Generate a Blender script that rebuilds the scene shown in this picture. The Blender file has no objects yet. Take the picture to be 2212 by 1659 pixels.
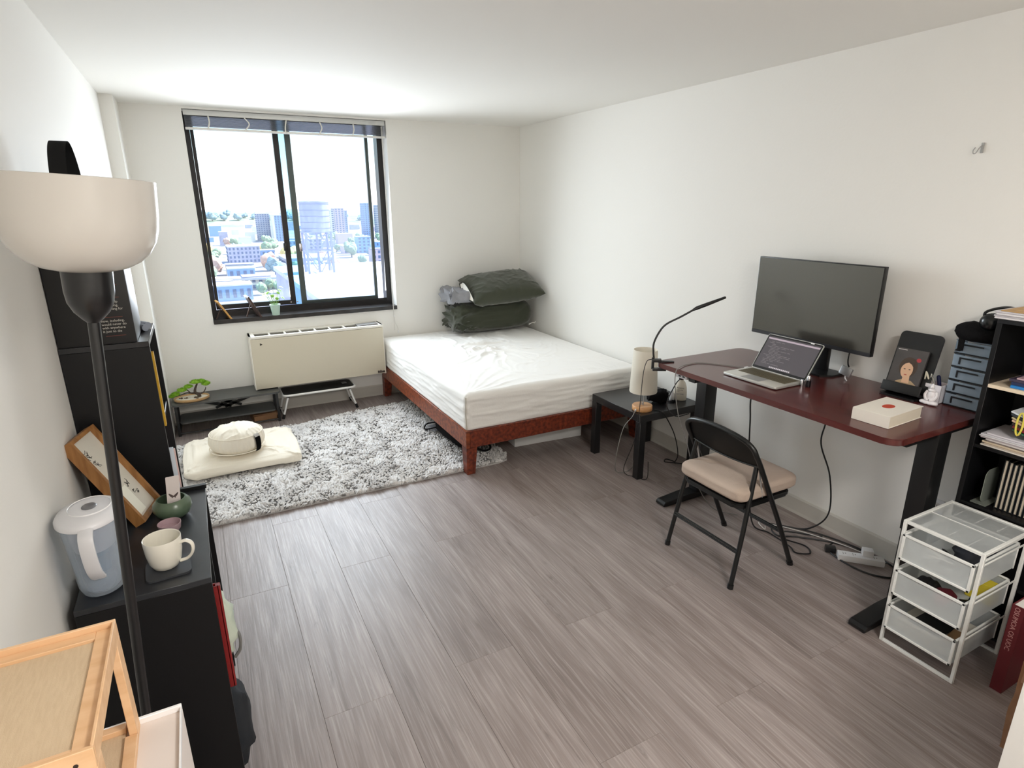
import bpy, bmesh, math, random
from mathutils import Vector, Matrix, noise, Euler

SC = bpy.context.scene
COL = SC.collection
R = math.radians

# ------------------------------------------------------------------ camera, sky, sun, daylight, exposure
cam_data = bpy.data.cameras.new('camera')
cam = bpy.data.objects.new('camera', cam_data)
COL.objects.link(cam)
cam_data.sensor_width = 36.0
cam_data.lens = 36.0 * 1276.7 / 2212
cam_data.clip_start = 0.02
cam_data.clip_end = 20000
YAW, PIT, ROL = 0.48325625, 0.29475068, -0.00441635
_f = Vector((math.sin(YAW) * math.cos(PIT), math.cos(YAW) * math.cos(PIT), -math.sin(PIT)))
_r = Vector((math.cos(YAW), -math.sin(YAW), 0))
_u = _r.cross(_f)
_c, _s = math.cos(ROL), math.sin(ROL)
_r2, _u2 = _c * _r + _s * _u, -_s * _r + _c * _u
m = Matrix((_r2, _u2, -_f)).transposed().to_4x4()
m.translation = Vector((0, 0, 1.75))
cam.matrix_world = m
SC.camera = cam

world = bpy.data.worlds.new('sky')
SC.world = world
world.use_nodes = True
_nt = world.node_tree
_nt.nodes.clear()
_out = _nt.nodes.new('ShaderNodeOutputWorld')
_bg = _nt.nodes.new('ShaderNodeBackground')
_bg.inputs['Strength'].default_value = 1.6
_tc = _nt.nodes.new('ShaderNodeTexCoord')
_sx = _nt.nodes.new('ShaderNodeSeparateXYZ')
_rp = _nt.nodes.new('ShaderNodeValToRGB')
_el = _rp.color_ramp.elements
_el[0].position = 0.0
_el[0].color = (1.0, 1.0, 1.0, 1)
_el[1].position = 1.0
_el[1].color = (0.22, 0.45, 0.85, 1)
for _p, _col in ((0.03, (0.95, 0.99, 1.0)), (0.10, (0.56, 0.83, 0.93)), (0.35, (0.42, 0.70, 0.98))):
    _e = _el.new(_p)
    _e.color = (*_col, 1)
_nt.links.new(_tc.outputs['Generated'], _sx.inputs[0])
_nt.links.new(_sx.outputs['Z'], _rp.inputs[0])
_nt.links.new(_rp.outputs[0], _bg.inputs['Color'])
_nt.links.new(_bg.outputs[0], _out.inputs[0])

sun_data = bpy.data.lights.new('sun', 'SUN')
sun_data.energy = 8.0
sun_data.angle = R(0.6)
sun_data.color = (1.0, 0.96, 0.88)
sun = bpy.data.objects.new('sun', sun_data)
COL.objects.link(sun)
sun.rotation_euler = Vector((-0.62, -0.035, -0.78)).to_track_quat('-Z', 'Y').to_euler()

day_data = bpy.data.lights.new('window_daylight', 'AREA')
day_data.shape = 'RECTANGLE'
day_data.size, day_data.size_y = 1.46, 1.28
day_data.energy = 34
day_data.spread = R(150)
day_data.color = (0.88, 0.95, 1.0)
day = bpy.data.objects.new('window_daylight', day_data)
COL.objects.link(day)
day.location = (0.835, 5.50, 1.60)
day.rotation_euler = (R(-81), 0, 0)

room_data = bpy.data.lights.new('fill_light', 'AREA')  # unseen fill added behind the camera to brighten the near part of the room
room_data.shape = 'DISK'
room_data.size = 0.6
room_data.energy = 37
room_data.color = (1.0, 0.96, 0.91)
room = bpy.data.objects.new('fill_light', room_data)
COL.objects.link(room)
room.location = (1.0, -0.5, 2.40)

SC.view_settings.view_transform = 'Standard'
SC.view_settings.look = 'None'
SC.view_settings.gamma = 1
SC.view_settings.use_curve_mapping = False
SC.view_settings.exposure = 0.58
SC.cycles.max_bounces = 12
SC.cycles.diffuse_bounces = 8
SC.cycles.transparent_max_bounces = 16
SC.cycles.caustics_reflective = False
SC.cycles.caustics_refractive = False
SC.cycles.sample_clamp_indirect = 6
SC.cycles.use_denoising = True
try:
    SC.cycles.denoiser = 'OPENIMAGEDENOISE'
except Exception:
    pass

# ------------------------------------------------------------------ materials
MATS = {}


def srgb(c):
    return tuple((v / 12.92 if v <= 0.04045 else ((v + 0.055) / 1.055) ** 2.4) for v in c)


def mat(name, col, rough=0.5, metal=0.0, spec=0.5, var=None, bump=None, coat=0.0, sheen=0.0, transp=0.0, emit=None, col2=None, trans=0.0):
    """Principled material; col in 0-255 sRGB. var=(scale xyz, amount) mixes towards col2 (or darker); bump=(scale xyz, strength)."""
    if name in MATS:
        return MATS[name]
    mt = bpy.data.materials.new(name)
    mt.use_nodes = True
    nt = mt.node_tree
    b = nt.nodes['Principled BSDF']
    c = srgb([v / 255 for v in col])
    b.inputs['Base Color'].default_value = (*c, 1)
    b.inputs['Roughness'].default_value = rough
    b.inputs['Metallic'].default_value = metal
    b.inputs['Specular IOR Level'].default_value = spec
    if coat:
        b.inputs['Coat Weight'].default_value = coat
        b.inputs['Coat Roughness'].default_value = 0.08
    if sheen:
        b.inputs['Sheen Weight'].default_value = sheen
    if trans:
        b.inputs['Transmission Weight'].default_value = trans
    if emit:
        b.inputs['Emission Color'].default_value = (*srgb([v / 255 for v in emit[0]]), 1)
        b.inputs['Emission Strength'].default_value = emit[1]
    if var or bump:
        tc = nt.nodes.new('ShaderNodeTexCoord')
        def nz(scale, detail=4):
            mp = nt.nodes.new('ShaderNodeMapping')
            sc3 = scale if isinstance(scale, (tuple, list)) else (scale,) * 3
            mp.inputs['Scale'].default_value = sc3
            nt.links.new(tc.outputs['Object'], mp.inputs[0])
            n = nt.nodes.new('ShaderNodeTexNoise')
            n.inputs['Scale'].default_value = 1
            n.inputs['Detail'].default_value = detail
            nt.links.new(mp.outputs[0], n.inputs['Vector'])
            return n
        if var:
            n = nz(var[0])
            mr = nt.nodes.new('ShaderNodeMapRange')
            mr.inputs[1].default_value = 0.35
            mr.inputs[2].default_value = 0.65
            mr.inputs[3].default_value = 0
            mr.inputs[4].default_value = var[1]
            nt.links.new(n.outputs[0], mr.inputs[0])
            mx = nt.nodes.new('ShaderNodeMix')
            mx.data_type = 'RGBA'
            mx.inputs[6].default_value = (*c, 1)
            c2 = srgb([v / 255 for v in col2]) if col2 else tuple(v * 0.45 for v in c)
            mx.inputs[7].default_value = (*c2, 1)
            nt.links.new(mr.outputs[0], mx.inputs[0])
            nt.links.new(mx.outputs[2], b.inputs['Base Color'])
        if bump:
            n = nz(bump[0], 3)
            bp = nt.nodes.new('ShaderNodeBump')
            bp.inputs['Strength'].default_value = bump[1]
            bp.inputs['Distance'].default_value = 0.01
            nt.links.new(n.outputs[0], bp.inputs['Height'])
            nt.links.new(bp.outputs[0], b.inputs['Normal'])
    if transp:
        tr = nt.nodes.new('ShaderNodeBsdfTransparent')
        ms = nt.nodes.new('ShaderNodeMixShader')
        ms.inputs[0].default_value = transp
        o = nt.nodes['Material Output']
        nt.links.new(b.outputs[0], ms.inputs[1])
        nt.links.new(tr.outputs[0], ms.inputs[2])
        nt.links.new(ms.outputs[0], o.inputs[0])
    MATS[name] = mt
    return mt


def glass_pane(name, haze, tint=(1, 1, 1)):
    mt = bpy.data.materials.new(name)
    mt.use_nodes = True
    nt = mt.node_tree
    nt.nodes.clear()
    o = nt.nodes.new('ShaderNodeOutputMaterial')
    tr = nt.nodes.new('ShaderNodeBsdfTransparent')
    tr.inputs[0].default_value = (*tint, 1)
    gl = nt.nodes.new('ShaderNodeBsdfGlossy')
    gl.inputs['Roughness'].default_value = 0.02
    m1 = nt.nodes.new('ShaderNodeMixShader')
    m1.inputs[0].default_value = 0.05
    nt.links.new(tr.outputs[0], m1.inputs[1])
    nt.links.new(gl.outputs[0], m1.inputs[2])
    tl = nt.nodes.new('ShaderNodeBsdfTranslucent')
    tl.inputs[0].default_value = (0.9, 0.92, 1.0, 1)
    m2 = nt.nodes.new('ShaderNodeMixShader')
    m2.inputs[0].default_value = haze
    nt.links.new(m1.outputs[0], m2.inputs[1])
    nt.links.new(tl.outputs[0], m2.inputs[2])
    nt.links.new(m2.outputs[0], o.inputs[0])
    return mt


def clear_plastic(name, tint, opac, rough=0.1):
    """Transparent plastic: mostly see-through with a gloss coat and a little body colour."""
    mt = bpy.data.materials.new(name)
    mt.use_nodes = True
    nt = mt.node_tree
    b = nt.nodes['Principled BSDF']
    b.inputs['Base Color'].default_value = (*srgb([v / 255 for v in tint]), 1)
    b.inputs['Roughness'].default_value = rough
    o = nt.nodes['Material Output']
    tr = nt.nodes.new('ShaderNodeBsdfTransparent')
    tr.inputs[0].default_value = (0.95, 0.97, 1.0, 1)
    lw = nt.nodes.new('ShaderNodeLayerWeight')
    lw.inputs[0].default_value = 0.35
    mr = nt.nodes.new('ShaderNodeMapRange')
    mr.inputs[3].default_value = opac
    mr.inputs[4].default_value = min(1, opac + 0.5)
    nt.links.new(lw.outputs['Facing'], mr.inputs[0])
    ms = nt.nodes.new('ShaderNodeMixShader')
    nt.links.new(mr.outputs[0], ms.inputs[0])
    nt.links.new(tr.outputs[0], ms.inputs[1])
    nt.links.new(b.outputs[0], ms.inputs[2])
    nt.links.new(ms.outputs[0], o.inputs[0])
    return mt


def mesh_cloth(name, col, cell, wire):
    """Woven wire mesh: a fine grid of threads with see-through cells."""
    mt = bpy.data.materials.new(name)
    mt.use_nodes = True
    nt = mt.node_tree
    b = nt.nodes['Principled BSDF']
    b.inputs['Base Color'].default_value = (*srgb([v / 255 for v in col]), 1)
    b.inputs['Roughness'].default_value = 0.4
    o = nt.nodes['Material Output']
    tr = nt.nodes.new('ShaderNodeBsdfTransparent')
    ms = nt.nodes.new('ShaderNodeMixShader')
    ms.inputs[0].default_value = wire
    nt.links.new(tr.outputs[0], ms.inputs[1])
    nt.links.new(b.outputs[0], ms.inputs[2])
    nt.links.new(ms.outputs[0], o.inputs[0])
    return mt


def floor_mat():
    mt = bpy.data.materials.new('floor_plank_wood')
    mt.use_nodes = True
    nt = mt.node_tree
    b = nt.nodes['Principled BSDF']
    N = nt.nodes.new
    L = nt.links.new
    tc = N('ShaderNodeTexCoord')
    oi = N('ShaderNodeObjectInfo')
    mul = N('ShaderNodeMath'); mul.operation = 'MULTIPLY'; mul.inputs[1].default_value = 37.0
    L(oi.outputs['Random'], mul.inputs[0])
    cb = N('ShaderNodeCombineXYZ')
    L(mul.outputs[0], cb.inputs[0]); L(mul.outputs[0], cb.inputs[1]); L(mul.outputs[0], cb.inputs[2])
    ad = N('ShaderNodeVectorMath'); ad.operation = 'ADD'
    L(tc.outputs['Object'], ad.inputs[0]); L(cb.outputs[0], ad.inputs[1])
    def ns(scale, detail, dist=0.0, rough=0.6):
        mp = N('ShaderNodeMapping'); mp.inputs['Scale'].default_value = scale
        L(ad.outputs[0], mp.inputs[0])
        n = N('ShaderNodeTexNoise'); n.inputs['Scale'].default_value = 1; n.inputs['Detail'].default_value = detail
        n.inputs['Distortion'].default_value = dist; n.inputs['Roughness'].default_value = rough
        L(mp.outputs[0], n.inputs['Vector'])
        return n
    broad = ns((9, 0.9, 1), 3, 1.2)
    fine = ns((150, 4.0, 1), 4, 0.3)
    dark = ns((20, 1.3, 1), 5, 2.2, 0.7)
    ring = N('ShaderNodeTexWave'); ring.wave_type = 'BANDS'; ring.bands_direction = 'X'
    ring.inputs['Scale'].default_value = 9; ring.inputs['Distortion'].default_value = 9
    ring.inputs['Detail'].default_value = 3; ring.inputs['Detail Scale'].default_value = 0.7
    mp = N('ShaderNodeMapping'); mp.inputs['Scale'].default_value = (1.3, 0.16, 1)
    L(ad.outputs[0], mp.inputs[0]); L(mp.outputs[0], ring.inputs['Vector'])
    r1 = N('ShaderNodeValToRGB')
    e = r1.color_ramp.elements
    e[0].position = 0.30; e[0].color = (*srgb((0.47, 0.42, 0.40)), 1)
    e[1].position = 0.72; e[1].color = (*srgb((0.63, 0.585, 0.57)), 1)
    L(broad.outputs[0], r1.inputs[0])
    def mixin(a, fac_node, lo, hi, amt, colr):
        mr = N('ShaderNodeMapRange'); mr.inputs[1].default_value = lo; mr.inputs[2].default_value = hi
        mr.inputs[3].default_value = 0; mr.inputs[4].default_value = amt
        L(fac_node, mr.inputs[0])
        mx = N('ShaderNodeMix'); mx.data_type = 'RGBA'
        L(mr.outputs[0], mx.inputs[0]); L(a, mx.inputs[6]); mx.inputs[7].default_value = (*srgb(colr), 1)
        return mx.outputs[2]
    c = mixin(r1.outputs[0], ring.outputs['Fac'], 0.55, 0.95, 0.25, (0.52, 0.46, 0.44))
    c = mixin(c, fine.outputs[0], 0.50, 0.72, 0.40, (0.46, 0.41, 0.395))
    c = mixin(c, fine.outputs[0], 0.50, 0.30, 0.30, (0.80, 0.76, 0.74))
    c = mixin(c, dark.outputs[0], 0.60, 0.78, 0.75, (0.30, 0.265, 0.255))
    tn = N('ShaderNodeMix'); tn.data_type = 'RGBA'; tn.blend_type = 'MULTIPLY'; tn.inputs[0].default_value = 1
    mr = N('ShaderNodeMapRange'); mr.inputs[3].default_value = 0.90; mr.inputs[4].default_value = 1.06
    L(oi.outputs['Random'], mr.inputs[0])
    cc = N('ShaderNodeCombineColor')
    for i in range(3):
        L(mr.outputs[0], cc.inputs[i])
    L(c, tn.inputs[6]); L(cc.outputs[0], tn.inputs[7])
    L(tn.outputs[2], b.inputs['Base Color'])
    rr = N('ShaderNodeMapRange'); rr.inputs[3].default_value = 0.36; rr.inputs[4].default_value = 0.50
    b.inputs['Specular IOR Level'].default_value = 0.6
    L(fine.outputs[0], rr.inputs[0]); L(rr.outputs[0], b.inputs['Roughness'])
    bp = N('ShaderNodeBump'); bp.inputs['Strength'].default_value = 0.12; bp.inputs['Distance'].default_value = 0.004
    L(fine.outputs[0], bp.inputs['Height']); L(bp.outputs[0], b.inputs['Normal'])
    return mt


def wood(name, light, dark, scale=(30, 3, 30), rough=0.4, amt=1.0, coat=0.0):
    return mat(name, light, rough, var=(scale, amt), col2=dark, coat=coat)


# ------------------------------------------------------------------ geometry helpers
OFF = {}      # world offset of each object's origin


class G:
    """Collects shapes into one bmesh, in room coordinates."""
    def __init__(s):
        s.b = bmesh.new()

    def box(s, x0, y0, z0, x1, y1, z1, bev=0.0, seg=2, rot=None, piv=None):
        r = bmesh.ops.create_cube(s.b, size=1.0)
        vs = r['verts']
        c = Vector(((x0 + x1) / 2, (y0 + y1) / 2, (z0 + z1) / 2))
        for v in vs:
            v.co = Vector((v.co.x * abs(x1 - x0), v.co.y * abs(y1 - y0), v.co.z * abs(z1 - z0))) + c
        if bev > 0:
            es = list({e for v in vs for e in v.link_edges})
            rb = bmesh.ops.bevel(s.b, geom=es, offset=bev, segments=seg, affect='EDGES', profile=0.6)
            vs = list({v for f in rb['faces'] for v in f.verts} | {v for v in vs if v.is_valid})
        if rot is not None:
            s.rot(vs, rot, piv if piv is not None else c)
        return vs

    def rot(s, vs, rot, piv):
        M = Euler([R(a) for a in rot]).to_matrix()
        piv = Vector(piv)
        for v in vs:
            v.co = M @ (v.co - piv) + piv

    def cyl(s, p0, p1, r0, r1=None, n=16, cap=True):
        r1 = r0 if r1 is None else r1
        p0, p1 = Vector(p0), Vector(p1)
        d = p1 - p0
        q = d.to_track_quat('Z', 'Y').to_matrix()
        a, bb = [], []
        for i in range(n):
            t = 2 * math.pi * i / n
            u = q @ Vector((math.cos(t), math.sin(t), 0))
            a.append(s.b.verts.new(p0 + u * r0))
            bb.append(s.b.verts.new(p1 + u * r1))
        for i in range(n):
            j = (i + 1) % n
            s.b.faces.new((a[i], a[j], bb[j], bb[i]))
        if cap:
            s.b.faces.new(list(reversed(a)))
            s.b.faces.new(bb)
        return a + bb

    def tube(s, pts, r, n=8, closed=False, taper=None):
        pts = [Vector(p) for p in pts]
        N = len(pts)
        rings = []
        up = Vector((0, 0, 1))
        prev = None
        for i, p in enumerate(pts):
            if closed:
                t = (pts[(i + 1) % N] - pts[i - 1]).normalized()
            else:
                t = (pts[min(i + 1, N - 1)] - pts[max(i - 1, 0)]).normalized()
            if prev is None:
                a = t.cross(up)
                if a.length < 1e-3:
                    a = t.cross(Vector((1, 0, 0)))
                a.normalize()
            else:
                a = prev - t * prev.dot(t)
                if a.length < 1e-6:
                    a = t.orthogonal()
                a.normalize()
            prev = a
            b2 = t.cross(a)
            rr = r if taper is None else r * taper[i]
            rings.append([s.b.verts.new(p + (a * math.cos(2 * math.pi * k / n) + b2 * math.sin(2 * math.pi * k / n)) * rr) for k in range(n)])
        for i in range(N if closed else N - 1):
            A, B = rings[i], rings[(i + 1) % N]
            for k in range(n):
                j = (k + 1) % n
                s.b.faces.new((A[k], A[j], B[j], B[k]))
        if not closed:
            s.b.faces.new(list(reversed(rings[0])))
            s.b.faces.new(rings[-1])

    def lathe(s, prof, c, n=32, sx=1.0, sy=1.0, cap0=False, cap1=False, axis=None):
        """prof: list of (radius, z); c: centre (x, y, z0). Radius 0 makes a pole."""
        c = Vector(c)
        rings = []
        for (rad, z) in prof:
            if rad < 1e-6:
                rings.append([s.b.verts.new(c + Vector((0, 0, z)))])
            else:
                rings.append([s.b.verts.new(c + Vector((sx * rad * math.cos(2 * math.pi * k / n), sy * rad * math.sin(2 * math.pi * k / n), z))) for k in range(n)])
        for A, B in zip(rings, rings[1:]):
            for k in range(n):
                j = (k + 1) % n
                if len(A) == 1 and len(B) == 1:
                    continue
                if len(A) == 1:
                    s.b.faces.new((A[0], B[j], B[k]))
                elif len(B) == 1:
                    s.b.faces.new((A[k], A[j], B[0]))
                else:
                    s.b.faces.new((A[k], A[j], B[j], B[k]))
        if cap0 and len(rings[0]) > 1:
            s.b.faces.new(list(reversed(rings[0])))
        if cap1 and len(rings[-1]) > 1:
            s.b.faces.new(rings[-1])
        return [v for r_ in rings for v in r_]

    def ball(s, c, rx, ry=None, rz=None, u=16, v=10, pw=1.0):
        ry = rx if ry is None else ry
        rz = rx if rz is None else rz
        r = bmesh.ops.create_uvsphere(s.b, u_segments=u, v_segments=v, radius=1)
        for w in r['verts']:
            co = w.co
            if pw != 1.0:
                co = Vector([math.copysign(abs(t) ** pw, t) for t in co])
            w.co = Vector((co.x * rx, co.y * ry, co.z * rz)) + Vector(c)
        return r['verts']

    def prism(s, poly, a0, a1, axis='z'):
        """Extrude a 2D polygon along an axis: axis z: (x,y), axis y: (x,z), axis x: (y,z)."""
        def P(p, t):
            return {'z': (p[0], p[1], t), 'y': (p[0], t, p[1]), 'x': (t, p[0], p[1])}[axis]
        A = [s.b.verts.new(P(p, a0)) for p in poly]
        B = [s.b.verts.new(P(p, a1)) for p in poly]
        n = len(poly)
        for i in range(n):
            j = (i + 1) % n
            s.b.faces.new((A[i], A[j], B[j], B[i]))
        s.b.faces.new(list(reversed(A)))
        s.b.faces.new(B)
        return A + B

    def quad(s, *ps):
        vs = [s.b.verts.new(p) for p in ps]
        s.b.faces.new(vs)
        return vs

    def grid(s, fn, nu, nv, closed_u=False):
        rows = [[s.b.verts.new(fn(i / (nu if closed_u else nu - 1), j / (nv - 1))) for i in range(nu)] for j in range(nv)]
        for j in range(nv - 1):
            for i in range(nu if closed_u else nu - 1):
                k = (i + 1) % nu
                s.b.faces.new((rows[j][i], rows[j][k], rows[j + 1][k], rows[j + 1][i]))
        return rows

    def merge(s, d=1e-5):
        bmesh.ops.remove_doubles(s.b, verts=s.b.verts, dist=d)


def obj(name, g, material, parent=None, smooth=True, loc=None, label=None, angle=40, **props):
    """Link one mesh object. Geometry is in room coordinates; the object's origin is its parent's origin or loc."""
    me = bpy.data.meshes.new(name)
    b = g.b if isinstance(g, G) else g
    bmesh.ops.recalc_face_normals(b, faces=b.faces)
    b.to_mesh(me)
    b.free()
    if smooth:
        me.shade_smooth()
        me.set_sharp_from_angle(angle=R(angle))
    if material is not None:
        me.materials.append(material)
    o = bpy.data.objects.new(name, me)
    COL.objects.link(o)
    off = OFF[parent.name] if parent is not None else Vector(loc if loc is not None else (0, 0, 0))
    me.transform(Matrix.Translation(-off))
    if parent is not None:
        o.parent = parent
    else:
        o.location = off
    OFF[o.name] = off
    if label:
        o['label'] = label
    for k, v in props.items():
        o[k] = v
    return o


def thing(name, label, cat, loc=(0, 0, 0), group=None):
    o = bpy.data.objects.new(name, None)
    o.empty_display_size = 0.05
    COL.objects.link(o)
    o.location = loc
    OFF[o.name] = Vector(loc)
    o['label'] = label
    o['category'] = cat
    if group:
        o['group'] = group
    return o


def tag(o, label, cat, group=None):
    o['label'] = label
    o['category'] = cat
    if group:
        o['group'] = group
    return o


def struct(name, g, material, **k):
    o = obj(name, g, material, **k)
    o['kind'] = 'structure'
    return o


def dup(src, loc, label=None, rotz=0.0):
    """Copy a thing with its parts and sub-parts."""
    r = src.copy()
    COL.objects.link(r)
    r.location = loc
    r.rotation_euler = (0, 0, rotz)
    OFF[r.name] = Vector(loc)
    if label:
        r['label'] = label
    for ch in list(src.children):
        c = ch.copy(); COL.objects.link(c); c.parent = r
        for gch in ch.children:
            d = gch.copy(); COL.objects.link(d); d.parent = c
    return r


def text_part(name, body, size, M, material, parent, ext=0.0004, align='LEFT', shear=0):
    """Flat lettering: the built-in font turned into a mesh and placed with matrix M (room coordinates)."""
    cu = bpy.data.curves.new(name, 'FONT')
    cu.body = body
    cu.size = size
    cu.extrude = ext
    cu.align_x = align
    cu.shear = shear
    cu.resolution_u = 3
    to = bpy.data.objects.new('lettering_source', cu)
    COL.objects.link(to)
    dg = bpy.context.evaluated_depsgraph_get()
    me = bpy.data.meshes.new_from_object(to.evaluated_get(dg))
    bpy.data.objects.remove(to)
    bpy.data.curves.remove(cu)
    me.name = name
    me.transform(Matrix.Translation(-OFF[parent.name]) @ M)
    me.materials.clear()
    me.materials.append(material)
    o = bpy.data.objects.new(name, me)
    COL.objects.link(o)
    o.parent = parent
    OFF[o.name] = OFF[parent.name]
    return o


def frame_m(origin, xdir, ydir):
    x = Vector(xdir).normalized()
    y = Vector(ydir)
    y = (y - x * y.dot(x)).normalized()
    z = x.cross(y)
    M = Matrix((x, y, z)).transposed().to_4x4()
    M.translation = Vector(origin)
    return M


def spline(pts, n=8):
    """Catmull-Rom through points."""
    P = [Vector(p) for p in pts]
    P = [P[0] * 2 - P[1]] + P + [P[-1] * 2 - P[-2]]
    out = []
    for i in range(1, len(P) - 2):
        a, b, c, d = P[i - 1:i + 3]
        for k in range(n):
            t = k / n
            out.append(0.5 * ((2 * b) + (c - a) * t + (2 * a - 5 * b + 4 * c - d) * t * t + (3 * b - a - 3 * c + d) * t ** 3))
    out.append(P[-2])
    return out


def cable(name, pts, r, material, label, n=8, parent=None, cat='cable'):
    g = G()
    g.tube(spline(pts, n), r, 6)
    o = obj(name, g, material, parent=parent, loc=None if parent else pts[0])
    if parent is None:
        tag(o, label, cat)
    return o


def rounded_rect(x0, y0, x1, y1, r, n=6):
    out = []
    for (cx, cy, a0) in ((x1 - r, y1 - r, 0), (x0 + r, y1 - r, 90), (x0 + r, y0 + r, 180), (x1 - r, y0 + r, 270)):
        for k in range(n + 1):
            a = R(a0 + 90 * k / n)
            out.append((cx + r * math.cos(a), cy + r * math.sin(a)))
    return out
# ------------------------------------------------------------------ shared materials
WALL = mat('white_wall_paint', (236, 234, 229), 0.65, spec=0.3, bump=(60, 0.05))
CEIL = mat('ceiling_paint', (238, 236, 231), 0.8, spec=0.2)
TRIM = mat('grey_vinyl_base', (196, 192, 184), 0.45)
BLACK = mat('black_melamine', (14, 14, 16), 0.42, spec=0.35)
BLACKTOP = mat('black_laminate_top', (30, 31, 34), 0.30, spec=0.5, var=(6, 0.25), col2=(48, 49, 52))
BLACKMETAL = mat('black_powder_coat', (16, 16, 17), 0.38, spec=0.5)
BLACKPLASTIC = mat('black_plastic', (18, 18, 19), 0.35)
BLACKFABRIC = mat('black_fabric', (22, 21, 22), 0.9, spec=0.1, bump=(300, 0.3))
DARKALU = mat('dark_bronze_aluminium', (34, 31, 31), 0.35, metal=0.3)
WHITEPLASTIC = mat('white_plastic', (235, 235, 236), 0.3)
WHITEMETAL = mat('white_enamel', (232, 232, 230), 0.35)
CHROME = mat('chrome', (200, 200, 205), 0.15, metal=1.0)
ALU = mat('silver_aluminium', (196, 197, 198), 0.35, metal=0.8)
PAPER = mat('white_paper', (228, 225, 220), 0.8, spec=0.2)
CREAMPAPER = mat('cream_paper', (214, 202, 182), 0.8, spec=0.2)
CABLE = mat('black_cable', (20, 20, 22), 0.5)
CABLEW = mat('white_cable', (215, 212, 206), 0.5)
CABLEG = mat('grey_cable', (130, 128, 124), 0.5)

XL, XR, YB, YF, ZC = -0.42, 2.93, 5.40, -1.30, 2.461

# ------------------------------------------------------------------ room shell
g = G(); g.box(XL - 0.3, YF - 0.3, -0.14, XR + 0.3, YB + 0.35, -0.0105)
floor = struct('floor', g, mat('floor_underlay', (60, 54, 50), 0.9), smooth=False)
PLANK = floor_mat()
PW, PL = 0.2542, 1.505
offs = {-3: 1.18, -2: 1.79, -1: 1.18, 0: 2.67, 1: 1.79, 2: 2.686, 3: 1.80, 4: 1.186, 5: 1.80, 6: 1.175, 7: 1.798, 8: 1.17, 9: 1.80, 10: 2.68, 11: 1.79, 12: 1.18}
plank_mesh = {}
for k, y0 in offs.items():
    xa = 0.179 + PW * (k - 1)
    xb = xa + PW
    xa, xb = max(xa, XL), min(xb, XR)
    if xb - xa < 0.02:
        continue
    ys = [y0 + PL * i for i in range(-4, 5)]
    for a, b in zip(ys, ys[1:]):
        a, b = max(a, YF), min(b, YB)
        if b - a < 0.03:
            continue
        key = (round(xb - xa, 4), round(b - a, 4))
        if key not in plank_mesh:
            g = G(); w, l = xb - xa, b - a
            g.box(-w / 2 + 0.0003, -l / 2 + 0.0003, -0.010, w / 2 - 0.0003, l / 2 - 0.0003, 0, bev=0.0006, seg=1)
            me = bpy.data.meshes.new('plank')
            g.b.to_mesh(me); g.b.free()
            me.materials.append(PLANK)
            plank_mesh[key] = me
        o = bpy.data.objects.new('plank', plank_mesh[key])
        COL.objects.link(o)
        o.parent = floor
        o.location = ((xa + xb) / 2, (a + b) / 2, 0)
        OFF[o.name] = Vector(o.location)

g = G(); g.box(XL - 0.2, YF - 0.2, -0.01, XL, YB + 0.35, ZC)
struct('wall_left', g, WALL, smooth=False)
g = G(); g.box(XR, YF - 0.2, -0.01, XR + 0.2, YB + 0.35, ZC)
struct('wall_right', g, WALL, smooth=False)
g = G(); g.box(XL, YF - 0.2, -0.01, XR, YF, ZC)
struct('wall_front', g, WALL, smooth=False)
g = G(); g.box(XL - 0.2, YF - 0.2, ZC, XR + 0.2, YB + 0.35, ZC + 0.2)
struct('ceiling', g, CEIL, smooth=False)
WX0, WX1, WZ0, WZ1 = 0.06, 1.615, 0.82, 2.447
g = G()
g.box(XL, YB, -0.01, WX0, YB + 0.3, ZC)
g.box(WX1, YB, -0.01, XR, YB + 0.3, ZC)
g.box(WX0, YB, -0.01, WX1, YB + 0.3, WZ0)
g.box(WX0, YB, WZ1, WX1, YB + 0.3, ZC)
struct('wall_back', g, WALL, smooth=False)
g = G(); g.box(XL, 5.045, 0, -0.338, YB, ZC)
struct('trim_1', g, WALL, smooth=False)
g = G(); g.prism([(0, 0.0), (0.009, 0.0), (0.009, 0.096), (0.004, 0.104), (0, 0.104)], 0, 1, 'y')
def base_board(name, p0, p1, nrm):
    g = G()
    d = Vector(p1) - Vector(p0)
    n = Vector(nrm)
    prof = [(0, 0.0), (0.012, 0.0), (0.009, 0.018), (0.009, 0.094), (0.003, 0.104), (0, 0.104)]
    A = [g.b.verts.new(Vector(p0) + n * a + Vector((0, 0, z))) for a, z in prof]
    B = [g.b.verts.new(Vector(p1) + n * a + Vector((0, 0, z))) for a, z in prof]
    for i in range(len(prof)):
        j = (i + 1) % len(prof)
        g.b.faces.new((A[i], A[j], B[j], B[i]))
    g.b.faces.new(A); g.b.faces.new(list(reversed(B)))
    return struct(name, g, TRIM, smooth=False)
base_board('baseboard_right', (XR, YF, 0.0002), (XR, YB, 0.0002), (-1, 0, 0))
base_board('baseboard_back', (-0.338, YB, 0.0002), (XR - 0.012, YB, 0.0002), (0, -1, 0))
base_board('baseboard_left', (XL, YF, 0.0002), (XL, 5.045, 0.0002), (1, 0, 0))

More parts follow.
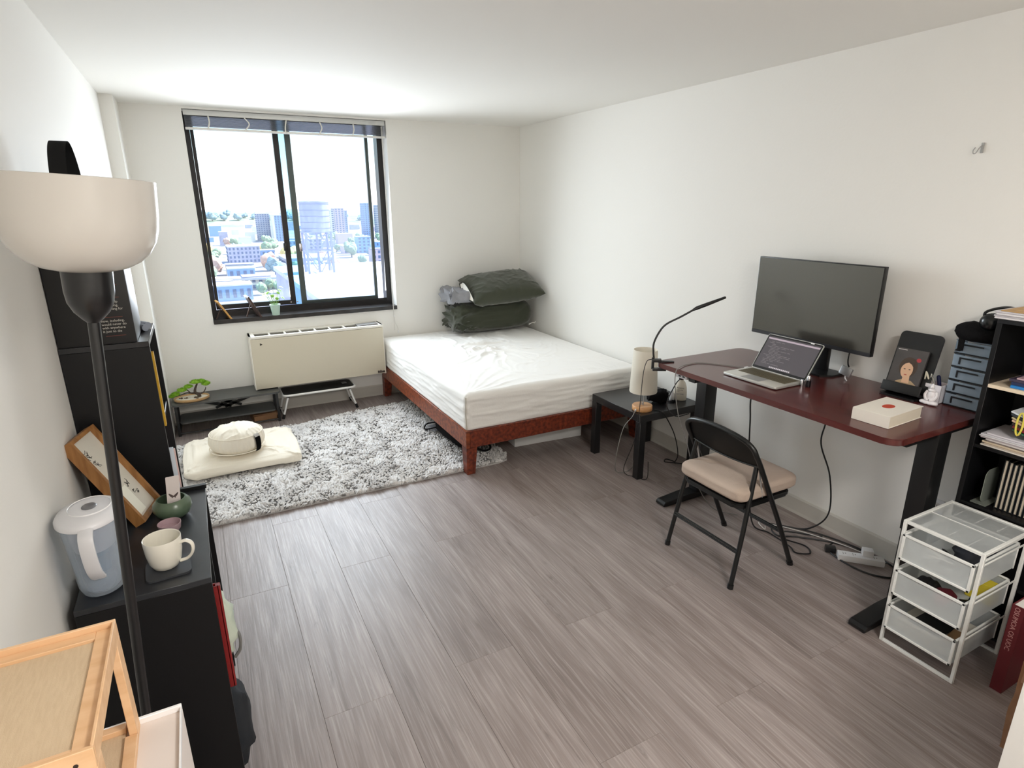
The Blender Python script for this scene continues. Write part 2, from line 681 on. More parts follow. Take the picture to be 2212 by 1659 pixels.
# ------------------------------------------------------------------ window
win = bpy.data.objects.new('window_1', None)
COL.objects.link(win)
win.location = (0.84, 5.57, 0.85)
win['kind'] = 'structure'
OFF['window_1'] = Vector(win.location)
g = G(); g.box(WX0 + 0.002, YB - 0.018, 0.815, WX1 - 0.002, 5.60, 0.850, bev=0.002, seg=1)
obj('sill', g, mat('dark_stone_sill', (40, 38, 38), 0.22, var=(14, 0.5), col2=(62, 58, 56)), win, label='dark polished sill board')
g = G()
g.box(WX0, 5.55, 0.85, 0.098, 5.66, WZ1)
g.box(1.566, 5.55, 0.85, WX1, 5.66, WZ1)
g.box(0.098, 5.55, 0.85, 1.566, 5.66, 0.884)
g.box(0.098, 5.55, 2.40, 1.566, 5.66, WZ1)
g.box(0.098, 5.560, 0.884, 1.566, 5.565, 0.905)
obj('frame', g, DARKALU, win, smooth=False)
g = G()
g.box(0.100, 5.575, 0.906, 0.124, 5.60, 2.40); g.box(0.702, 5.57, 0.906, 0.746, 5.60, 2.40)
g.box(0.124, 5.575, 0.906, 0.702, 5.60, 0.945); g.box(0.124, 5.575, 2.36, 0.702, 5.60, 2.40)
obj('left_sash', g, DARKALU, win, smooth=False)
g = G()
g.box(0.800, 5.615, 0.89, 0.846, 5.64, 2.40); g.box(1.476, 5.615, 0.89, 1.502, 5.64, 2.40)
g.box(0.846, 5.615, 0.89, 1.476, 5.64, 0.925); g.box(0.846, 5.615, 2.36, 1.476, 5.64, 2.40)
obj('right_sash', g, mat('grey_green_aluminium', (78, 86, 84), 0.35, metal=0.4), win, smooth=False)
g = G(); g.box(0.124, 5.588, 0.945, 0.702, 5.592, 2.36)
obj('left_pane', g, glass_pane('clear_window_glass', 0.012), win, smooth=False)
g = G(); g.box(0.846, 5.628, 0.925, 1.476, 5.632, 2.36)
obj('right_pane', g, glass_pane('hazy_window_glass', 0.10), win, smooth=False)
g = G(); g.box(0.746, 5.645, 0.89, 0.800, 5.648, 2.36)
obj('overlap_pane', g, glass_pane('tinted_window_glass', 0.02, (0.72, 0.93, 1.0)), win, smooth=False)
g = G(); g.box(0.690, 5.545, 1.375, 0.722, 5.57, 1.44, bev=0.004); g.box(0.694, 5.535, 1.385, 0.706, 5.55, 1.415, bev=0.003)
obj('latch', g, BLACKPLASTIC, win)
g = G(); g.box(0.826, 5.605, 1.36, 0.852, 5.616, 1.43, bev=0.003)
obj('pull', g, CHROME, win)
g = G(); g.cyl((0.70, 5.565, 0.93), (0.70, 5.55, 0.93), 0.006); g.cyl((0.755, 5.565, 0.93), (0.755, 5.55, 0.93), 0.006)
obj('screw', g, CHROME, win)

# blind pulled up under the head of the opening
bl = thing('window_blind', 'white slatted window blind raised and bunched at top of window', 'blind', (0.83, 5.44, 2.44))
BLW = mat('blind_aluminium', (205, 205, 202), 0.35, metal=0.3)
g = G(); g.box(0.068, 5.412, 2.405, 1.607, 5.455, 2.444, bev=0.003)
obj('head_rail', g, BLW, bl)
g0 = None
for i in range(10):
    z = 2.330 + i * 0.0075
    g = G()
    pr = [(5.411, z), (5.425, z + 0.003), (5.448, z + 0.003), (5.461, z), (5.461, z + 0.0008), (5.448, z + 0.0038), (5.425, z + 0.0038), (5.411, z + 0.0008)]
    g.prism([(p[0], p[1]) for p in pr], 0.072, 1.603, 'x')
    obj('slat', g, mat('blind_slat', (150, 152, 156), 0.3, metal=0.5), bl, smooth=False)
g = G(); g.box(0.070, 5.413, 2.306, 1.605, 5.459, 2.322, bev=0.004)
obj('bottom_rail', g, mat('blind_rail', (226, 224, 218), 0.4), bl)
for i, x in enumerate((0.235, 0.49, 0.80, 1.06, 1.335)):
    g = G(); dx = (0.004, 0.03, -0.012, 0.014, 0.002)[i]
    g.tube(spline([(x, 5.409, 2.405), (x + dx, 5.404, 2.36), (x + dx * 0.2 - 0.012, 5.407, 2.312)], 5), 0.0055, 6)
    obj('ladder_tape', g, mat('tape_cloth', (225, 222, 214), 0.8), bl)
g = G(); g.tube(spline([(1.572, 5.405, 2.40), (1.573, 5.395, 1.9), (1.572, 5.378, 1.1), (1.571, 5.372, 0.78), (1.574, 5.375, 0.62)], 6), 0.0022, 6)
g.tube(spline([(1.579, 5.403, 2.40), (1.580, 5.393, 1.9), (1.577, 5.376, 1.1), (1.575, 5.370, 0.74), (1.597, 5.372, 0.66), (1.607, 5.375, 0.62)], 6), 0.0018, 6)
c = obj('pull_cord', g, CABLEW, bl)
g = G(); g.lathe([(0, 0), (0.005, 0.004), (0.006, 0.02), (0.002, 0.032), (0, 0.033)], (1.607, 5.375, 0.588), 10)
g.lathe([(0, 0), (0.004, 0.004), (0.005, 0.014), (0.002, 0.022), (0, 0.023)], (1.5755, 5.3705, 0.745), 10)
obj('cord_tassel', g, WHITEPLASTIC, c)

# ------------------------------------------------------------------ the city outside
def citymat(n, c, v=None):  # pale base colours carry the bleached, overexposed look of the view
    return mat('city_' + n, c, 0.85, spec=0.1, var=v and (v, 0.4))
random.seed(5)
GZ = -45.0
g = G(); g.box(-1500, 60, GZ - 2, 5000, 9000, GZ)
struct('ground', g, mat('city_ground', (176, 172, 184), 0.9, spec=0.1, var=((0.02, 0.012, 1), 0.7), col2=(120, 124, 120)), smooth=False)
g = G()
def hill_fn(u, v):
    x = -500 + 1900 * u
    y = 1500 + 700 * v
    h = 34 * math.exp(-((x - 130) / 330) ** 2) + 10 * math.exp(-((x - 560) / 200) ** 2)
    h = (h + 5 * noise.noise(Vector((x * 0.012, y * 0.01, 0)))) * math.sin(math.pi * v) ** 0.7
    return (x, y, GZ - 0.5 + max(h, 0))
g.grid(hill_fn, 60, 14)
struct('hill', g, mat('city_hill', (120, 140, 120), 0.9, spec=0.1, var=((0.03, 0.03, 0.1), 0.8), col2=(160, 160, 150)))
g = G()
for pts, w, z in (([(-60, 400), (60, 372), (130, 355), (260, 338), (420, 330)], 12, GZ + 7), ([(-40, 640), (90, 620), (240, 560), (420, 520)], 10, GZ + 0.4), ([(10, 560), (30, 470), (52, 400), (64, 330)], 9, GZ + 0.5)):
    P = spline([(a, b, z) for a, b in pts], 8)
    L1, L2 = [], []
    for i, p in enumerate(P):
        t = (P[min(i + 1, len(P) - 1)] - P[max(i - 1, 0)]).normalized()
        n_ = Vector((-t.y, t.x, 0)) * w / 2
        L1.append([g.b.verts.new(p + n_ + Vector((0, 0, dz))) for dz in (0, -1.2)])
        L2.append([g.b.verts.new(p - n_ + Vector((0, 0, dz))) for dz in (0, -1.2)])
    for i in range(len(P) - 1):
        g.b.faces.new((L1[i][0], L1[i + 1][0], L2[i + 1][0], L2[i][0]))
        g.b.faces.new((L2[i][0], L2[i + 1][0], L2[i + 1][1], L2[i][1]))
        g.b.faces.new((L1[i][1], L1[i + 1][1], L1[i + 1][0], L1[i][0]))
struct('road', g, citymat('road', (206, 202, 206)), smooth=False)

def building(name, x0, x1, y0, y1, top, wallm, roofm, label, cols=0, rows=0, group=None, parapet=True, winm=None, side=True):
    b = thing(name, label, 'building', ((x0 + x1) / 2, y0, GZ), group)
    g = G(); g.box(x0, y0, GZ, x1, y1, top)
    obj('wall', g, wallm, b, smooth=False)
    g = G(); g.box(x0 - 0.3, y0 - 0.3, top, x1 + 0.3, y1 + 0.3, top + 0.7)
    obj('roof', g, roofm, b, smooth=False)
    if cols:
        h = top - GZ
        wm = winm or citymat('window', (110, 122, 150))
        cw, rh = (x1 - x0) / cols, h / rows
        g = G()
        for i in range(cols):
            for j in range(rows):
                xx, zz = x0 + cw * (i + 0.5), GZ + rh * (j + 0.5)
                g.box(xx - cw * 0.24, y0 - 0.25, zz - rh * 0.28, xx + cw * 0.24, y0 + 0.1, zz + rh * 0.28)
        if side:
            n2 = max(2, int((y1 - y0) / cw))
            for i in range(n2):
                for j in range(rows):
                    yy, zz = y0 + (y1 - y0) * (i + 0.5) / n2, GZ + rh * (j + 0.5)
                    g.box(x0 - 0.25, yy - cw * 0.24, zz - rh * 0.28, x0 + 0.1, yy + cw * 0.24, zz + rh * 0.28)
        obj('window', g, wm, b, smooth=False, kind='stuff')
    return b
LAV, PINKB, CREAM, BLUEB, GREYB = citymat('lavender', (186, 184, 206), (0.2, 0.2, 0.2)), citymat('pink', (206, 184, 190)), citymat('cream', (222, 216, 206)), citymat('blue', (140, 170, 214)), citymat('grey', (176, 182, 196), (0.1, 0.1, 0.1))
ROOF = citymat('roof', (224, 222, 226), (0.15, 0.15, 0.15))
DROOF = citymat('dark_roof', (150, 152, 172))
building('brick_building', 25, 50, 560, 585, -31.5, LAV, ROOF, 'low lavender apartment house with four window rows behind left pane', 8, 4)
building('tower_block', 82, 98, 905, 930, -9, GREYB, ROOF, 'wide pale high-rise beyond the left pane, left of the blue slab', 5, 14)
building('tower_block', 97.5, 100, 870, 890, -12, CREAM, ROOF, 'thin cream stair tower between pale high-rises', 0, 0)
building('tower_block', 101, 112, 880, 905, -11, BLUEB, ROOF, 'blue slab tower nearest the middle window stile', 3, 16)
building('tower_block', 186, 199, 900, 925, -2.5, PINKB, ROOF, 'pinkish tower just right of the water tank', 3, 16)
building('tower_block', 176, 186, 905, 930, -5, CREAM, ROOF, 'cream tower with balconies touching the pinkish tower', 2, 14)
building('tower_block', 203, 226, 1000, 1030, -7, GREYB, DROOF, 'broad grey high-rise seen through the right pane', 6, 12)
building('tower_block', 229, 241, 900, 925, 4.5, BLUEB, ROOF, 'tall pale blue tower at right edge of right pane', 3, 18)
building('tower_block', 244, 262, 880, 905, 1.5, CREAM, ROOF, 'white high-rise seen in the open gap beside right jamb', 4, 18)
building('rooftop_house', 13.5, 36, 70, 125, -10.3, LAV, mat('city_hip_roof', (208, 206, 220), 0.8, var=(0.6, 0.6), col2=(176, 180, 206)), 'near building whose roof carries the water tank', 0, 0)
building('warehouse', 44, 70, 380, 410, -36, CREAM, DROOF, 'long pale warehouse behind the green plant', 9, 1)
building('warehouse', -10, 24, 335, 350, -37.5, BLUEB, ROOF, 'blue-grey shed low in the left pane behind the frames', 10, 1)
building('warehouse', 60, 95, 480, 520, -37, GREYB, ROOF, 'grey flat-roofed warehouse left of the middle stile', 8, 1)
pal = [('lavender', LAV), ('pinkish', PINKB), ('cream', CREAM), ('pale blue', BLUEB), ('pale grey', GREYB)]
placed = []
k = 0
while k < 62:
    y = random.uniform(340, 1350) if k < 40 else random.uniform(600, 1700)
    x = random.uniform(-0.03, 0.33) * y
    if any(abs(x - a) < w and abs(y - b) < d for a, b, w, d in ((37, 572, 26, 30), (97, 900, 26, 40), (25, 100, 30, 60), (57, 395, 24, 30), (7, 343, 26, 20), (78, 500, 28, 34), (215, 940, 52, 100))):
        continue
    w, d, h = random.uniform(8, 20), random.uniform(8, 16), random.choice((5, 6, 7, 9, 12, 16))
    if y < 480:
        h = min(h, 7)
    if any(abs(x - a) < (w + e) / 2 + 2 and abs(y + d / 2 - b) < (d + f) / 2 + 2 for a, b, e, f in placed):
        continue
    placed.append((x, y + d / 2, w, d))
    near = y < 700
    cn, cmx = random.choice(pal)
    rn, rmx = random.choice((('white', ROOF), ('white', ROOF), ('grey', DROOF)))
    size = 'low' if h < 8 else 'tall'
    LABB = '%s hazy %s house with %s flat roof in the city outside' % (size, cn, rn)
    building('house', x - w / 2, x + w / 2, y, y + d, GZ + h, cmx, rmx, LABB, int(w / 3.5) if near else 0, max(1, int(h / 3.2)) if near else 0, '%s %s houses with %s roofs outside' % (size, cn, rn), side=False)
    k += 1
# trees
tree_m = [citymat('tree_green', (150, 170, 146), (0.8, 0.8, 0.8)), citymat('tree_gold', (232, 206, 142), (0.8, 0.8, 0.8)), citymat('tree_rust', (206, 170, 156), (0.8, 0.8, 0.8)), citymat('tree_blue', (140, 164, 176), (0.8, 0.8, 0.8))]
tree_src = []
for i in range(4):
    t = thing('tree', 'x', 'tree', (0, 0, 0), 'hazy trees outside the window')
    g = G(); g.cyl((0, 0, 0), (0, 0, 4), 0.5, 0.35, 8)
    obj('trunk', g, citymat('trunk', (130, 118, 112)), t)
    g = G()
    for q in range(7):
        rr = random.uniform(2.0, 3.2)
        bmesh.ops.create_icosphere(g.b, subdivisions=2, radius=rr, matrix=Matrix.Translation((random.uniform(-2.6, 2.6), random.uniform(-2, 2), 5 + random.uniform(-1, 2.4))))
    for v in g.b.verts:
        v.co += Vector((noise.noise(v.co * 0.9), noise.noise(v.co * 0.9 + Vector((7, 0, 0))), noise.noise(v.co * 0.9 + Vector((0, 9, 0))))) * 0.9
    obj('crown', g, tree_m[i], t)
    tree_src.append(t)
TL = ['hazy grey-green tree among the houses outside', 'hazy golden autumn tree among the houses outside', 'hazy rust-coloured tree among the houses outside', 'hazy blue-green tree among the houses outside']
spots = []
for q in range(80):
    y = random.uniform(420, 900)
    spots.append((random.uniform(-0.02, 0.31) * y, y, random.choice((0, 0, 2, 3)), random.uniform(0.8, 1.5)))
for q in range(40):
    spots.append((random.uniform(10, 66), random.uniform(600, 680), 1, random.uniform(1.0, 1.5)))
for q in range(6):
    spots.append((random.uniform(66, 92), random.uniform(560, 585), random.choice((1, 3)), random.uniform(1.0, 1.5)))
for q in range(14):
    spots.append((random.uniform(30, 62), random.uniform(338, 366), 0, random.uniform(0.6, 0.9)))
for q in range(60):
    x = random.uniform(0, 420)
    spots.append((x, 1560 + random.uniform(0, 60), 3, random.uniform(1.3, 2.4)))
first = [True] * 4
obst = placed + [(37, 572, 26, 26), (97, 900, 34, 54), (25, 98, 26, 60), (57, 395, 27, 31), (7, 343, 35, 16), (78, 500, 36, 41), (219, 960, 90, 150)]
kept = []
for (x, y, kind, s) in spots:
    rad = 5.8 * s
    if any(math.hypot(x - a, y - b) < rad + 5.8 * c for a, b, _, c in kept) or any(abs(x - a) < w / 2 + rad and abs(y - b) < d / 2 + rad for a, b, w, d in obst):
        continue
    kept.append((x, y, kind, s))
spots = kept
def hz(x, y):
    if y < 1500:
        return GZ
    v = (y - 1500) / 700
    return hill_fn((x + 500) / 1900, v)[2] - 1
for (x, y, kind, s) in spots:
    if first[kind]:
        t = tree_src[kind]; first[kind] = False
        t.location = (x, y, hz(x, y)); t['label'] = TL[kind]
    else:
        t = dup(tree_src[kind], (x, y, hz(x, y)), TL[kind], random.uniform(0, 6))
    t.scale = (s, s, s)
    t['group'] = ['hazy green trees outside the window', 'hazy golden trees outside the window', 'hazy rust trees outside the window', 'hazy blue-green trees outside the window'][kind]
# water tower on the near roof
wt = thing('water_tower', 'large round water tank on braced legs seen through right pane', 'water tower', (19.3, 110, -9.6))
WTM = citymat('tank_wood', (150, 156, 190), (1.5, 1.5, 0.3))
g = G(); g.lathe([(0, -2.6), (2.45, -2.6), (2.45, 2.2), (2.55, 2.25), (2.55, 2.4), (0, 2.9)], (19.3, 110, 0), 28)
obj('tank', g, WTM, wt)
g = G()
for z in (-2.0, -1.0, 0, 1, 2):
    g.lathe([(2.46, z - 0.05), (2.52, z), (2.46, z + 0.05)], (19.3, 110, 0), 28)
obj('hoop', g, citymat('hoop', (110, 116, 150)), wt, kind='stuff')
LEGM = citymat('tower_steel', (140, 146, 186))
lp = [(17.2, 108.2), (21.4, 108.2), (21.4, 112), (17.2, 112), (19.3, 110)]
for (x, y) in lp:
    g = G(); g.box(x - 0.16, y - 0.16, -9.6, x + 0.16, y + 0.16, -2.55)
    obj('leg', g, LEGM, wt, smooth=False)
for zz in (-5.8,):
    for a, b in zip(lp[:4], lp[1:4] + lp[:1]):
        g = G(); g.cyl((*a, zz), (*b, zz), 0.12, n=6)
        obj('girt', g, LEGM, wt)
for z0, z1 in ((-9.4, -6.0), (-5.6, -2.7)):
    for a, b in zip(lp[:4], lp[1:4] + lp[:1]):
        g = G(); mid = ((a[0] + b[0]) / 2, (a[1] + b[1]) / 2)
        g.cyl((*a, z1), (*mid, z0), 0.07, n=6); g.cyl((*b, z1), (*mid, z0), 0.07, n=6)
        obj('brace', g, LEGM, wt)
g = G(); g.box(16.9, 107.8, -2.75, 21.7, 112.3, -2.58)
obj('platform', g, LEGM, wt, smooth=False)
# ------------------------------------------------------------------ heater cover under the window
CREAMP = mat('cream_enamel_panel', (208, 200, 180), 0.45, var=(3, 0.15), col2=(200, 190, 168))
WHITEEN = mat('white_enamel_frame', (238, 234, 224), 0.4)
AX0, AX1, AY0, AY1, AZ0, AZ1 = 0.297, 1.412, 5.182, 5.396, 0.268, 0.72
ac = thing('heater_unit', 'long cream metal heater cabinet mounted on wall below window', 'heater', (0.855, 5.29, AZ0))
g = G()
g.box(AX0, AY0 + 0.004, AZ0, AX0 + 0.014, AY1, AZ1); g.box(AX1 - 0.014, AY0 + 0.004, AZ0, AX1, AY1, AZ1)
g.box(AX0 + 0.014, AY1 - 0.012, AZ0, AX1 - 0.014, AY1, AZ1 + 0.002); g.box(AX0 + 0.014, AY0 + 0.03, AZ0, AX1 - 0.014, AY1 - 0.012, AZ0 + 0.012)
obj('body', g, WHITEEN, ac, smooth=False)
g = G(); g.box(AX0 + 0.006, AY0, AZ0 + 0.004, AX1 - 0.006, AY0 + 0.012, AZ1 - 0.022, bev=0.003)
fp = obj('front_panel', g, CREAMP, ac)
g = G(); g.box(AX0, AY0 + 0.002, AZ1 - 0.020, AX1, AY0 + 0.034, AZ1, bev=0.004); g.box(AX0, AY1 - 0.055, AZ1 - 0.012, AX1, AY1 - 0.012, AZ1, bev=0.002)
g.box(AX0, AY0 + 0.034, AZ1 - 0.012, AX0 + 0.04, AY1 - 0.055, AZ1); g.box(AX1 - 0.03, AY0 + 0.034, AZ1 - 0.012, AX1, AY1 - 0.055, AZ1)
obj('top_rim', g, WHITEEN, ac)
g = G(); g.box(AX0 + 0.014, AY0 + 0.03, AZ1 - 0.06, AX1 - 0.014, AY1 - 0.02, AZ1 - 0.055)
obj('grille_well', g, BLACKPLASTIC, ac, smooth=False)
for i in range(8):
    x = AX0 + 0.04 + i * 0.1245
    g = G(); g.box(x - 0.007, AY0 + 0.034, AZ1 - 0.03, x + 0.007, AY1 - 0.055, AZ1 - 0.004)
    obj('grille_bar', g, WHITEEN, ac, smooth=False)
g = G(); g.box(AX1 - 0.215, AY0 + 0.06, AZ1 - 0.006, AX1 - 0.032, AY1 - 0.05, AZ1 + 0.004, bev=0.002, rot=(0, -2, 0))
obj('control_flap', g, mat('grey_plastic', (128, 126, 124), 0.45), ac)
g = G(); g.prism([(0.374, 0.664), (0.392, 0.652), (0.373, 0.642)], AY0 - 0.002, AY0 + 0.002, 'y')
obj('arrow_sticker', g, mat('dark_brown_print', (62, 52, 44), 0.6), fp)
g = G(); g.box(1.335, AY0 - 0.003, 0.280, 1.398, AY0 + 0.002, 0.296); g.box(1.335, AY0 - 0.003, 0.296, 1.349, AY0 + 0.002, 0.301); g.box(1.358, AY0 - 0.003, 0.296, 1.367, AY0 + 0.002, 0.304)
pl = obj('name_plate', g, mat('dark_plate', (42, 32, 28), 0.4), fp, smooth=False)
text_part('lettering', 'Islandaire', 0.0125, frame_m((1.338, AY0 - 0.0034, 0.2845), (1, 0, 0), (0, 0, 1)), mat('plate_print', (150, 136, 128), 0.5), fp)

# ------------------------------------------------------------------ bed
WOODR = wood('reddish_acacia', (150, 76, 42), (92, 40, 22), (6, 45, 45), 0.42)
WOODR2 = wood('reddish_acacia_front', (132, 58, 34), (78, 30, 20), (45, 6, 45), 0.42)
bed = thing('bed_frame', 'low reddish wood platform bed frame under white mattress', 'bed frame', (2.15, 4.38, 0))
BX0, BX1, BY0, BY1 = 1.424, 2.905, 3.370, 5.385
def leg(x, y, sx, sy):
    g = G()
    vs = g.box(min(x, x + sx * 0.078), min(y, y + sy * 0.078), 0, max(x, x + sx * 0.078), max(y, y + sy * 0.078), 0.19)
    for v in vs:
        if v.co.z < 0.01:
            if abs(v.co.x - x) > 0.01: v.co.x = x + sx * 0.060
            if abs(v.co.y - y) > 0.01: v.co.y = y + sy * 0.060
    return obj('leg', g, WOODR2, bed, smooth=False)
leg(BX0, BY0, 1, 1); leg(BX1, BY0, -1, 1); leg(BX0, BY1, 1, -1); leg(BX1, BY1, -1, -1)
g = G(); g.box(BX0, BY0, 0.19, BX0 + 0.028, BY1, 0.312, bev=0.003, seg=1); obj('side_rail', g, WOODR, bed)
g = G(); g.box(BX1 - 0.028, BY0, 0.19, BX1, BY1, 0.312, bev=0.003, seg=1); obj('side_rail', g, WOODR, bed)
g = G(); g.box(BX0 + 0.028, BY0, 0.19, BX1 - 0.028, BY0 + 0.028, 0.312, bev=0.003, seg=1); obj('end_rail', g, WOODR2, bed)
g = G(); g.box(BX0 + 0.028, BY1 - 0.028, 0.19, BX1 - 0.028, BY1, 0.312, bev=0.003, seg=1); obj('end_rail', g, WOODR2, bed)
for i in range(10):
    y = BY0 + 0.12 + i * 0.198
    g = G(); g.box(BX0 + 0.03, y, 0.294, BX1 - 0.03, y + 0.08, 0.308); obj('slat', g, mat('pale_slat', (176, 140, 104), 0.6), bed, smooth=False)
g = G(); g.cyl((2.12, 3.95, 0), (2.12, 3.95, 0.29), 0.018, n=10); obj('centre_leg', g, BLACKMETAL, bed)

SHEET = mat('white_cotton_sheet', (240, 238, 234), 0.85, spec=0.15, sheen=0.3, bump=(90, 0.08))
MX0, MX1, MY0, MY1, MZ0, MZ1 = 1.432, 2.895, 3.382, 5.375, 0.313, 0.566
def wrinkle_top(x, y):
    # rumples gathered in the middle of the bed, smooth towards the edges
    u, v = (x - MX0) / (MX1 - MX0), (y - MY0) / (MY1 - MY0)
    cx = math.exp(-(((u - 0.45) / 0.30) ** 2 + ((v - 0.58) / 0.26) ** 2))
    w = 0
    p = Vector((x * 4.2, y * 4.2, 0))
    q = p + Vector((noise.noise(p * 0.6), noise.noise(p * 0.6 + Vector((9, 3, 1))), 0)) * 1.6
    n1 = 1 - abs(noise.noise(q + Vector((3, 1, 0)))) * 4.2
    w += max(0, n1) ** 2 * 0.015
    q2 = Vector((q.x * 2.1, q.y * 1.5, 4))
    n2 = 1 - abs(noise.noise(q2)) * 3.6
    w += max(0, n2) ** 2 * 0.010
    w *= (0.12 + 1.1 * cx)
    # tension folds running in from the near left corner and from the right edge
    d = math.hypot(u, v)
    ang = math.atan2(v, u)
    w += 0.004 * max(0, math.sin(ang * 34 + 2.0 * noise.noise(p))) * math.exp(-((d - 0.22) / 0.2) ** 2)
    w += 0.006 * max(0, math.sin(v * 40 + u * 5)) * math.exp(-((u - 1.0) / 0.08) ** 2) * math.exp(-((v - 0.12) / 0.12) ** 2)
    w += 0.010 * max(0, math.sin(u * 46 + 1.5 * noise.noise(p))) * math.exp(-((v - 0.80) / 0.09) ** 2) * math.exp(-((u - 0.8) / 0.22) ** 2)
    return w
def side_wr(s, z, seed):
    t = (z - MZ0) / (MZ1 - MZ0)
    n = noise.noise(Vector((s * 1.3, t * 7 + 0.6 * s, seed)))
    n2 = noise.noise(Vector((s * 2.6, t * 15 - 0.9 * s, seed + 5)))
    return (max(0, 1 - abs(n) * 5) * 0.0075 + max(0, 1 - abs(n2) * 5) * 0.004) * (0.3 + 0.7 * math.sin(math.pi * min(1, max(0, t))))
RB = 0.035
prof = [(0.0, MZ0)] + [(0.0, MZ0 + (MZ1 - RB - MZ0) * k / 22) for k in range(1, 23)] + [(RB * (1 - math.cos(a)), MZ1 - RB + RB * math.sin(a)) for a in [math.pi / 2 * k / 6 for k in range(1, 7)]]
g = G()
# top
NX, NY = 150, 200
ix0, ix1, iy0, iy1 = MX0 + RB, MX1 - RB, MY0 + RB, MY1 - RB
g.grid(lambda u, v: (ix0 + (ix1 - ix0) * u, iy0 + (iy1 - iy0) * v, MZ1 + wrinkle_top(ix0 + (ix1 - ix0) * u, iy0 + (iy1 - iy0) * v)), NX, NY)
# sides with horizontal drag folds; the perimeter matches the top grid
def perim():
    P = []
    for i in range(NX): P.append((ix0 + (ix1 - ix0) * i / (NX - 1), iy0, 0, -1))
    for k in range(1, 6): a = R(-90 + 15 * k); P.append((ix1, iy0, math.cos(a), math.sin(a)))
    for j in range(NY): P.append((ix1, iy0 + (iy1 - iy0) * j / (NY - 1), 1, 0))
    for k in range(1, 6): a = R(15 * k); P.append((ix1, iy1, math.cos(a), math.sin(a)))
    for i in range(NX): P.append((ix1 + (ix0 - ix1) * i / (NX - 1), iy1, 0, 1))
    for k in range(1, 6): a = R(90 + 15 * k); P.append((ix0, iy1, math.cos(a), math.sin(a)))
    for j in range(NY): P.append((ix0, iy1 + (iy0 - iy1) * j / (NY - 1), -1, 0))
    for k in range(1, 6): a = R(180 + 15 * k); P.append((ix0, iy0, math.cos(a), math.sin(a)))
    return P
PP = perim()
rows = []
for (ins, z) in prof:
    row = []
    for k, (x, y, nx, ny) in enumerate(PP):
        s = x + y
        out = RB - ins + (side_wr(s, z, 1 if nx == 0 else 9) if ins == 0 else 0)
        zz = z + (wrinkle_top(x, y) if ins >= RB * 0.999 else 0)
        if z == MZ0: out -= 0.006
        row.append(g.b.verts.new((x + nx * out, y + ny * out, zz)))
    rows.append(row)
for a, b in zip(rows, rows[1:]):
    for k in range(len(PP)):
        j = (k + 1) % len(PP)
        g.b.faces.new((a[k], a[j], b[j], b[k]))
g.merge(1e-4)
mt_ = obj('mattress', g, SHEET, None, loc=(2.16, 4.38, MZ0), angle=80)
tag(mt_, 'thick mattress in rumpled white fitted sheet on the wooden bed', 'mattress')
g = G(); g.tube([(MX0 + 0.006, MY0 + 0.004, MZ0 + 0.004), (MX0 - 0.001, MY0 + 0.002, 0.42), (MX0 + 0.004, MY0 + 0.004, 0.545)], 0.004, 6)
obj('corner_seam', g, mat('seam_thread', (190, 184, 172), 0.9), mt_)

# ------------------------------------------------------------------ bedding stacked at the head of the bed
OLIVE = mat('dark_olive_cotton', (60, 63, 50), 0.8, spec=0.15, sheen=0.4, var=(4, 0.3), col2=(70, 72, 58), bump=(40, 0.12))
GREYC = mat('grey_cotton', (146, 146, 150), 0.85, spec=0.15, bump=(60, 0.12))
def folds(p, f, amp, seed, aniso=(1, 1, 1)):
    q = Vector((p.x * f * aniso[0], p.y * f * aniso[1], p.z * f * aniso[2])) + Vector((seed, seed * 0.7, seed * 1.3))
    q += Vector((noise.noise(q * 0.7), noise.noise(q * 0.7 + Vector((5, 1, 2))), noise.noise(q * 0.7 + Vector((1, 8, 3))))) * 1.1
    return amp * (max(0, 1 - abs(noise.noise(q)) * 4) ** 1.6)
def pillow(L, W, T, nu=70, nv=50, sharp=0.55, wr=0.012, seed=1, bottom_flat=0.0):
    """Two cushioned skins meeting in a seam; local frame, length along x, width along y."""
    g = G()
    for sgn in (1, -1):
        def f(u, v):
            a, b = 2 * u - 1, 2 * v - 1
            ta = max(0, 1 - abs(a) ** 3.2) ** sharp
            tb = max(0, 1 - abs(b) ** 3.2) ** sharp
            pull = 1 - 0.055 * (1 - abs(a) ** 2) * (abs(b) ** 4)
            pull2 = 1 - 0.045 * (1 - abs(b) ** 2) * (abs(a) ** 4)
            x, y = a * L / 2 * pull2, b * W / 2 * pull
            z = sgn * T / 2 * ta * tb
            if ta * tb > 0.02:
                corner = (abs(a) * abs(b)) ** 1.5
                z += sgn * (folds(Vector((x, y, sgn)), 7, wr, seed) + folds(Vector((x, y, sgn)), 16, wr * 0.4, seed + 4)) * (0.35 + corner) * min(1, ta * tb * 2)
            if sgn < 0 and bottom_flat:
                z = max(z, -T / 2 * (1 - bottom_flat))
            return (x, y, z)
        g.grid(f, nu, nv)
    g.merge(1e-4)
    return g
def place(g, M):
    g.b.transform(M)
    return g
def TRS(loc, rx=0, ry=0, rz=0):
    return Matrix.Translation(loc) @ Euler((R(rx), R(ry), R(rz))).to_matrix().to_4x4()
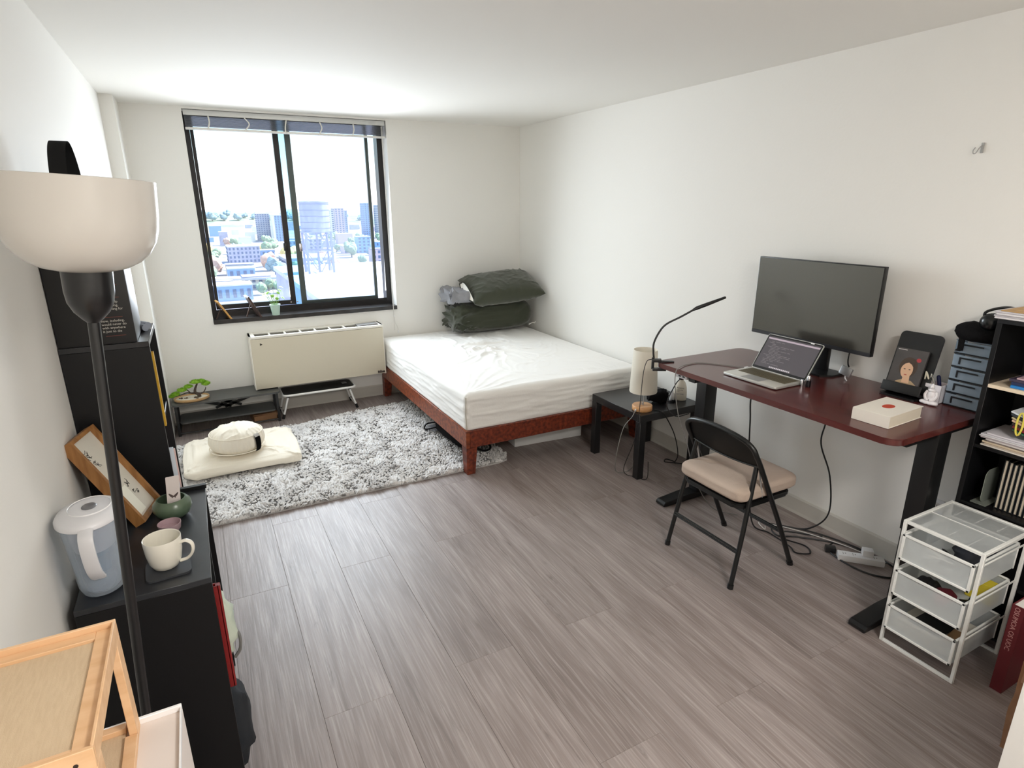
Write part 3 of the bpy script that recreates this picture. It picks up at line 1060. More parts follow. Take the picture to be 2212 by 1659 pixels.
# folded duvet: thick slab with rounded folded front edge and gathered left end
def duvet(x0, x1, y0, y1, z0, z1, seed, amp, gather):
    g = G()
    cx, cy, cz = (x0 + x1) / 2, (y0 + y1) / 2, (z0 + z1) / 2
    hx, hy, hz = (x1 - x0) / 2, (y1 - y0) / 2, (z1 - z0) / 2
    nu, nv = 84, 60
    def f(u, v):
        th, ph = 2 * math.pi * u, -math.pi / 2 + math.pi * v
        c = lambda t, e: math.copysign(abs(t) ** e, t)
        d = Vector((c(math.cos(ph), 0.45) * c(math.cos(th), 0.42), c(math.cos(ph), 0.45) * c(math.sin(th), 0.42), c(math.sin(ph), 0.75)))
        p = Vector((d.x * hx, d.y * hy, d.z * hz))
        n = Vector((d.x / hx, d.y / hy, d.z / hz)).normalized()
        left = max(0, -d.x) ** 2
        k = folds(p, 6, amp, seed, (0.8, 1.4, 1.4)) * (0.5 + 2.0 * left * gather) + folds(p, 15, amp * 0.4, seed + 3) * (0.3 + 1.6 * left * gather)
        if d.z < -0.75:
            k = 0
        p = p + n * (k - amp * 0.3)
        p.z = max(p.z, -hz)
        return (cx + p.x, cy + p.y, cz + p.z)
    g.grid(f, nu, nv, closed_u=True)
    g.merge(1e-4)
    return g
dv = obj('folded_duvet', duvet(2.05, 2.885, 4.985, 5.365, 0.580, 0.875, 3, 0.026, 1.0), OLIVE, None, loc=(2.46, 5.17, 0.58), angle=80)
tag(dv, 'thick folded dark olive duvet at bottom of bedding stack on bed', 'duvet')
g = G(); g.tube(spline([(2.80, 4.975, 0.628), (2.84, 4.972, 0.642), (2.865, 4.98, 0.636), (2.885, 4.995, 0.645)], 5), 0.005, 6)
obj('white_label', g, PAPER, dv)
dv2 = obj('grey_blanket', duvet(2.02, 2.42, 4.96, 5.34, 0.872, 0.998, 8, 0.022, 1.3), GREYC, None, loc=(2.22, 5.15, 0.872), angle=80)
tag(dv2, 'crumpled grey blanket squeezed between olive duvet and top pillow', 'blanket')
pm = TRS((2.545, 5.06, 1.0), 20, -4, -5)
g = place(pillow(0.72, 0.48, 0.20, seed=2, wr=0.014, sharp=0.5), pm)
pw = obj('pillow', g, OLIVE, None, loc=(2.545, 5.06, 0.9), angle=80)
tag(pw, 'dark olive pillow on top of bedding stack, white showing at open end', 'pillow')
g = G()
def slit(u, v):
    a = 2 * u - 1
    w = (1 - a * a) ** 0.8
    return pm @ Vector((-0.352 - 0.018 * w + 0.02 * (v - 0.5), 0.175 * a - 0.02, 0.042 * w * (2 * v - 1) + 0.030 * w))
g.grid(slit, 24, 6)
obj('pillow_insert', g, mat('white_pillow_core', (244, 240, 232), 0.85), pw, angle=80)
g = G()
for s in (1, -1):
    pts = []
    for k in range(17):
        a = -1 + 2 * k / 16
        w = (1 - a * a) ** 0.8
        pts.append(pm @ Vector((-0.352 - 0.018 * w + 0.010 * s, 0.185 * a - 0.02, 0.046 * w * s + 0.030 * w)))
    g.tube(pts, 0.006, 6)
obj('case_hem', g, mat('olive_hem', (40, 42, 33), 0.85), pw)

# ------------------------------------------------------------------ rug
RUGM = mat('grey_shag', (226, 224, 222), 0.95, spec=0.05, var=((5, 5, 5), 0.6), col2=(204, 202, 202))
rug = thing('shag_rug', 'grey shaggy rug on wood floor beside and under the bed', 'rug', (0.75, 4.2, 0))
RY0 = 3.437
def rug_far(x):
    t = (x - 0.4) / 1.0
    return 4.88 + 0.13 * min(1.3, max(-0.7, t)) - 0.05 * math.exp(-((x - 0.62) / 0.14) ** 2)
poly = [(-0.33, RY0), (1.70, RY0), (1.77, RY0 + 0.02), (1.80, RY0 + 0.08)] + [(1.80, 4.98)] + [(x, rug_far(x)) for x in (1.5, 1.1, 0.7, 0.3, -0.1, -0.33)]
g = G(); g.prism(poly, 0.0005, 0.010)
obj('backing', g, mat('rug_backing', (186, 184, 182), 0.9), rug, smooth=False)
random.seed(11)
verts, faces = [], []
cell = 0.0125
nx, ny = int(2.14 / cell), int(1.62 / cell)
for i in range(nx):
    for j in range(ny):
        x = -0.33 + (i + random.random()) * cell
        y = RY0 - 0.004 + (j + random.random()) * cell
        if y > rug_far(x) + 0.01 or x > 1.80 or (x > 1.70 and y < RY0 + 0.1 * ((x - 1.70) / 0.1) ** 2):
            continue
        if x > 1.95 and random.random() < 0.5:
            continue
        a = 2.6 * noise.noise(Vector((x * 9, y * 9, 1))) * 2.2 + 5.0 + random.uniform(-0.5, 0.5)
        h = 0.030 + 0.012 * noise.noise(Vector((x * 22, y * 22, 5))) + random.uniform(-0.004, 0.004)
        if -0.27 < x < 0.49 and 3.97 < y < 4.72:
            h = 0.018      # crushed under the mat
        if y < RY0 + 0.03 or y > rug_far(x) - 0.03:
            h *= 0.85
        lean = random.uniform(0.014, 0.026)
        dx, dy = math.cos(a) * lean, math.sin(a) * lean
        if y < RY0 + 0.02:
            dy = abs(dy) * 0.3
        if y > rug_far(x) - 0.02: dy = -abs(dy) * 0.3
        px, py = -math.sin(a), math.cos(a)
        b0 = len(verts)
        for (t, w, zz) in ((0.0, 0.0085, 0.006), (0.45, 0.0105, h * 0.66), (0.95, 0.0085, h), (1.25, 0.004, h * 0.86)):
            cx_, cy_ = x + dx * t, y + dy * t
            verts.append((cx_ - px * w, cy_ - py * w, zz))
            verts.append((cx_ + px * w, cy_ + py * w, zz))
            verts.append((cx_ + dx * 0.25, cy_ + dy * 0.25, zz + w * 0.8))
        for s in range(3):
            q = b0 + s * 3
            faces += [(q, q + 3, q + 5, q + 2), (q + 2, q + 5, q + 4, q + 1)]
me = bpy.data.meshes.new('pile')
me.from_pydata([(x - 0.75, y - 4.2, z) for x, y, z in verts], [], faces)
me.update(); me.shade_smooth(); me.materials.append(RUGM)
o = bpy.data.objects.new('pile', me); COL.objects.link(o); o.parent = rug; o['kind'] = 'stuff'; OFF[o.name] = Vector((0.75, 4.2, 0))

# ------------------------------------------------------------------ sitting mat and cushion
CREAMC = mat('cream_cotton', (232, 224, 208), 0.9, spec=0.1, sheen=0.2, bump=(120, 0.1))
def pad(x0, x1, y0, y1, z0, z1, amp, seed, ex=0.16):
    g = G()
    cx, cy, cz = (x0 + x1) / 2, (y0 + y1) / 2, (z0 + z1) / 2
    hx, hy, hz = (x1 - x0) / 2, (y1 - y0) / 2, (z1 - z0) / 2
    def f(u, v):
        th, ph = 2 * math.pi * u, -math.pi / 2 + math.pi * v
        c = lambda t, e: math.copysign(abs(t) ** e, t)
        cp = c(math.cos(ph), 0.5)
        d = Vector((cp * c(math.cos(th), ex), cp * c(math.sin(th), ex), c(math.sin(ph), 0.6)))
        # push towards a square plan
        mx = max(abs(d.x), abs(d.y), 1e-6)
        p = Vector((d.x * hx, d.y * hy, d.z * hz))
        if d.z > -0.6:
            k = folds(p, 7, amp, seed, (1, 1.6, 1)) + folds(p, 17, amp * 0.4, seed + 2)
            n = Vector((d.x * 0.4, d.y * 0.4, d.z)).normalized()
            p += n * (k - amp * 0.3)
        p.z = max(p.z, -hz)
        return (cx + p.x, cy + p.y, cz + p.z)
    g.grid(f, 120, 50, closed_u=True)
    g.merge(1e-4)
    return g
zb = obj('sitting_mat', pad(-0.265, 0.475, 4.045, 4.685, 0.026, 0.112, 0.012, 4), CREAMC, None, loc=(0.1, 4.37, 0.026), angle=80)
tag(zb, 'flat square cream sitting mat lying on grey shag rug', 'mat')
zf = thing('round_cushion', 'plump round cream floor cushion with black strap on the mat', 'cushion', (0.082, 4.30, 0.114))
g = G()
def zaf(u, v):
    th = 2 * math.pi * u
    ph = -math.pi / 2 + math.pi * v
    c = lambda t, e: math.copysign(abs(t) ** e, t)
    r = c(math.cos(ph), 0.62)
    z = c(math.sin(ph), 0.80)
    zz = 0.083 * z
    rad = 0.178 * r
    if z > -0.98:
        rad += 0.004 * math.sin(th * 30 + 3 * noise.noise(Vector((math.cos(th), math.sin(th), 1)) * 2)) * (1 - abs(z)) ** 0.5
    p = Vector((rad * math.cos(th), rad * math.sin(th), zz))
    if z > 0.2:
        p.z += folds(p, 9, 0.012, 2) * (1 - r * 0.3) + 0.012 * (1 - r)
    return (0.082 + p.x * 1.0, 4.30 + p.y, 0.114 + 0.083 + p.z)
g.grid(zaf, 150, 44, closed_u=True)
g.merge(1e-4)
obj('body', g, CREAMC, zf, angle=80)
g = G(); g.tube([(0.082 + 0.179 * math.cos(t), 4.30 + 0.179 * math.sin(t), 0.142) for t in [2 * math.pi * k / 60 for k in range(60)]], 0.0035, 6, closed=True)
g.tube([(0.082 + 0.170 * math.cos(t), 4.30 + 0.170 * math.sin(t), 0.246) for t in [2 * math.pi * k / 60 for k in range(60)]], 0.003, 6, closed=True)
obj('piping', g, CREAMC, zf)
g = G()
a0 = R(-47)
def strap(u, v):
    a = a0 + (u - 0.5) * 0.24
    z = 0.128 + 0.120 * v
    rad = 0.190 - 0.016 * abs(2 * v - 1) ** 3
    return (0.082 + rad * math.cos(a), 4.30 + rad * math.sin(a), z)
g.grid(strap, 6, 12)
bmesh.ops.solidify(g.b, geom=g.b.faces[:], thickness=0.003)
st = obj('carry_strap', g, BLACKFABRIC, zf)
g = G()
g.grid(lambda u, v: Vector(strap(u, 0.86 + 0.18 * v)) * 1.0 + Vector((0.0012, -0.0012, 0.002)), 4, 4)
bmesh.ops.solidify(g.b, geom=g.b.faces[:], thickness=0.002)
obj('white_tag', g, PAPER, st)

# ------------------------------------------------------------------ low black table with the little pine, and the lap table
GREYTOP = mat('dark_grey_laminate', (70, 71, 70), 0.38, var=(5, 0.3), col2=(82, 83, 80))
lt = thing('low_table', 'low two-tier dark grey table against wall left of heater', 'table', (0.07, 5.23, 0))
g = G(); g.prism(rounded_rect(-0.325, 5.075, 0.472, 5.38, 0.03), 0.248, 0.262); obj('tabletop', g, GREYTOP, lt)
g = G(); g.prism(rounded_rect(-0.285, 5.085, 0.425, 5.335, 0.03), 0.098, 0.110); obj('lower_shelf', g, GREYTOP, lt)
for x in (-0.30, 0.445):
    for y in (5.095, 5.355):
        g = G(); g.box(x - 0.010, y - 0.010, 0, x + 0.010, y + 0.010, 0.248); obj('leg', g, BLACKMETAL, lt, smooth=False)
    g = G(); g.box(x - 0.009, 5.105, 0.012, x + 0.009, 5.345, 0.028); obj('foot_rail', g, BLACKMETAL, lt, smooth=False)
g = G(); g.cyl((-0.30, 5.095, 0.02), (0.445, 5.095, 0.02), 0.007, n=8); obj('front_rail', g, BLACKMETAL, lt)
def flat_bar(p0, p1, w, t):
    g = G(); p0, p1 = Vector(p0), Vector(p1)
    L = (p1 - p0).length
    vs = g.box(0, -t / 2, -w / 2, L, t / 2, w / 2)
    d = p1 - p0
    ang = math.atan2(d.z, d.x)
    for v in vs:
        v.co = Matrix.Rotation(-ang, 3, 'Y') @ v.co + p0
    return g
for a, b in (((-0.29, 5.352, 0.235), (0.10, 5.352, 0.115)), ((0.435, 5.352, 0.235), (0.05, 5.352, 0.115)), ((-0.10, 5.352, 0.24), (0.18, 5.352, 0.115)), ((0.26, 5.352, 0.24), (-0.02, 5.352, 0.115)), ((-0.29, 5.352, 0.02), (-0.12, 5.352, 0.092)), ((0.435, 5.352, 0.02), (0.27, 5.352, 0.092))):
    obj('cross_brace', flat_bar(a, b, 0.022, 0.004), BLACKMETAL, lt, smooth=False)
bz = thing('bonsai_tray', 'small bright green bonsai pine in oval tray of white sand', 'bonsai', (-0.18, 5.19, 0.262))
TRAYW = mat('pale_bamboo', (206, 168, 120), 0.5)
bx, by, bzz = -0.18, 5.19, 0.2625
g = G(); g.lathe([(0, 0), (0.118, 0), (0.126, 0.006), (0.128, 0.024), (0.122, 0.024), (0.119, 0.012), (0, 0.012)], (bx, by, bzz), 48, 1.0, 0.72)
obj('tray', g, TRAYW, bz)
g = G(); g.lathe([(0.1185, 0.013), (0.09, 0.017), (0.05, 0.016), (0, 0.018)], (bx, by, bzz), 48, 1.0, 0.72)
obj('sand', g, mat('white_sand', (238, 230, 216), 0.9, bump=(400, 0.3)), bz)
random.seed(3)
for q in range(9):
    cx, cy = (bx - 0.055 + random.uniform(-0.03, 0.03), by - 0.01 + random.uniform(-0.02, 0.02)) if q < 5 else (bx + 0.05 + random.uniform(-0.03, 0.04), by - 0.03 + random.uniform(-0.02, 0.02))
    g = G(); s = random.uniform(0.005, 0.011)
    g.ball((cx, cy, bzz + 0.017 + s * 0.4), s, s * 1.2, s * 0.7, 8, 6)
    for v in g.b.verts: v.co += Vector((noise.noise(v.co * 200), noise.noise(v.co * 200 + Vector((3, 0, 0))), 0)) * s * 0.3
    obj('pebble', g, mat('brown_pebble', (98, 84, 70), 0.8), bz)
BARK = mat('bonsai_bark', (74, 62, 54), 0.85, bump=(120, 0.5))
def Q(px, pz, dy=0.0):     # tree silhouette: along the tray, height above it
    return (bx + px, by + dy, bzz + pz)
g = G()
g.tube(spline([Q(0.055, 0.014), Q(0.052, 0.035), Q(0.030, 0.055), Q(0.034, 0.085), Q(0.048, 0.115), Q(0.055, 0.128)], 6), 0.010, 8, taper=[1.5 - 1.0 * k / 30 for k in range(31)])
g.tube(spline([Q(0.042, 0.050), Q(0.005, 0.050, 0.01), Q(-0.03, 0.056, 0.015), Q(-0.075, 0.048, 0.0), Q(-0.11, 0.040, -0.01)], 6), 0.006, 7, taper=[1.2 - 0.8 * k / 24 for k in range(25)])
g.tube(spline([Q(0.048, 0.034), Q(0.085, 0.048, -0.01), Q(0.105, 0.075, -0.01), Q(0.110, 0.092, -0.01)], 6), 0.005, 7, taper=[1.2 - 0.7 * k / 18 for k in range(19)])
g.tube(spline([Q(0.0, 0.052), Q(-0.02, 0.072, 0.02), Q(-0.03, 0.085, 0.02)], 5), 0.004, 6)
obj('trunk', g, BARK, bz)
g = G(); g.lathe([(0.018, 0.012), (0.014, 0.022), (0, 0.024)], (bx + 0.055, by, bzz), 14); obj('root_base', g, mat('dark_soil', (48, 40, 34), 0.9), bz)
LEAFB = mat('bright_pine_green', (150, 196, 52), 0.7, var=(60, 0.6), col2=(108, 160, 34))
random.seed(8)
for (px, pz, rx, rz, ry) in ((0.045, 0.140, 0.052, 0.018, 0.034), (0.115, 0.118, 0.036, 0.022, 0.028), (0.085, 0.140, 0.034, 0.016, 0.026), (-0.012, 0.108, 0.036, 0.016, 0.028), (-0.060, 0.086, 0.040, 0.018, 0.028), (-0.108, 0.058, 0.036, 0.018, 0.024), (-0.138, 0.044, 0.028, 0.013, 0.02)):
    g = G()
    for q in range(260):
        th, ph = random.uniform(0, 2 * math.pi), random.uniform(-0.5, 1.57)
        d = Vector((math.cos(ph) * math.cos(th), math.cos(ph) * math.sin(th), math.sin(ph)))
        p = Vector(Q(px + d.x * rx * 0.8, pz + d.z * rz * 0.8, d.y * ry * 0.8))
        n = (Vector((d.x, d.y, d.z + 0.5)).normalized() + Vector((random.uniform(-.5, .5), random.uniform(-.5, .5), random.uniform(-.2, .5)))).normalized()
        t = n.orthogonal().normalized() * 0.0016
        t2 = n.cross(t).normalized() * 0.0016
        tip = p + n * random.uniform(0.008, 0.013)
        a, b, c, e = (g.b.verts.new(p + t), g.b.verts.new(p - t * 0.5 + t2), g.b.verts.new(p - t * 0.5 - t2), g.b.verts.new(tip))
        for f in ((a, b, e), (b, c, e), (c, a, e)): g.b.faces.new(f)
    g.ball(Q(px, pz), rx * 0.8, ry * 0.8, rz * 0.8, 12, 8)
    obj('foliage_pad', g, LEAFB, bz, smooth=False)

lp_ = thing('lap_table', 'folding lap table, black top with white rim, under the heater', 'table', (0.80, 5.25, 0))
g = G(); g.prism(rounded_rect(0.505, 5.138, 1.105, 5.385, 0.035), 0.194, 0.204); obj('tabletop', g, mat('black_grained_top', (20, 20, 20), 0.5, bump=(60, 0.2)), lp_)
P = [(x, y, 0.196) for x, y in rounded_rect(0.500, 5.133, 1.110, 5.39, 0.04)]
g = G(); g.tube(P, 0.0095, 8, closed=True); obj('rim', g, WHITEMETAL, lp_)
for (x, xf) in ((0.540, 0.478), (1.058, 1.112)):
    for (y, yf) in ((5.150, 5.128), (5.365, 5.36)):
        g = G(); p0, p1 = Vector((x, y, 0.190)), Vector((xf, yf, 0.0))
        pm_ = p0.lerp(p1, 0.80)
        g.cyl(p0, pm_, 0.0085, n=10); lg = obj('leg', g, WHITEMETAL, lp_)
        g = G(); g.cyl(pm_, p1, 0.012, n=10); obj('black_foot', g, BLACKPLASTIC, lg)
        g = G(); g.cyl(p0 + Vector((0, 0, 0.004)), p0.lerp(p1, 0.07), 0.013, n=10); obj('collar', g, BLACKPLASTIC, lg)
    g = G(); g.cyl((xf + (x - xf) * 0.15, 5.13, 0.03), (xf + (x - xf) * 0.15, 5.36, 0.03), 0.006, n=8); obj('stretcher', g, WHITEMETAL, lp_)
g = G(); g.box(1.02, 5.25, 0.2045, 1.06, 5.30, 0.209, bev=0.002); obj('cup_slot', g, mat('slot_grey', (120, 120, 122), 0.4), lp_)
# cardboard edge under the low table
g = G(); g.box(0.24, 5.16, 0.0, 0.44, 5.33, 0.05, bev=0.002, rot=(0, 0, 8)); g.box(0.25, 5.17, 0.05, 0.43, 5.32, 0.056)
tag(obj('flat_box', g, mat('cardboard', (150, 112, 80), 0.8), None, loc=(0.34, 5.25, 0), smooth=False), 'flat brown cardboard box pushed under the low table', 'box')

# ------------------------------------------------------------------ things on the sill
def easel_frame(name, x, y, label, fm, h, w, lean, yaw):
    t = thing(name, label, 'picture frame', (x, y, 0.8505))
    c, s = math.cos(R(lean)), math.sin(R(lean))
    # frame stands facing +x and leans back towards -x; its width runs along y, turned by yaw
    Mx = Matrix.Translation((x, y, 0.8505)) @ Matrix.Rotation(R(yaw), 4, 'Z') @ Matrix.Rotation(R(-lean), 4, 'Y')
    def add(nm, boxes, mm):
        g = G()
        for b in boxes: g.box(*b, bev=0.0015, seg=1)
        g.b.transform(Mx)
        lo = min(v.co.z for v in g.b.verts)
        return obj(nm, g, mm, t)
    tk = 0.014
    add('frame', [(-tk, -w / 2, 0.0, 0, w / 2, 0.014), (-tk, -w / 2, h - 0.014, 0, w / 2, h), (-tk, -w / 2, 0.014, 0, -w / 2 + 0.014, h - 0.014), (-tk, w / 2 - 0.014, 0.014, 0, w / 2, h - 0.014)], fm)
    add('print', [(-0.009, -w / 2 + 0.012, 0.012, -0.005, w / 2 - 0.012, h - 0.012)], PAPER)
    add('backing', [(-0.0135, -w / 2 + 0.01, 0.01, -0.010, w / 2 - 0.01, h - 0.01)], mat('brown_backing', (70, 48, 36), 0.7))
    g = G()
    top = Mx @ Vector((-tk - 0.001, 0, h * 0.62))
    foot = Mx @ Vector((0, 0, 0)); foot = Vector((x, y, 0.8505)) + Matrix.Rotation(R(yaw), 3, 'Z') @ Vector((-h * math.sin(R(lean)) * 0.62 - 0.055, 0, 0.001))
    d = Matrix.Rotation(R(yaw), 3, 'Z') @ Vector((0, 0.012, 0))
    q = Matrix.Rotation(R(yaw), 3, 'Z') @ Vector((0.003, 0, 0))
    A = [top + d * 0.6, top - d * 0.6, foot - d, foot + d]
    vs = [g.b.verts.new(p + q) for p in A] + [g.b.verts.new(p - q) for p in A]
    for f in ((0, 1, 2, 3), (7, 6, 5, 4), (0, 4, 5, 1), (1, 5, 6, 2), (2, 6, 7, 3), (3, 7, 4, 0)): g.b.faces.new([vs[k] for k in f])
    obj('easel_leg', g, mat('brown_backing', (70, 48, 36), 0.7), t, smooth=False)
easel_frame('photo_frame', 0.196, 5.455, 'light wood easel photo frame at left end of window sill', wood('light_oak', (214, 164, 92), (184, 132, 66), (8, 40, 8)), 0.175, 0.13, 30, 8)
easel_frame('photo_frame', 0.425, 5.455, 'dark brown easel photo frame on sill beside the green plant', wood('dark_walnut', (72, 46, 36), (46, 28, 22), (8, 40, 8)), 0.195, 0.15, 26, 8)
pt = thing('potted_plant', 'leafy green plant in small pale green pot on window sill', 'plant', (0.548, 5.405, 0.8505))
px_, py_ = 0.548, 5.405
g = G(); g.lathe([(0, 0), (0.028, 0), (0.030, 0.003), (0.040, 0.082), (0.044, 0.084), (0.044, 0.092), (0.038, 0.092), (0.036, 0.070), (0, 0.070)], (px_, py_, 0.8505), 28)
obj('pot', g, mat('pale_mint_ceramic', (182, 206, 192), 0.35), pt)
g = G(); g.lathe([(0.0365, 0.074), (0, 0.078)], (px_, py_, 0.8505), 20); obj('soil', g, mat('dark_soil', (48, 40, 34), 0.9), pt)
random.seed(21)
LEAFG = mat('leaf_green', (128, 176, 60), 0.5, var=(40, 0.5), col2=(96, 150, 40))
STEMG = mat('stem_green', (120, 156, 70), 0.6)
for (dx, dz, dy) in ((-0.055, 0.190, 0.0), (-0.035, 0.205, -0.02), (-0.012, 0.18, -0.03), (0.0, 0.215, 0.02), (0.022, 0.20, -0.02), (0.035, 0.215, 0.0), (0.050, 0.235, 0.02), (0.052, 0.150, -0.02), (-0.022, 0.165, 0.03), (0.012, 0.155, -0.035), (-0.065, 0.165, 0.02)):
    g = G()
    tip = Vector((px_ + dx, py_ + dy, 0.8505 + dz))
    base = Vector((px_ + dx * 0.25, py_ + dy * 0.2, 0.925))
    g.tube(spline([base, base.lerp(tip, 0.55) + Vector((dx * 0.1, 0, 0.02)), tip], 5), 0.0015, 5)
    sm = obj('stem', g, STEMG, pt)
    g = G()
    d = Vector((dx * 1.2 + random.uniform(-.01, .01), dy - 0.02, -0.012)).normalized()
    sd = d.cross(Vector((0, 0, 1))).normalized()
    L, W = random.uniform(0.034, 0.046), random.uniform(0.013, 0.018)
    def lf(u, v):
        w = W * math.sin(math.pi * min(1, u * 0.97 + 0.03)) ** 0.7
        return tip + d * (L * u) + sd * (w * (2 * v - 1)) + Vector((0, 0, 0.010 * math.sin(math.pi * u) - 0.35 * w * abs(2 * v - 1) - 0.014 * u * u))
    g.grid(lf, 8, 5)
    obj('leaf', g, LEAFG, sm, angle=80)

# things pushed under the bed
g = G(); g.box(1.945, 3.62, 0.0005, 2.52, 4.05, 0.115, bev=0.006, rot=(0, 0, -4)); g.box(1.935, 3.61, 0.112, 2.53, 4.06, 0.128, bev=0.004, rot=(0, 0, -4))
tag(obj('storage_box', g, mat('white_box_plastic', (222, 222, 220), 0.45), None, loc=(2.23, 3.83, 0)), 'flat white storage box under foot end of the bed', 'box')
bg = thing('soft_bag', 'black soft bag lying on rug under the bed frame', 'bag', (1.62, 3.95, 0.03))
g = G()
def bagf(u, v):
    th, ph = 2 * math.pi * u, -math.pi / 2 + math.pi * v
    c = lambda t, e: math.copysign(abs(t) ** e, t)
    d = Vector((c(math.cos(ph), .6) * c(math.cos(th), .5), c(math.cos(ph), .6) * c(math.sin(th), .5), c(math.sin(ph), .8)))
    p = Vector((d.x * 0.13, d.y * 0.30, d.z * 0.045))
    p += d * folds(p, 10, 0.01, 6)
    p.z = max(p.z, -0.043)
    return (1.62 + p.x, 3.95 + p.y, 0.088 + p.z)
g.grid(bagf, 40, 20, closed_u=True); g.merge(1e-4)
obj('body', g, BLACKFABRIC, bg, angle=80)
g = G(); g.tube(spline([(1.50, 4.18, 0.10), (1.455, 4.23, 0.08), (1.43, 4.235, 0.05), (1.44, 4.20, 0.046), (1.50, 4.10, 0.09)], 6), 0.006, 6); g.tube(spline([(1.56, 3.68, 0.1), (1.59, 3.62, 0.075), (1.66, 3.585, 0.05), (1.72, 3.62, 0.055), (1.70, 3.70, 0.09)], 6), 0.008, 6)
obj('strap', g, BLACKFABRIC, bg)
g = G(); g.box(1.455, 4.13, 0.048, 1.55, 4.24, 0.056, bev=0.002, rot=(6, 4, 20)); obj('grey_flap', g, GREYC, bg)
# ------------------------------------------------------------------ side table and lamp by the bed
TBL = mat('black_brown_foil', (24, 23, 24), 0.34, spec=0.5, var=(4, 0.3), col2=(38, 38, 40))
sdt = thing('side_table', 'square black side table between bed and desk', 'table', (2.65, 3.03, 0))
TX0, TX1, TY0, TY1 = 2.385, 2.912, 2.770, 3.305
g = G(); g.box(TX0, TY0, 0.40, TX1, TY1, 0.45, bev=0.002, seg=1); obj('tabletop', g, TBL, sdt)
for (x, y) in ((TX0, TY0), (TX1 - 0.05, TY0), (TX0, TY1 - 0.05), (TX1 - 0.05, TY1 - 0.05)):
    x2 = x + (0.016 if x == TX0 else 0)
    g = G(); g.box(x, y, 0, x + 0.05, y + 0.05, 0.3995, bev=0.002, seg=1); obj('leg', g, TBL, sdt)
LINEN = mat('cream_linen', (232, 226, 212), 0.9, spec=0.1, bump=((900, 900, 300), 0.25))
tl = thing('table_lamp', 'small table lamp, cream cylinder shade on round wooden base', 'lamp', (2.475, 2.868, 0.45))
lx, ly = 2.475, 2.868
g = G(); g.lathe([(0, 0.0005), (0.064, 0.0005), (0.066, 0.003), (0.066, 0.030), (0.063, 0.034), (0, 0.034)], (lx, ly, 0.45), 40); obj('base', g, wood('pale_beech', (222, 172, 122), (204, 148, 96), (8, 60, 60), 0.45), tl)
g = G()
for a in (0, 120, 240):
    g.cyl((lx + 0.012 * math.cos(R(a + 20)), ly + 0.012 * math.sin(R(a + 20)), 0.48), (lx + 0.012 * math.cos(R(a + 20)), ly + 0.012 * math.sin(R(a + 20)), 0.80), 0.003, n=8)
g.cyl((lx, ly, 0.483), (lx, ly, 0.50), 0.006, n=10)
obj('stem', g, ALU, tl)
g = G(); g.cyl((lx, ly, 0.62), (lx, ly, 0.69), 0.015, n=12); obj('bulb_holder', g, BLACKPLASTIC, tl)
g = G(); g.lathe([(0.088, 0.575), (0.090, 0.580), (0.0765, 0.853), (0.075, 0.857), (0.0735, 0.853), (0.086, 0.580), (0.088, 0.575)], (lx, ly, 0), 48); sh = obj('shade', g, LINEN, tl)
g = G()
for a in (0, 120, 240):
    g.cyl((lx, ly, 0.80), (lx + 0.0745 * math.cos(R(a)), ly + 0.0745 * math.sin(R(a)), 0.838), 0.0015, n=6)
obj('spider', g, ALU, sh)
cable('lamp_cord', [(lx - 0.064, ly - 0.01, 0.462), (lx - 0.09, ly - 0.035, 0.463), (lx - 0.13, ly - 0.06, 0.44), (2.295, 2.83, 0.36), (2.26, 2.84, 0.18), (2.31, 2.90, 0.03), (2.40, 2.90, 0.005), (2.50, 2.95, 0.004), (2.66, 3.05, 0.004), (2.76, 3.10, 0.005)], 0.0028, CABLEG, 'pale grey cord hanging from table lamp base to the floor')
g = G(); g.cyl((lx - 0.063, ly - 0.012, 0.464), (lx - 0.080, ly - 0.028, 0.463), 0.006, n=10); obj('plug_socket', g, WHITEPLASTIC, tl)
pc = thing('fabric_pouch', 'crumpled black fabric pouch on side table beside white bottle', 'pouch', (2.70, 2.95, 0.45))
g = G()
def pf(u, v):
    th, ph = 2 * math.pi * u, -math.pi / 2 + math.pi * v
    c = lambda t, e: math.copysign(abs(t) ** e, t)
    d = Vector((c(math.cos(ph), .7) * c(math.cos(th), .8), c(math.cos(ph), .7) * c(math.sin(th), .8), c(math.sin(ph), .8)))
    p = Vector((d.x * 0.075, d.y * 0.05, d.z * 0.043 * (1 + 0.35 * d.x)))
    p += d * (folds(p, 22, 0.012, 4) - 0.004)
    p.z = max(p.z, -0.043)
    M = Matrix.Rotation(R(-25), 3, 'Z')
    p = M @ p
    return (2.655 + p.x, 2.93 + p.y, 0.4945 + p.z)
g.grid(pf, 40, 22, closed_u=True); g.merge(1e-4)
obj('body', g, BLACKFABRIC, pc, angle=80)
g = G(); g.tube(spline([(2.72, 2.90, 0.455), (2.755, 2.875, 0.455), (2.775, 2.885, 0.456), (2.765, 2.905, 0.456)], 5), 0.004, 6); obj('cord_loop', g, BLACKFABRIC, pc)
bt = thing('lotion_bottle', 'white lotion bottle with brown cap standing on side table', 'bottle', (2.838, 2.905, 0.45))
CREAMPL = mat('cream_plastic', (226, 220, 206), 0.35)
bx_, by_ = 2.838, 2.905
def bottle_shell(cx, cy, prof, ang, depth):
    g = G()
    vs = g.lathe([(r_, z) for r_, z in prof], (0, 0, 0), 32, 1.0, depth)
    g.b.transform(Matrix.Translation((cx, cy, 0.4503)) @ Matrix.Rotation(R(ang), 4, 'Z'))
    return g
obj('body', bottle_shell(bx_, by_, [(0, 0), (0.040, 0), (0.044, 0.005), (0.044, 0.055), (0.040, 0.095), (0.030, 0.125), (0.019, 0.140), (0.015, 0.146), (0, 0.146)], -45, 0.62), CREAMPL, bt)
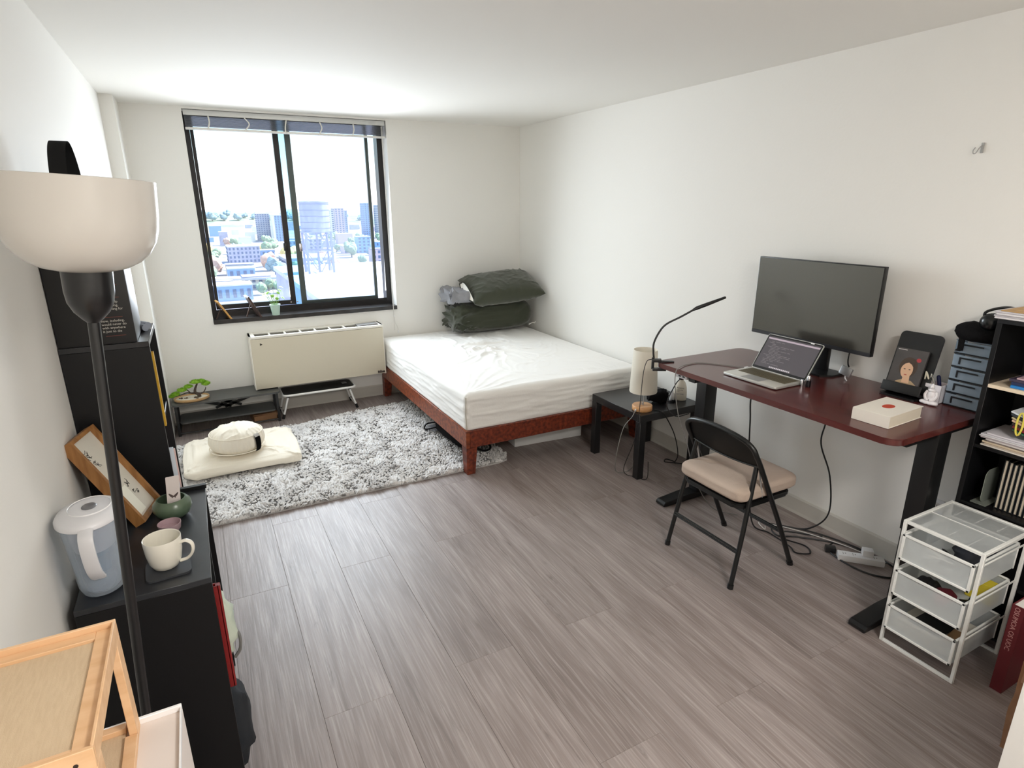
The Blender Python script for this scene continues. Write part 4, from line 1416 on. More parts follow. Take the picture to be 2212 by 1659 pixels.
obj('cap', bottle_shell(bx_, by_, [(0, 0.146), (0.016, 0.146), (0.0165, 0.166), (0.010, 0.172), (0.007, 0.188), (0, 0.189)], -45, 1.0), mat('brown_cap', (58, 36, 34), 0.4), bt)
lm = frame_m((bx_ - 0.0195 - 0.020, by_ - 0.0195 + 0.020, 0.53), (1, -1, 0), (0, 0, 1))
INK, INKB = mat('olive_ink', (84, 78, 60), 0.6), mat('navy_ink', (44, 46, 84), 0.6)
lm2 = lambda dz, ins: frame_m(Vector((bx_, by_, 0.4503 + dz)) + Vector((-1, -1, 0)).normalized() * 0.0285 + Vector((-1, 1, 0)).normalized() * ins, (1, -1, 0), (0, 0, 1))
text_part('brand_lettering', 'Aveeno', 0.016, lm2(0.088, 0.026), INK, bt)
text_part('small_lettering', 'moisturizing', 0.0085, lm2(0.076, 0.026), INK, bt)
text_part('small_lettering', 'lotion', 0.0085, lm2(0.067, 0.026), INK, bt)
text_part('band_lettering', 'DAILY CARE', 0.0095, lm2(0.046, 0.030), INKB, bt)
b2 = thing('small_bottle', 'tiny white pump bottle beside the lotion bottle', 'bottle', (2.790, 2.925, 0.45))
g = G(); g.lathe([(0, 0.0004), (0.017, 0.0004), (0.018, 0.004), (0.018, 0.042), (0.010, 0.052), (0.009, 0.056), (0, 0.056)], (2.785, 2.928, 0.45), 20); obj('body', g, mat('clear_white_plastic', (222, 222, 222), 0.2), b2)
g = G(); g.lathe([(0.010, 0.056), (0.010, 0.066), (0.005, 0.070), (0.004, 0.086), (0, 0.087)], (2.785, 2.928, 0.45), 16); obj('pump', g, WHITEPLASTIC, b2)

# ------------------------------------------------------------------ standing desk
MAHO = mat('mahogany_laminate', (92, 40, 36), 0.26, spec=0.6, var=((40, 3, 10), 0.7), col2=(66, 26, 26), coat=0.15)
DX0, DX1, DY0, DY1, DZ = 2.212, 2.912, 1.140, 2.490, 0.90
desk = thing('standing_desk', 'mahogany topped standing desk with black legs along right wall', 'desk', (2.56, 1.82, 0))
g = G(); g.prism(rounded_rect(DX0, DY0, DX1, DY1, 0.055, 8), DZ - 0.027, DZ)
top_edges = [e for e in g.b.edges if abs(e.verts[0].co.z - e.verts[1].co.z) < 1e-6]
bmesh.ops.bevel(g.b, geom=top_edges, offset=0.003, segments=2, affect='EDGES')
obj('desktop', g, MAHO, desk, angle=50)
for (ya, yb) in ((2.395, 2.470), (1.155, 1.230)):
    g = G(); ym = (ya + yb) / 2
    g.prism([(2.285, 0.004), (2.885, 0.004), (2.885, 0.030), (2.70, 0.044), (2.47, 0.044), (2.30, 0.032), (2.285, 0.022)], ya, yb, 'y')
    bmesh.ops.bevel(g.b, geom=g.b.edges[:], offset=0.003, segments=1, affect='EDGES')
    ft = obj('foot', g, BLACKMETAL, desk, smooth=False)
    g = G(); g.cyl((2.32, ym, 0), (2.32, ym, 0.006), 0.02, n=12); g.cyl((2.85, ym, 0), (2.85, ym, 0.006), 0.02, n=12); obj('levelling_pad', g, BLACKPLASTIC, ft)
    g = G(); g.box(2.545, ym - 0.034, 0.044, 2.625, ym + 0.034, 0.56, bev=0.003); obj('leg', g, BLACKMETAL, desk)
    g = G(); g.box(2.540, ym - 0.038, 0.40, 2.630, ym + 0.038, 0.865, bev=0.003); obj('leg_sleeve', g, BLACKMETAL, desk)
    g = G(); g.prism([(2.27, 0.872), (2.86, 0.872), (2.80, 0.845), (2.33, 0.845)], ym - 0.03, ym + 0.03, 'y'); obj('top_bracket', g, BLACKMETAL, desk, smooth=False)
g = G(); g.box(2.555, 1.24, 0.845, 2.615, 2.39, 0.872); obj('crossbeam', g, BLACKMETAL, desk, smooth=False)
g = G(); g.box(2.225, 2.24, 0.850, 2.27, 2.33, 0.872, bev=0.003); sw = obj('height_switch', g, mat('grey_white_plastic', (196, 194, 196), 0.35), desk)
g = G(); g.box(2.2235, 2.255, 0.858, 2.226, 2.27, 0.866); g.box(2.2235, 2.285, 0.858, 2.226, 2.30, 0.866); obj('button', g, BLACKPLASTIC, sw)
g = G(); g.box(2.235, 2.19, 0.845, 2.29, 2.235, 0.872); obj('switch_box', g, BLACKPLASTIC, desk)

# clip-on gooseneck light at the far front corner
cl = thing('clamp_lamp', 'thin black gooseneck clip lamp clamped to far corner of desk', 'lamp', (2.235, 2.47, 0.90))
g = G(); g.tube(spline([(2.205, 2.482, 0.915), (2.198, 2.483, 0.96), (2.198, 2.482, 1.01), (2.225, 2.473, 1.072), (2.261, 2.461, 1.113), (2.334, 2.435, 1.150), (2.408, 2.410, 1.190)], 8), 0.0055, 8); obj('gooseneck', g, BLACKPLASTIC, cl)
g = G(); g.tube([(2.400, 2.413, 1.186), (2.42, 2.406, 1.196), (2.47, 2.388, 1.214), (2.575, 2.351, 1.252)], 0.0085, 10, taper=[0.7, 1.2, 1.2, 0.8]); obj('light_bar', g, BLACKPLASTIC, cl)
g = G(); g.box(2.185, 2.45, 0.901, 2.235, 2.478, 0.920, bev=0.003, rot=(0, 0, -35)); g.box(2.215, 2.425, 0.9015, 2.30, 2.452, 0.909, bev=0.003, rot=(0, 4, -25)); g.box(2.185, 2.44, 0.852, 2.26, 2.468, 0.868, bev=0.003, rot=(0, 0, -30)); g.cyl((2.196, 2.478, 0.86), (2.196, 2.478, 0.925), 0.008, n=10)
obj('clip', g, BLACKPLASTIC, cl)
cable('clamp_lamp_cord', [(2.192, 2.485, 0.915), (2.170, 2.50, 0.90), (2.158, 2.51, 0.82), (2.156, 2.52, 0.62), (2.16, 2.55, 0.40), (2.20, 2.60, 0.25)], 0.0022, CABLE, 'thin black cord dropping from the clip lamp', parent=cl)

# monitor
mo = thing('monitor', 'large black flat computer monitor standing on the desk', 'monitor', (2.85, 1.90, DZ))
g = G(); g.box(2.783, 1.626, 1.044, 2.808, 2.324, 1.470, bev=0.003); obj('housing', g, BLACKPLASTIC, mo)
g = G(); g.box(2.806, 1.72, 1.08, 2.838, 2.23, 1.38, bev=0.014); obj('rear_shell', g, BLACKPLASTIC, mo)
SCR = mat('matte_screen', (96, 94, 88), 0.24, metal=0.75, spec=0.8)
g = G(); g.box(2.7818, 1.631, 1.064, 2.7835, 2.319, 1.465); obj('screen', g, SCR, mo, smooth=False)
g = G(); g.box(2.7795, 1.628, 1.0445, 2.7845, 2.322, 1.0635, bev=0.001, seg=1); ch = obj('chin', g, mat('charcoal_bezel', (40, 40, 44), 0.4), mo)
g = G(); g.box(2.779, 1.965, 1.050, 2.7798, 1.985, 1.057); obj('badge', g, mat('badge_grey', (150, 150, 152), 0.4), ch)
g = G(); g.box(2.838, 1.875, 0.905, 2.865, 1.955, 1.25, bev=0.008); obj('neck', g, BLACKPLASTIC, mo)
g = G(); g.prism([(2.735, 1.835), (2.735, 1.985), (2.79, 2.02), (2.895, 2.02), (2.895, 1.80), (2.79, 1.80)], DZ + 0.0004, DZ + 0.010); obj('base', g, BLACKPLASTIC, mo, smooth=False)
cable('monitor_cable', [(2.80, 1.735, 1.08), (2.79, 1.735, 1.02), (2.80, 1.738, 0.985), (2.815, 1.74, 0.967)], 0.0035, CABLE, 'black video cable below the monitor', parent=mo)

# laptop
lap = thing('laptop', 'open silver laptop with dark screen on the desk', 'laptop', (2.45, 1.95, DZ))
ALM = mat('laptop_aluminium', (205, 204, 198), 0.38, metal=0.55)
lx0, lx1, ly0, ly1 = 2.345, 2.556, 1.786, 2.110
g = G(); g.prism(rounded_rect(lx0, ly0, lx1, ly1, 0.011), DZ + 0.004, DZ + 0.0145); bmesh.ops.bevel(g.b, geom=[e for e in g.b.edges if abs(e.verts[0].co.z - e.verts[1].co.z) < 1e-6], offset=0.002, segments=1, affect='EDGES')
bs = obj('base', g, ALM, lap, angle=50)
g = G()
for x in (lx0 + 0.02, lx1 - 0.02):
    for y in (ly0 + 0.025, ly1 - 0.025): g.cyl((x, y, DZ + 0.0003), (x, y, DZ + 0.0045), 0.006, n=10)
obj('rubber_foot', g, BLACKPLASTIC, bs)
g = G(); g.box(lx0 + 0.012, 1.895, DZ + 0.0145, lx0 + 0.088, 2.005, DZ + 0.0149); obj('trackpad', g, mat('trackpad_grey', (172, 172, 170), 0.3, metal=0.4), bs, smooth=False)
KEY = mat('key_dark', (88, 80, 58), 0.5)
kg = G()
for rrow in range(6):
    x = lx1 - 0.026 - rrow * 0.0178
    n = 14 if rrow < 5 else 10
    yy = ly1 - 0.020
    wdt = (ly1 - ly0 - 0.04)
    if rrow < 5:
        for c_ in range(14):
            ya = ly0 + 0.020 + wdt * c_ / 14
            kg.box(x - 0.0075, ya + 0.001, DZ + 0.0145, x + 0.0075, ya + wdt / 14 - 0.001, DZ + 0.0158)
    else:
        spans = [(0, 1), (1, 2), (2, 3), (3, 4), (4, 9.2), (9.2, 10.2), (10.2, 11.2), (11.2, 12.1), (12.1, 13), (13, 14)]
        for a, b in spans:
            kg.box(x - 0.0075, ly0 + 0.020 + wdt * a / 14 + 0.001, DZ + 0.0145, x + 0.0075, ly0 + 0.020 + wdt * b / 14 - 0.001, DZ + 0.0158)
obj('keyboard', kg, KEY, bs, smooth=False, kind='stuff')
lean = math.atan2(0.106, 0.160)
hinge = Vector((lx1 - 0.002, 0, DZ + 0.013))
def lidM(): return Matrix.Translation(hinge) @ Matrix.Rotation(lean, 4, 'Y')
LH = 0.205
g = G(); g.prism([(y, z) for y, z in rounded_rect(ly0, 0.002, ly1, LH, 0.010)], 0, 0.006, 'x'); g.b.transform(lidM()); lid = obj('lid', g, ALM, lap, angle=50)
g = G(); g.prism([(y, z) for y, z in rounded_rect(ly0 + 0.003, 0.005, ly1 - 0.003, LH - 0.003, 0.008)], -0.0006, 0.0002, 'x'); g.b.transform(lidM()); obj('bezel', g, mat('black_glass', (26, 25, 28), 0.12), lid, smooth=False)
def scr(y0, y1, z0, z1, d, nm, mm):
    g = G(); g.box(-0.0006 - d, y0, z0, -0.0004, y1, z1); g.b.transform(lidM()); return obj(nm, g, mm, lid, smooth=False)
scr(ly0 + 0.010, ly1 - 0.010, 0.018, LH - 0.012, 0.0002, 'screen', mat('dark_screen', (70, 66, 70), 0.25, emit=((74, 70, 74), 0.35)))
scr(ly0 + 0.012, ly1 - 0.012, LH - 0.028, LH - 0.019, 0.0004, 'menu_bar', mat('screen_mauve', (150, 138, 146), 0.3, emit=((160, 146, 156), 0.45)))
random.seed(4)
tx = G()
for i in range(17):
    z = LH - 0.040 - i * 0.0078
    y = ly1 - 0.03 - random.choice((0, 0.01, 0.02, 0.03))
    for q in range(random.randint(1, 4)):
        w = random.uniform(0.012, 0.06)
        if y - w < ly0 + 0.05: break
        tx.box(-0.0011, y - w, z, -0.0005, y, z + 0.0022); y -= w + 0.006
tx.b.transform(lidM())
obj('text_rows', tx, mat('screen_text', (104, 98, 100), 0.3, emit=((104, 98, 100), 0.4)), lid, smooth=False, kind='stuff')
dk = G()
for i in range(12):
    y = ly1 - 0.10 - i * 0.0105
    dk.box(-0.0011, y - 0.0075, 0.022, -0.0005, y, 0.029)
dk.b.transform(lidM())
obj('dock_icons', dk, mat('screen_icon', (170, 164, 168), 0.3, emit=((170, 164, 168), 0.5)), lid, smooth=False, kind='stuff')
g = G(); g.box(-0.0016, 1.838, LH - 0.0085, -0.0004, 1.858, LH - 0.001); g.b.transform(lidM()); obj('camera_cover', g, WHITEPLASTIC, lid, smooth=False)
cable('charging_cable', [(2.535, 2.118, 0.909), (2.53, 2.15, 0.905), (2.47, 2.25, 0.9035), (2.40, 2.33, 0.9035), (2.30, 2.33, 0.9040), (2.225, 2.30, 0.906), (2.198, 2.295, 0.885), (2.197, 2.29, 0.80), (2.25, 2.30, 0.62), (2.32, 2.29, 0.45), (2.40, 2.27, 0.20), (2.50, 2.22, 0.03), (2.60, 2.12, 0.006)], 0.0026, CABLEG, 'pale charging cable running from laptop over desk edge to floor')
g = G(); g.box(2.522, 2.109, 0.9055, 2.546, 2.128, 0.9125, bev=0.002); tag(obj('charger_plug', g, WHITEPLASTIC, None, loc=(2.534, 2.118, 0.9055)), 'small white charging plug in the side of laptop', 'plug')
# earbud stand right of the laptop
es = thing('lipstick_tube', 'small black and silver cosmetic tube beside laptop hinge', 'tube', (2.545, 1.755, DZ))
g = G(); g.lathe([(0, 0.0003), (0.011, 0.0003), (0.0115, 0.002), (0.0115, 0.034), (0, 0.034)], (2.535, 1.752, DZ), 18); obj('tube', g, mat('glossy_black', (20, 20, 24), 0.1), es)
g = G(); g.lathe([(0.0095, 0.034), (0.0095, 0.046), (0.006, 0.056), (0, 0.058)], (2.535, 1.752, DZ), 18); obj('silver_top', g, CHROME, es)
g = G(); g.lathe([(0, 0.0003), (0.007, 0.0003), (0.0072, 0.028), (0.005, 0.034), (0, 0.035)], (2.520, 1.775, DZ), 14); tag(obj('lip_balm', g, CHROME, None, loc=(2.52, 1.775, DZ)), 'tiny silver tube standing against the laptop base corner', 'tube')
# hub hanging from the cable
hb = thing('usb_hub', 'small silver cable hub under right end of monitor', 'hub', (2.82, 1.745, 0.90))
g = G(); g.box(2.800, 1.715, 0.922, 2.812, 1.775, 0.966, bev=0.003, rot=(12, 10, 0)); obj('body', g, ALU, hb)
g = G(); g.box(2.802, 1.768, 0.928, 2.814, 1.776, 0.968, bev=0.002, rot=(12, 10, 0)); obj('white_end', g, WHITEPLASTIC, hb)
g = G(); g.tube(spline([(2.806, 1.745, 0.924), (2.80, 1.742, 0.912), (2.795, 1.732, 0.904), (2.79, 1.725, 0.9035)], 5), 0.003, 6); obj('pigtail', g, WHITEPLASTIC, hb)

# thick white book with a red oval
bk = thing('thick_book', 'thick white book with red oval on cover lying on desk', 'book', (2.43, 1.31, DZ))
bw, bl_ = 0.148, 0.25
Mb = Matrix.Translation((2.432, 1.312, DZ + 0.0004)) @ Matrix.Rotation(R(3), 4, 'Z')
def bkp(nm, x0, y0, z0, x1, y1, z1, mm, bev=0.0):
    g = G(); g.box(x0, y0, z0, x1, y1, z1, bev=bev, seg=1); g.b.transform(Mb); return obj(nm, g, mm, bk, smooth=False)
COV = mat('white_cloth_cover', (228, 222, 212), 0.6)
bkp('front_cover', -bl_ / 2, -bw / 2, 0.0475, bl_ / 2, bw / 2, 0.0505, COV, 0.0008)
bkp('back_cover', -bl_ / 2, -bw / 2, 0.0, bl_ / 2, bw / 2, 0.003, COV, 0.0008)
bkp('spine', -bl_ / 2, -bw / 2, 0.003, -bl_ / 2 + 0.003, bw / 2, 0.0475, COV)
bkp('pages', -bl_ / 2 + 0.003, -bw / 2 + 0.003, 0.003, bl_ / 2 - 0.005, bw / 2 - 0.003, 0.0475, mat('page_block', (222, 214, 196), 0.85, var=((2, 2, 900), 0.4), col2=(200, 190, 172)))
g = G(); g.lathe([(0, 0.0508), (0.024, 0.0508), (0.024, 0.0504)], (0.002, 0.0, 0), 36, 1.35, 0.85); g.b.transform(Mb); obj('red_oval', g, mat('vermilion_print', (186, 62, 36), 0.6), bk, smooth=False)

# document stand with the portrait card
ds = thing('reading_stand', 'black reading stand leaning back near wall, holding a card', 'stand', (2.80, 1.46, DZ))
Ms = Matrix.Translation((2.785, 1.455, DZ + 0.012)) @ Matrix.Rotation(R(3), 4, 'Z') @ Matrix.Rotation(R(16), 4, 'Y')
def stp(nm, fn, mm, par, sm=True):
    g = G(); fn(g); g.b.transform(Ms); return obj(nm, g, mm, par, smooth=sm)
stp('back_plate', lambda g: g.prism(rounded_rect(-0.095, 0.0, 0.085, 0.285, 0.022), 0.0, 0.008, 'x'), BLACKPLASTIC, ds)
stp('ledge', lambda g: (g.box(-0.045, -0.090, 0.0, 0.0, 0.075, 0.012, bev=0.003), g.box(-0.050, -0.090, 0.0, -0.040, 0.075, 0.046, bev=0.004)), BLACKPLASTIC, ds)
stp('rear_prop', lambda g: g.box(0.008, -0.05, 0.0, 0.030, 0.04, 0.12, bev=0.004), BLACKPLASTIC, ds)
g = G(); g.prism(rounded_rect(2.735, 1.375, 2.885, 1.535, 0.02), DZ + 0.0003, DZ + 0.010); obj('foot_plate', g, BLACKPLASTIC, ds)
cd = thing('portrait_card', 'dark card with woman portrait leaning on the black reading stand', 'card', (2.78, 1.45, DZ + 0.03))
card = lambda nm, fn, mm, par=None: stp(nm, fn, mm, par or cd, False)
CY0, CY1, CZ0, CZ1, CXF = -0.062, 0.072, 0.014, 0.205, -0.006
body = card('card_sheet', lambda g: g.box(CXF - 0.012, CY0, CZ0, CXF - 0.001, CY1, CZ1), mat('charcoal_print', (66, 62, 60), 0.5, var=(9, 0.5), col2=(88, 82, 82)))
def ell(cy, cz, ry, rz, d, rot=0, n=28):
    def f(g):
        P = []
        for k in range(n):
            t = 2 * math.pi * k / n
            a, b = ry * math.cos(t), rz * math.sin(t)
            P.append((cy + a * math.cos(R(rot)) - b * math.sin(R(rot)), cz + a * math.sin(R(rot)) + b * math.cos(R(rot))))
        g.prism(P, CXF - 0.012 - d, CXF - 0.0118, 'x')
    return f
SKIN, HAIRP = mat('print_skin', (214, 172, 140), 0.5), mat('print_hair', (66, 50, 38), 0.5)
card('print_dress', lambda g: g.prism([(0.050, CZ0 + 0.002), (0.036, 0.052), (0.010, 0.066), (-0.026, 0.064), (-0.050, 0.048), (-0.058, CZ0 + 0.002)], CXF - 0.0122, CXF - 0.0118, 'x'), mat('print_dress', (176, 150, 116), 0.5), body)
card('print_hair', ell(0.002, 0.122, 0.038, 0.046, 0.0003), HAIRP, body)
card('print_neck', lambda g: g.prism([(0.012, 0.05), (0.012, 0.09), (-0.014, 0.09), (-0.020, 0.05)], CXF - 0.0125, CXF - 0.0118, 'x'), SKIN, body)
card('print_face', ell(0.004, 0.108, 0.025, 0.036, 0.0008), SKIN, body)
card('print_fringe', lambda g: g.prism([(0.030, 0.118), (0.024, 0.146), (0.004, 0.154), (-0.018, 0.148), (-0.024, 0.118), (-0.010, 0.136), (0.004, 0.143), (0.018, 0.136)], CXF - 0.0131, CXF - 0.0118, 'x'), HAIRP, body)
for yy in (0.014, -0.007):
    card('print_eye', ell(yy, 0.112, 0.0045, 0.0022, 0.0011), mat('print_dark', (48, 38, 34), 0.5), body)
card('print_mouth', ell(0.004, 0.087, 0.0065, 0.0022, 0.0011), mat('print_lip', (176, 84, 70), 0.5), body)
card('print_flower', ell(-0.032, 0.160, 0.010, 0.009, 0.0006, 20), mat('print_red', (166, 54, 58), 0.5), body)
card('print_title', lambda g: g.box(CXF - 0.0124, 0.028, 0.196, CXF - 0.0118, 0.066, 0.1985), mat('print_white', (206, 200, 196), 0.5), body)

# pen box with pens, seated figurine
pb = thing('pen_box', 'small white box holding pens beside the clear drawer tower', 'box', (2.845, 1.345, DZ))
g = G()
px0, px1, qy0, qy1, pz0, pz1 = 2.805, 2.875, 1.309, 1.375, DZ + 0.0004, DZ + 0.082
for b in ((px0, qy0, pz0, px1, qy1, pz0 + 0.003), (px0, qy0, pz0, px0 + 0.003, qy1, pz1), (px1 - 0.003, qy0, pz0, px1, qy1, pz1), (px0, qy0, pz0, px1, qy0 + 0.003, pz1), (px0, qy1 - 0.003, pz0, px1, qy1, pz1)): g.box(*b)
obj('body', g, mat('white_card_box', (232, 228, 232), 0.5), pb, smooth=False)
g = G(); g.box(px0 + 0.003, qy0 + 0.003, pz0 + 0.05, px1 - 0.003, qy1 - 0.003, pz0 + 0.055); obj('pink_lining', g, mat('salmon_card', (216, 150, 128), 0.6), pb, smooth=False)
for i, (dx, dy, tx_, ty_, cm, lb) in enumerate(((0.02, 0.045, -0.012, 0.030, mat('cream_pen', (222, 216, 196), 0.35), 'cream pen sticking out of the white pen box'), (0.03, 0.035, -0.012, 0.022, mat('silver_pen', (186, 184, 176), 0.3, metal=0.5), 'silver grey pen in the white pen box'), (0.05, 0.03, -0.004, 0.012, mat('navy_pen', (24, 28, 66), 0.35), 'navy blue marker in the white pen box'))):
    p0 = Vector((px0 + dx, qy0 + dy, pz0 + 0.056)); p1 = p0 + Vector((tx_, ty_, 0.070 - 0.008 * i))
    g = G(); r_ = 0.0042 if i < 2 else 0.008
    g.cyl(p0, p1, r_, n=10); g.cyl(p1, p1 + (p1 - p0).normalized() * 0.006, r_, r_ * 0.5, n=10)
    if i < 2: g.box(p1.x - 0.002, p1.y - 0.003, p1.z - 0.03, p1.x - 0.006, p1.y + 0.002, p1.z, bev=0.0005, seg=1)
    tag(obj('pen', g, cm, None, loc=p0), lb, 'pen')
fg = thing('seated_figurine', 'small white cross-legged seated figurine in front of white box', 'figurine', (2.775, 1.325, DZ))
g = G()
fx, fy, fz = 2.772, 1.328, DZ + 0.0004
def B(dx, dy, dz, rx, ry, rz): g.ball((fx + dx, fy + dy, fz + dz), rx, ry, rz, 14, 10)
B(0.004, 0, 0.036, 0.015, 0.019, 0.028)      # torso
B(0.002, 0, 0.078, 0.0085, 0.0085, 0.0115)   # head
B(0.002, 0, 0.0905, 0.004, 0.004, 0.004)
B(0.003, 0, 0.062, 0.010, 0.0175, 0.008)
for s in (1, -1):
    B(-0.008, s * 0.021, 0.0095, 0.015, 0.017, 0.0095)
    B(-0.014, s * 0.009, 0.0085, 0.010, 0.014, 0.0080)
    g.tube(spline([(fx + 0.004, fy + s * 0.018, fz + 0.058), (fx - 0.001, fy + s * 0.024, fz + 0.040), (fx - 0.008, fy + s * 0.016, fz + 0.024), (fx - 0.015, fy + s * 0.003, fz + 0.021)], 5), 0.0058, 8)
B(0.0, 0, 0.010, 0.020, 0.026, 0.0098)
bm2 = g.b
obj('figure', g, mat('white_porcelain', (240, 236, 238), 0.3), fg, angle=180)

# clear mini drawer tower
CLR = clear_plastic('clear_drawer_plastic', (172, 190, 206), 0.42, 0.15)
mdt = thing('drawer_tower', 'tower of five small clear plastic drawers at end of desk', 'drawers', (2.87, 1.235, DZ))
tx0, tx1, ty0, ty1 = 2.825, 2.918, 1.166, 1.302
DH = 0.058
for i in range(5):
    z = DZ + 0.001 + i * DH
    g = G(); g.box(tx0 + 0.002, ty0, z, tx1, ty1, z + 0.004); 
    obj('shelf_rail', g, mat('smoke_black_plastic', (26, 28, 32), 0.3), mdt, smooth=False)
    g = G(); g.box(tx0, ty0 + 0.003, z + 0.006, tx0 + 0.003, ty1 - 0.003, z + DH - 0.004); g.box(tx0 + 0.003, ty0 + 0.004, z + 0.006, tx1 - 0.006, ty0 + 0.006, z + DH - 0.012); g.box(tx0 + 0.003, ty1 - 0.006, z + 0.006, tx1 - 0.006, ty1 - 0.004, z + DH - 0.012); g.box(tx0 + 0.003, ty0 + 0.004, z + 0.006, tx1 - 0.006, ty1 - 0.004, z + 0.008)
    dr = obj('drawer', g, CLR, mdt, smooth=False)
    g = G(); ym = (ty0 + ty1) / 2; zc = z + DH * 0.50
    for b in ((tx0 - 0.004, ym - 0.040, zc + 0.010, tx0, ym + 0.040, zc + 0.016), (tx0 - 0.004, ym + 0.034, zc - 0.014, tx0, ym + 0.040, zc + 0.010)): g.box(*b)
    obj('pull_frame', g, mat('smoke_black_plastic', (26, 28, 32), 0.3), dr, smooth=False)
    g = G(); g.box(tx0 + 0.012, ty0 + 0.02, z + 0.009, tx1 - 0.02, ty1 - 0.03, z + 0.009 + 0.012 + 0.006 * (i % 3))
    obj('clutter', g, mat('drawer_clutter_%d' % (i % 3), ((150, 150, 156), (170, 150, 130), (120, 128, 140))[i % 3], 0.7), dr, smooth=False)
g = G(); g.box(tx0, ty0, DZ + 0.001 + 5 * DH, tx1, ty1, DZ + 0.004 + 5 * DH); g.box(tx0 + 0.01, ty0, DZ, tx1, ty0 + 0.002, DZ + 5 * DH); g.box(tx0 + 0.01, ty1 - 0.002, DZ, tx1, ty1, DZ + 5 * DH)
obj('casing', g, CLR, mdt, smooth=False)
# pouch and headphones on top of it
TZ = DZ + 0.0045 + 5 * DH
cp = thing('black_hat', 'flattened black cap with hanging strap on top of clear drawer tower', 'cap', (2.86, 1.22, TZ))
g = G()
def capf(u, v):
    th, ph = 2 * math.pi * u, -math.pi / 2 + math.pi * v
    c = lambda t, e: math.copysign(abs(t) ** e, t)
    d = Vector((c(math.cos(ph), .8) * math.cos(th), c(math.cos(ph), .8) * math.sin(th), c(math.sin(ph), .9)))
    p = Vector((d.x * 0.058, d.y * 0.098, d.z * 0.040 * (1.0 + 0.25 * d.y)))
    p += d * folds(p, 14, 0.004, 9)
    p.z = max(p.z, -0.034)
    return (2.848 + p.x, 1.222 + p.y, TZ + 0.036 + p.z)
g.grid(capf, 48, 24, closed_u=True); g.merge(1e-4)
obj('crown', g, BLACKFABRIC, cp, angle=80)
g = G(); g.prism([(1.262, TZ + 0.012), (1.285, TZ + 0.012), (1.283, TZ - 0.035), (1.292, TZ - 0.046), (1.272, TZ - 0.047), (1.262, TZ - 0.038)], 2.806, 2.811, 'x'); obj('strap', g, BLACKFABRIC, cp, smooth=False)
hp = thing('headphones', 'black over-ear headphones lying on the black cap by wall', 'headphones', (2.86, 1.19, TZ + 0.07))
hz_ = TZ + 0.078
for (dx, dy, dz) in ((-0.03, 0.0, 0.0), (0.030, -0.055, 0.022)):
    g = G(); g.ball((2.845 + dx, 1.192 + dy, hz_ + 0.012 + dz), 0.026, 0.036, 0.036, 20, 12); cupo = obj('ear_cup', g, mat('gloss_black_cup', (18, 22, 24), 0.22), hp)
    g = G(); g.lathe([(0.030, 0), (0.036, 0.006), (0.034, 0.014), (0.024, 0.016)], (0, 0, 0), 24); g.b.transform(Matrix.Translation((2.845 + dx + 0.012, 1.192 + dy, hz_ + 0.012 + dz)) @ Matrix.Rotation(R(90), 4, 'Y')); obj('ear_pad', g, BLACKFABRIC, cupo)
g = G(); g.tube(spline([(2.815, 1.216, hz_ + 0.030), (2.815, 1.212, hz_ + 0.052), (2.83, 1.180, hz_ + 0.070), (2.85, 1.150, hz_ + 0.075), (2.872, 1.12, hz_ + 0.065), (2.876, 1.125, hz_ + 0.04)], 6), 0.0055, 8); obj('headband', g, BLACKPLASTIC, hp)

# ------------------------------------------------------------------ folding chair
ch = thing('folding_chair', 'black metal folding chair with beige seat cushion facing desk', 'chair', (2.24, 1.866, 0))
yN, yF = 1.650, 2.082
CH = mat('chair_black_enamel', (16, 17, 17), 0.32, spec=0.5)
hoop = [(2.449, yN, 0.012), (2.34, yN, 0.232), (2.222, yN, 0.452), (2.135, yN, 0.612), (2.105, yN + 0.002, 0.662), (2.092, yN + 0.012, 0.695), (2.082, yN + 0.05, 0.722), (2.074, yN + 0.12, 0.738), (2.072, 1.866, 0.744)]
hoop = hoop + [(x, yN + yF - y, z) for x, y, z in hoop[-2::-1]]
g = G(); g.tube(spline(hoop, 5), 0.0125, 10); obj('frame_hoop', g, CH, ch)
for y in (yN + 0.030, yF - 0.030):
    g = G(); s = 1 if y < 1.8 else -1
    g.tube([(2.032, y - s * 0.03, 0.012), (2.085, y - s * 0.02, 0.27), (2.150, y, 0.60)], 0.0115, 10); lg = obj('leg', g, CH, ch)
    g = G(); g.cyl((2.0305, y - s * 0.03, 0.0), (2.034, y - s * 0.03, 0.022), 0.0145, n=12); obj('rubber_foot', g, BLACKPLASTIC, lg)
for y in (yN, yF):
    g = G(); g.cyl((2.4515, y, 0.0), (2.444, y, 0.022), 0.0155, n=12); obj('rubber_foot', g, BLACKPLASTIC, ch)
    s = 1 if y < 1.8 else -1
    g = G(); g.cyl((2.150, y + s * 0.010, 0.60), (2.150, y + s * 0.034, 0.60), 0.006, n=10); g.cyl((2.235, y, 0.43), (2.235, y + s * 0.05, 0.43), 0.006, n=10); obj('pivot', g, CHROME, ch)
    g = G(); g.tube([(2.155, y + s * 0.018, 0.585), (2.20, y + s * 0.02, 0.43)], 0.004, 6); obj('side_link', g, ALU, ch)
def backp(u, v):
    y = yN + 0.012 + (yF - yN - 0.024) * u
    a = 2 * u - 1
    zt = 0.738 - 0.040 * abs(a) ** 6 - 0.008 * a * a
    zb = 0.585 + 0.012 * a * a
    z = zb + (zt - zb) * v
    x = 2.149 - (z - 0.585) * 0.50 + 0.020 * (abs(a) ** 2) * 0 + (0.014 * (1 - a * a) * -1)
    return (x, y, z)
g = G(); g.grid(backp, 30, 14); bmesh.ops.solidify(g.b, geom=g.b.faces[:], thickness=0.006); obj('backrest', g, CH, ch, angle=60)
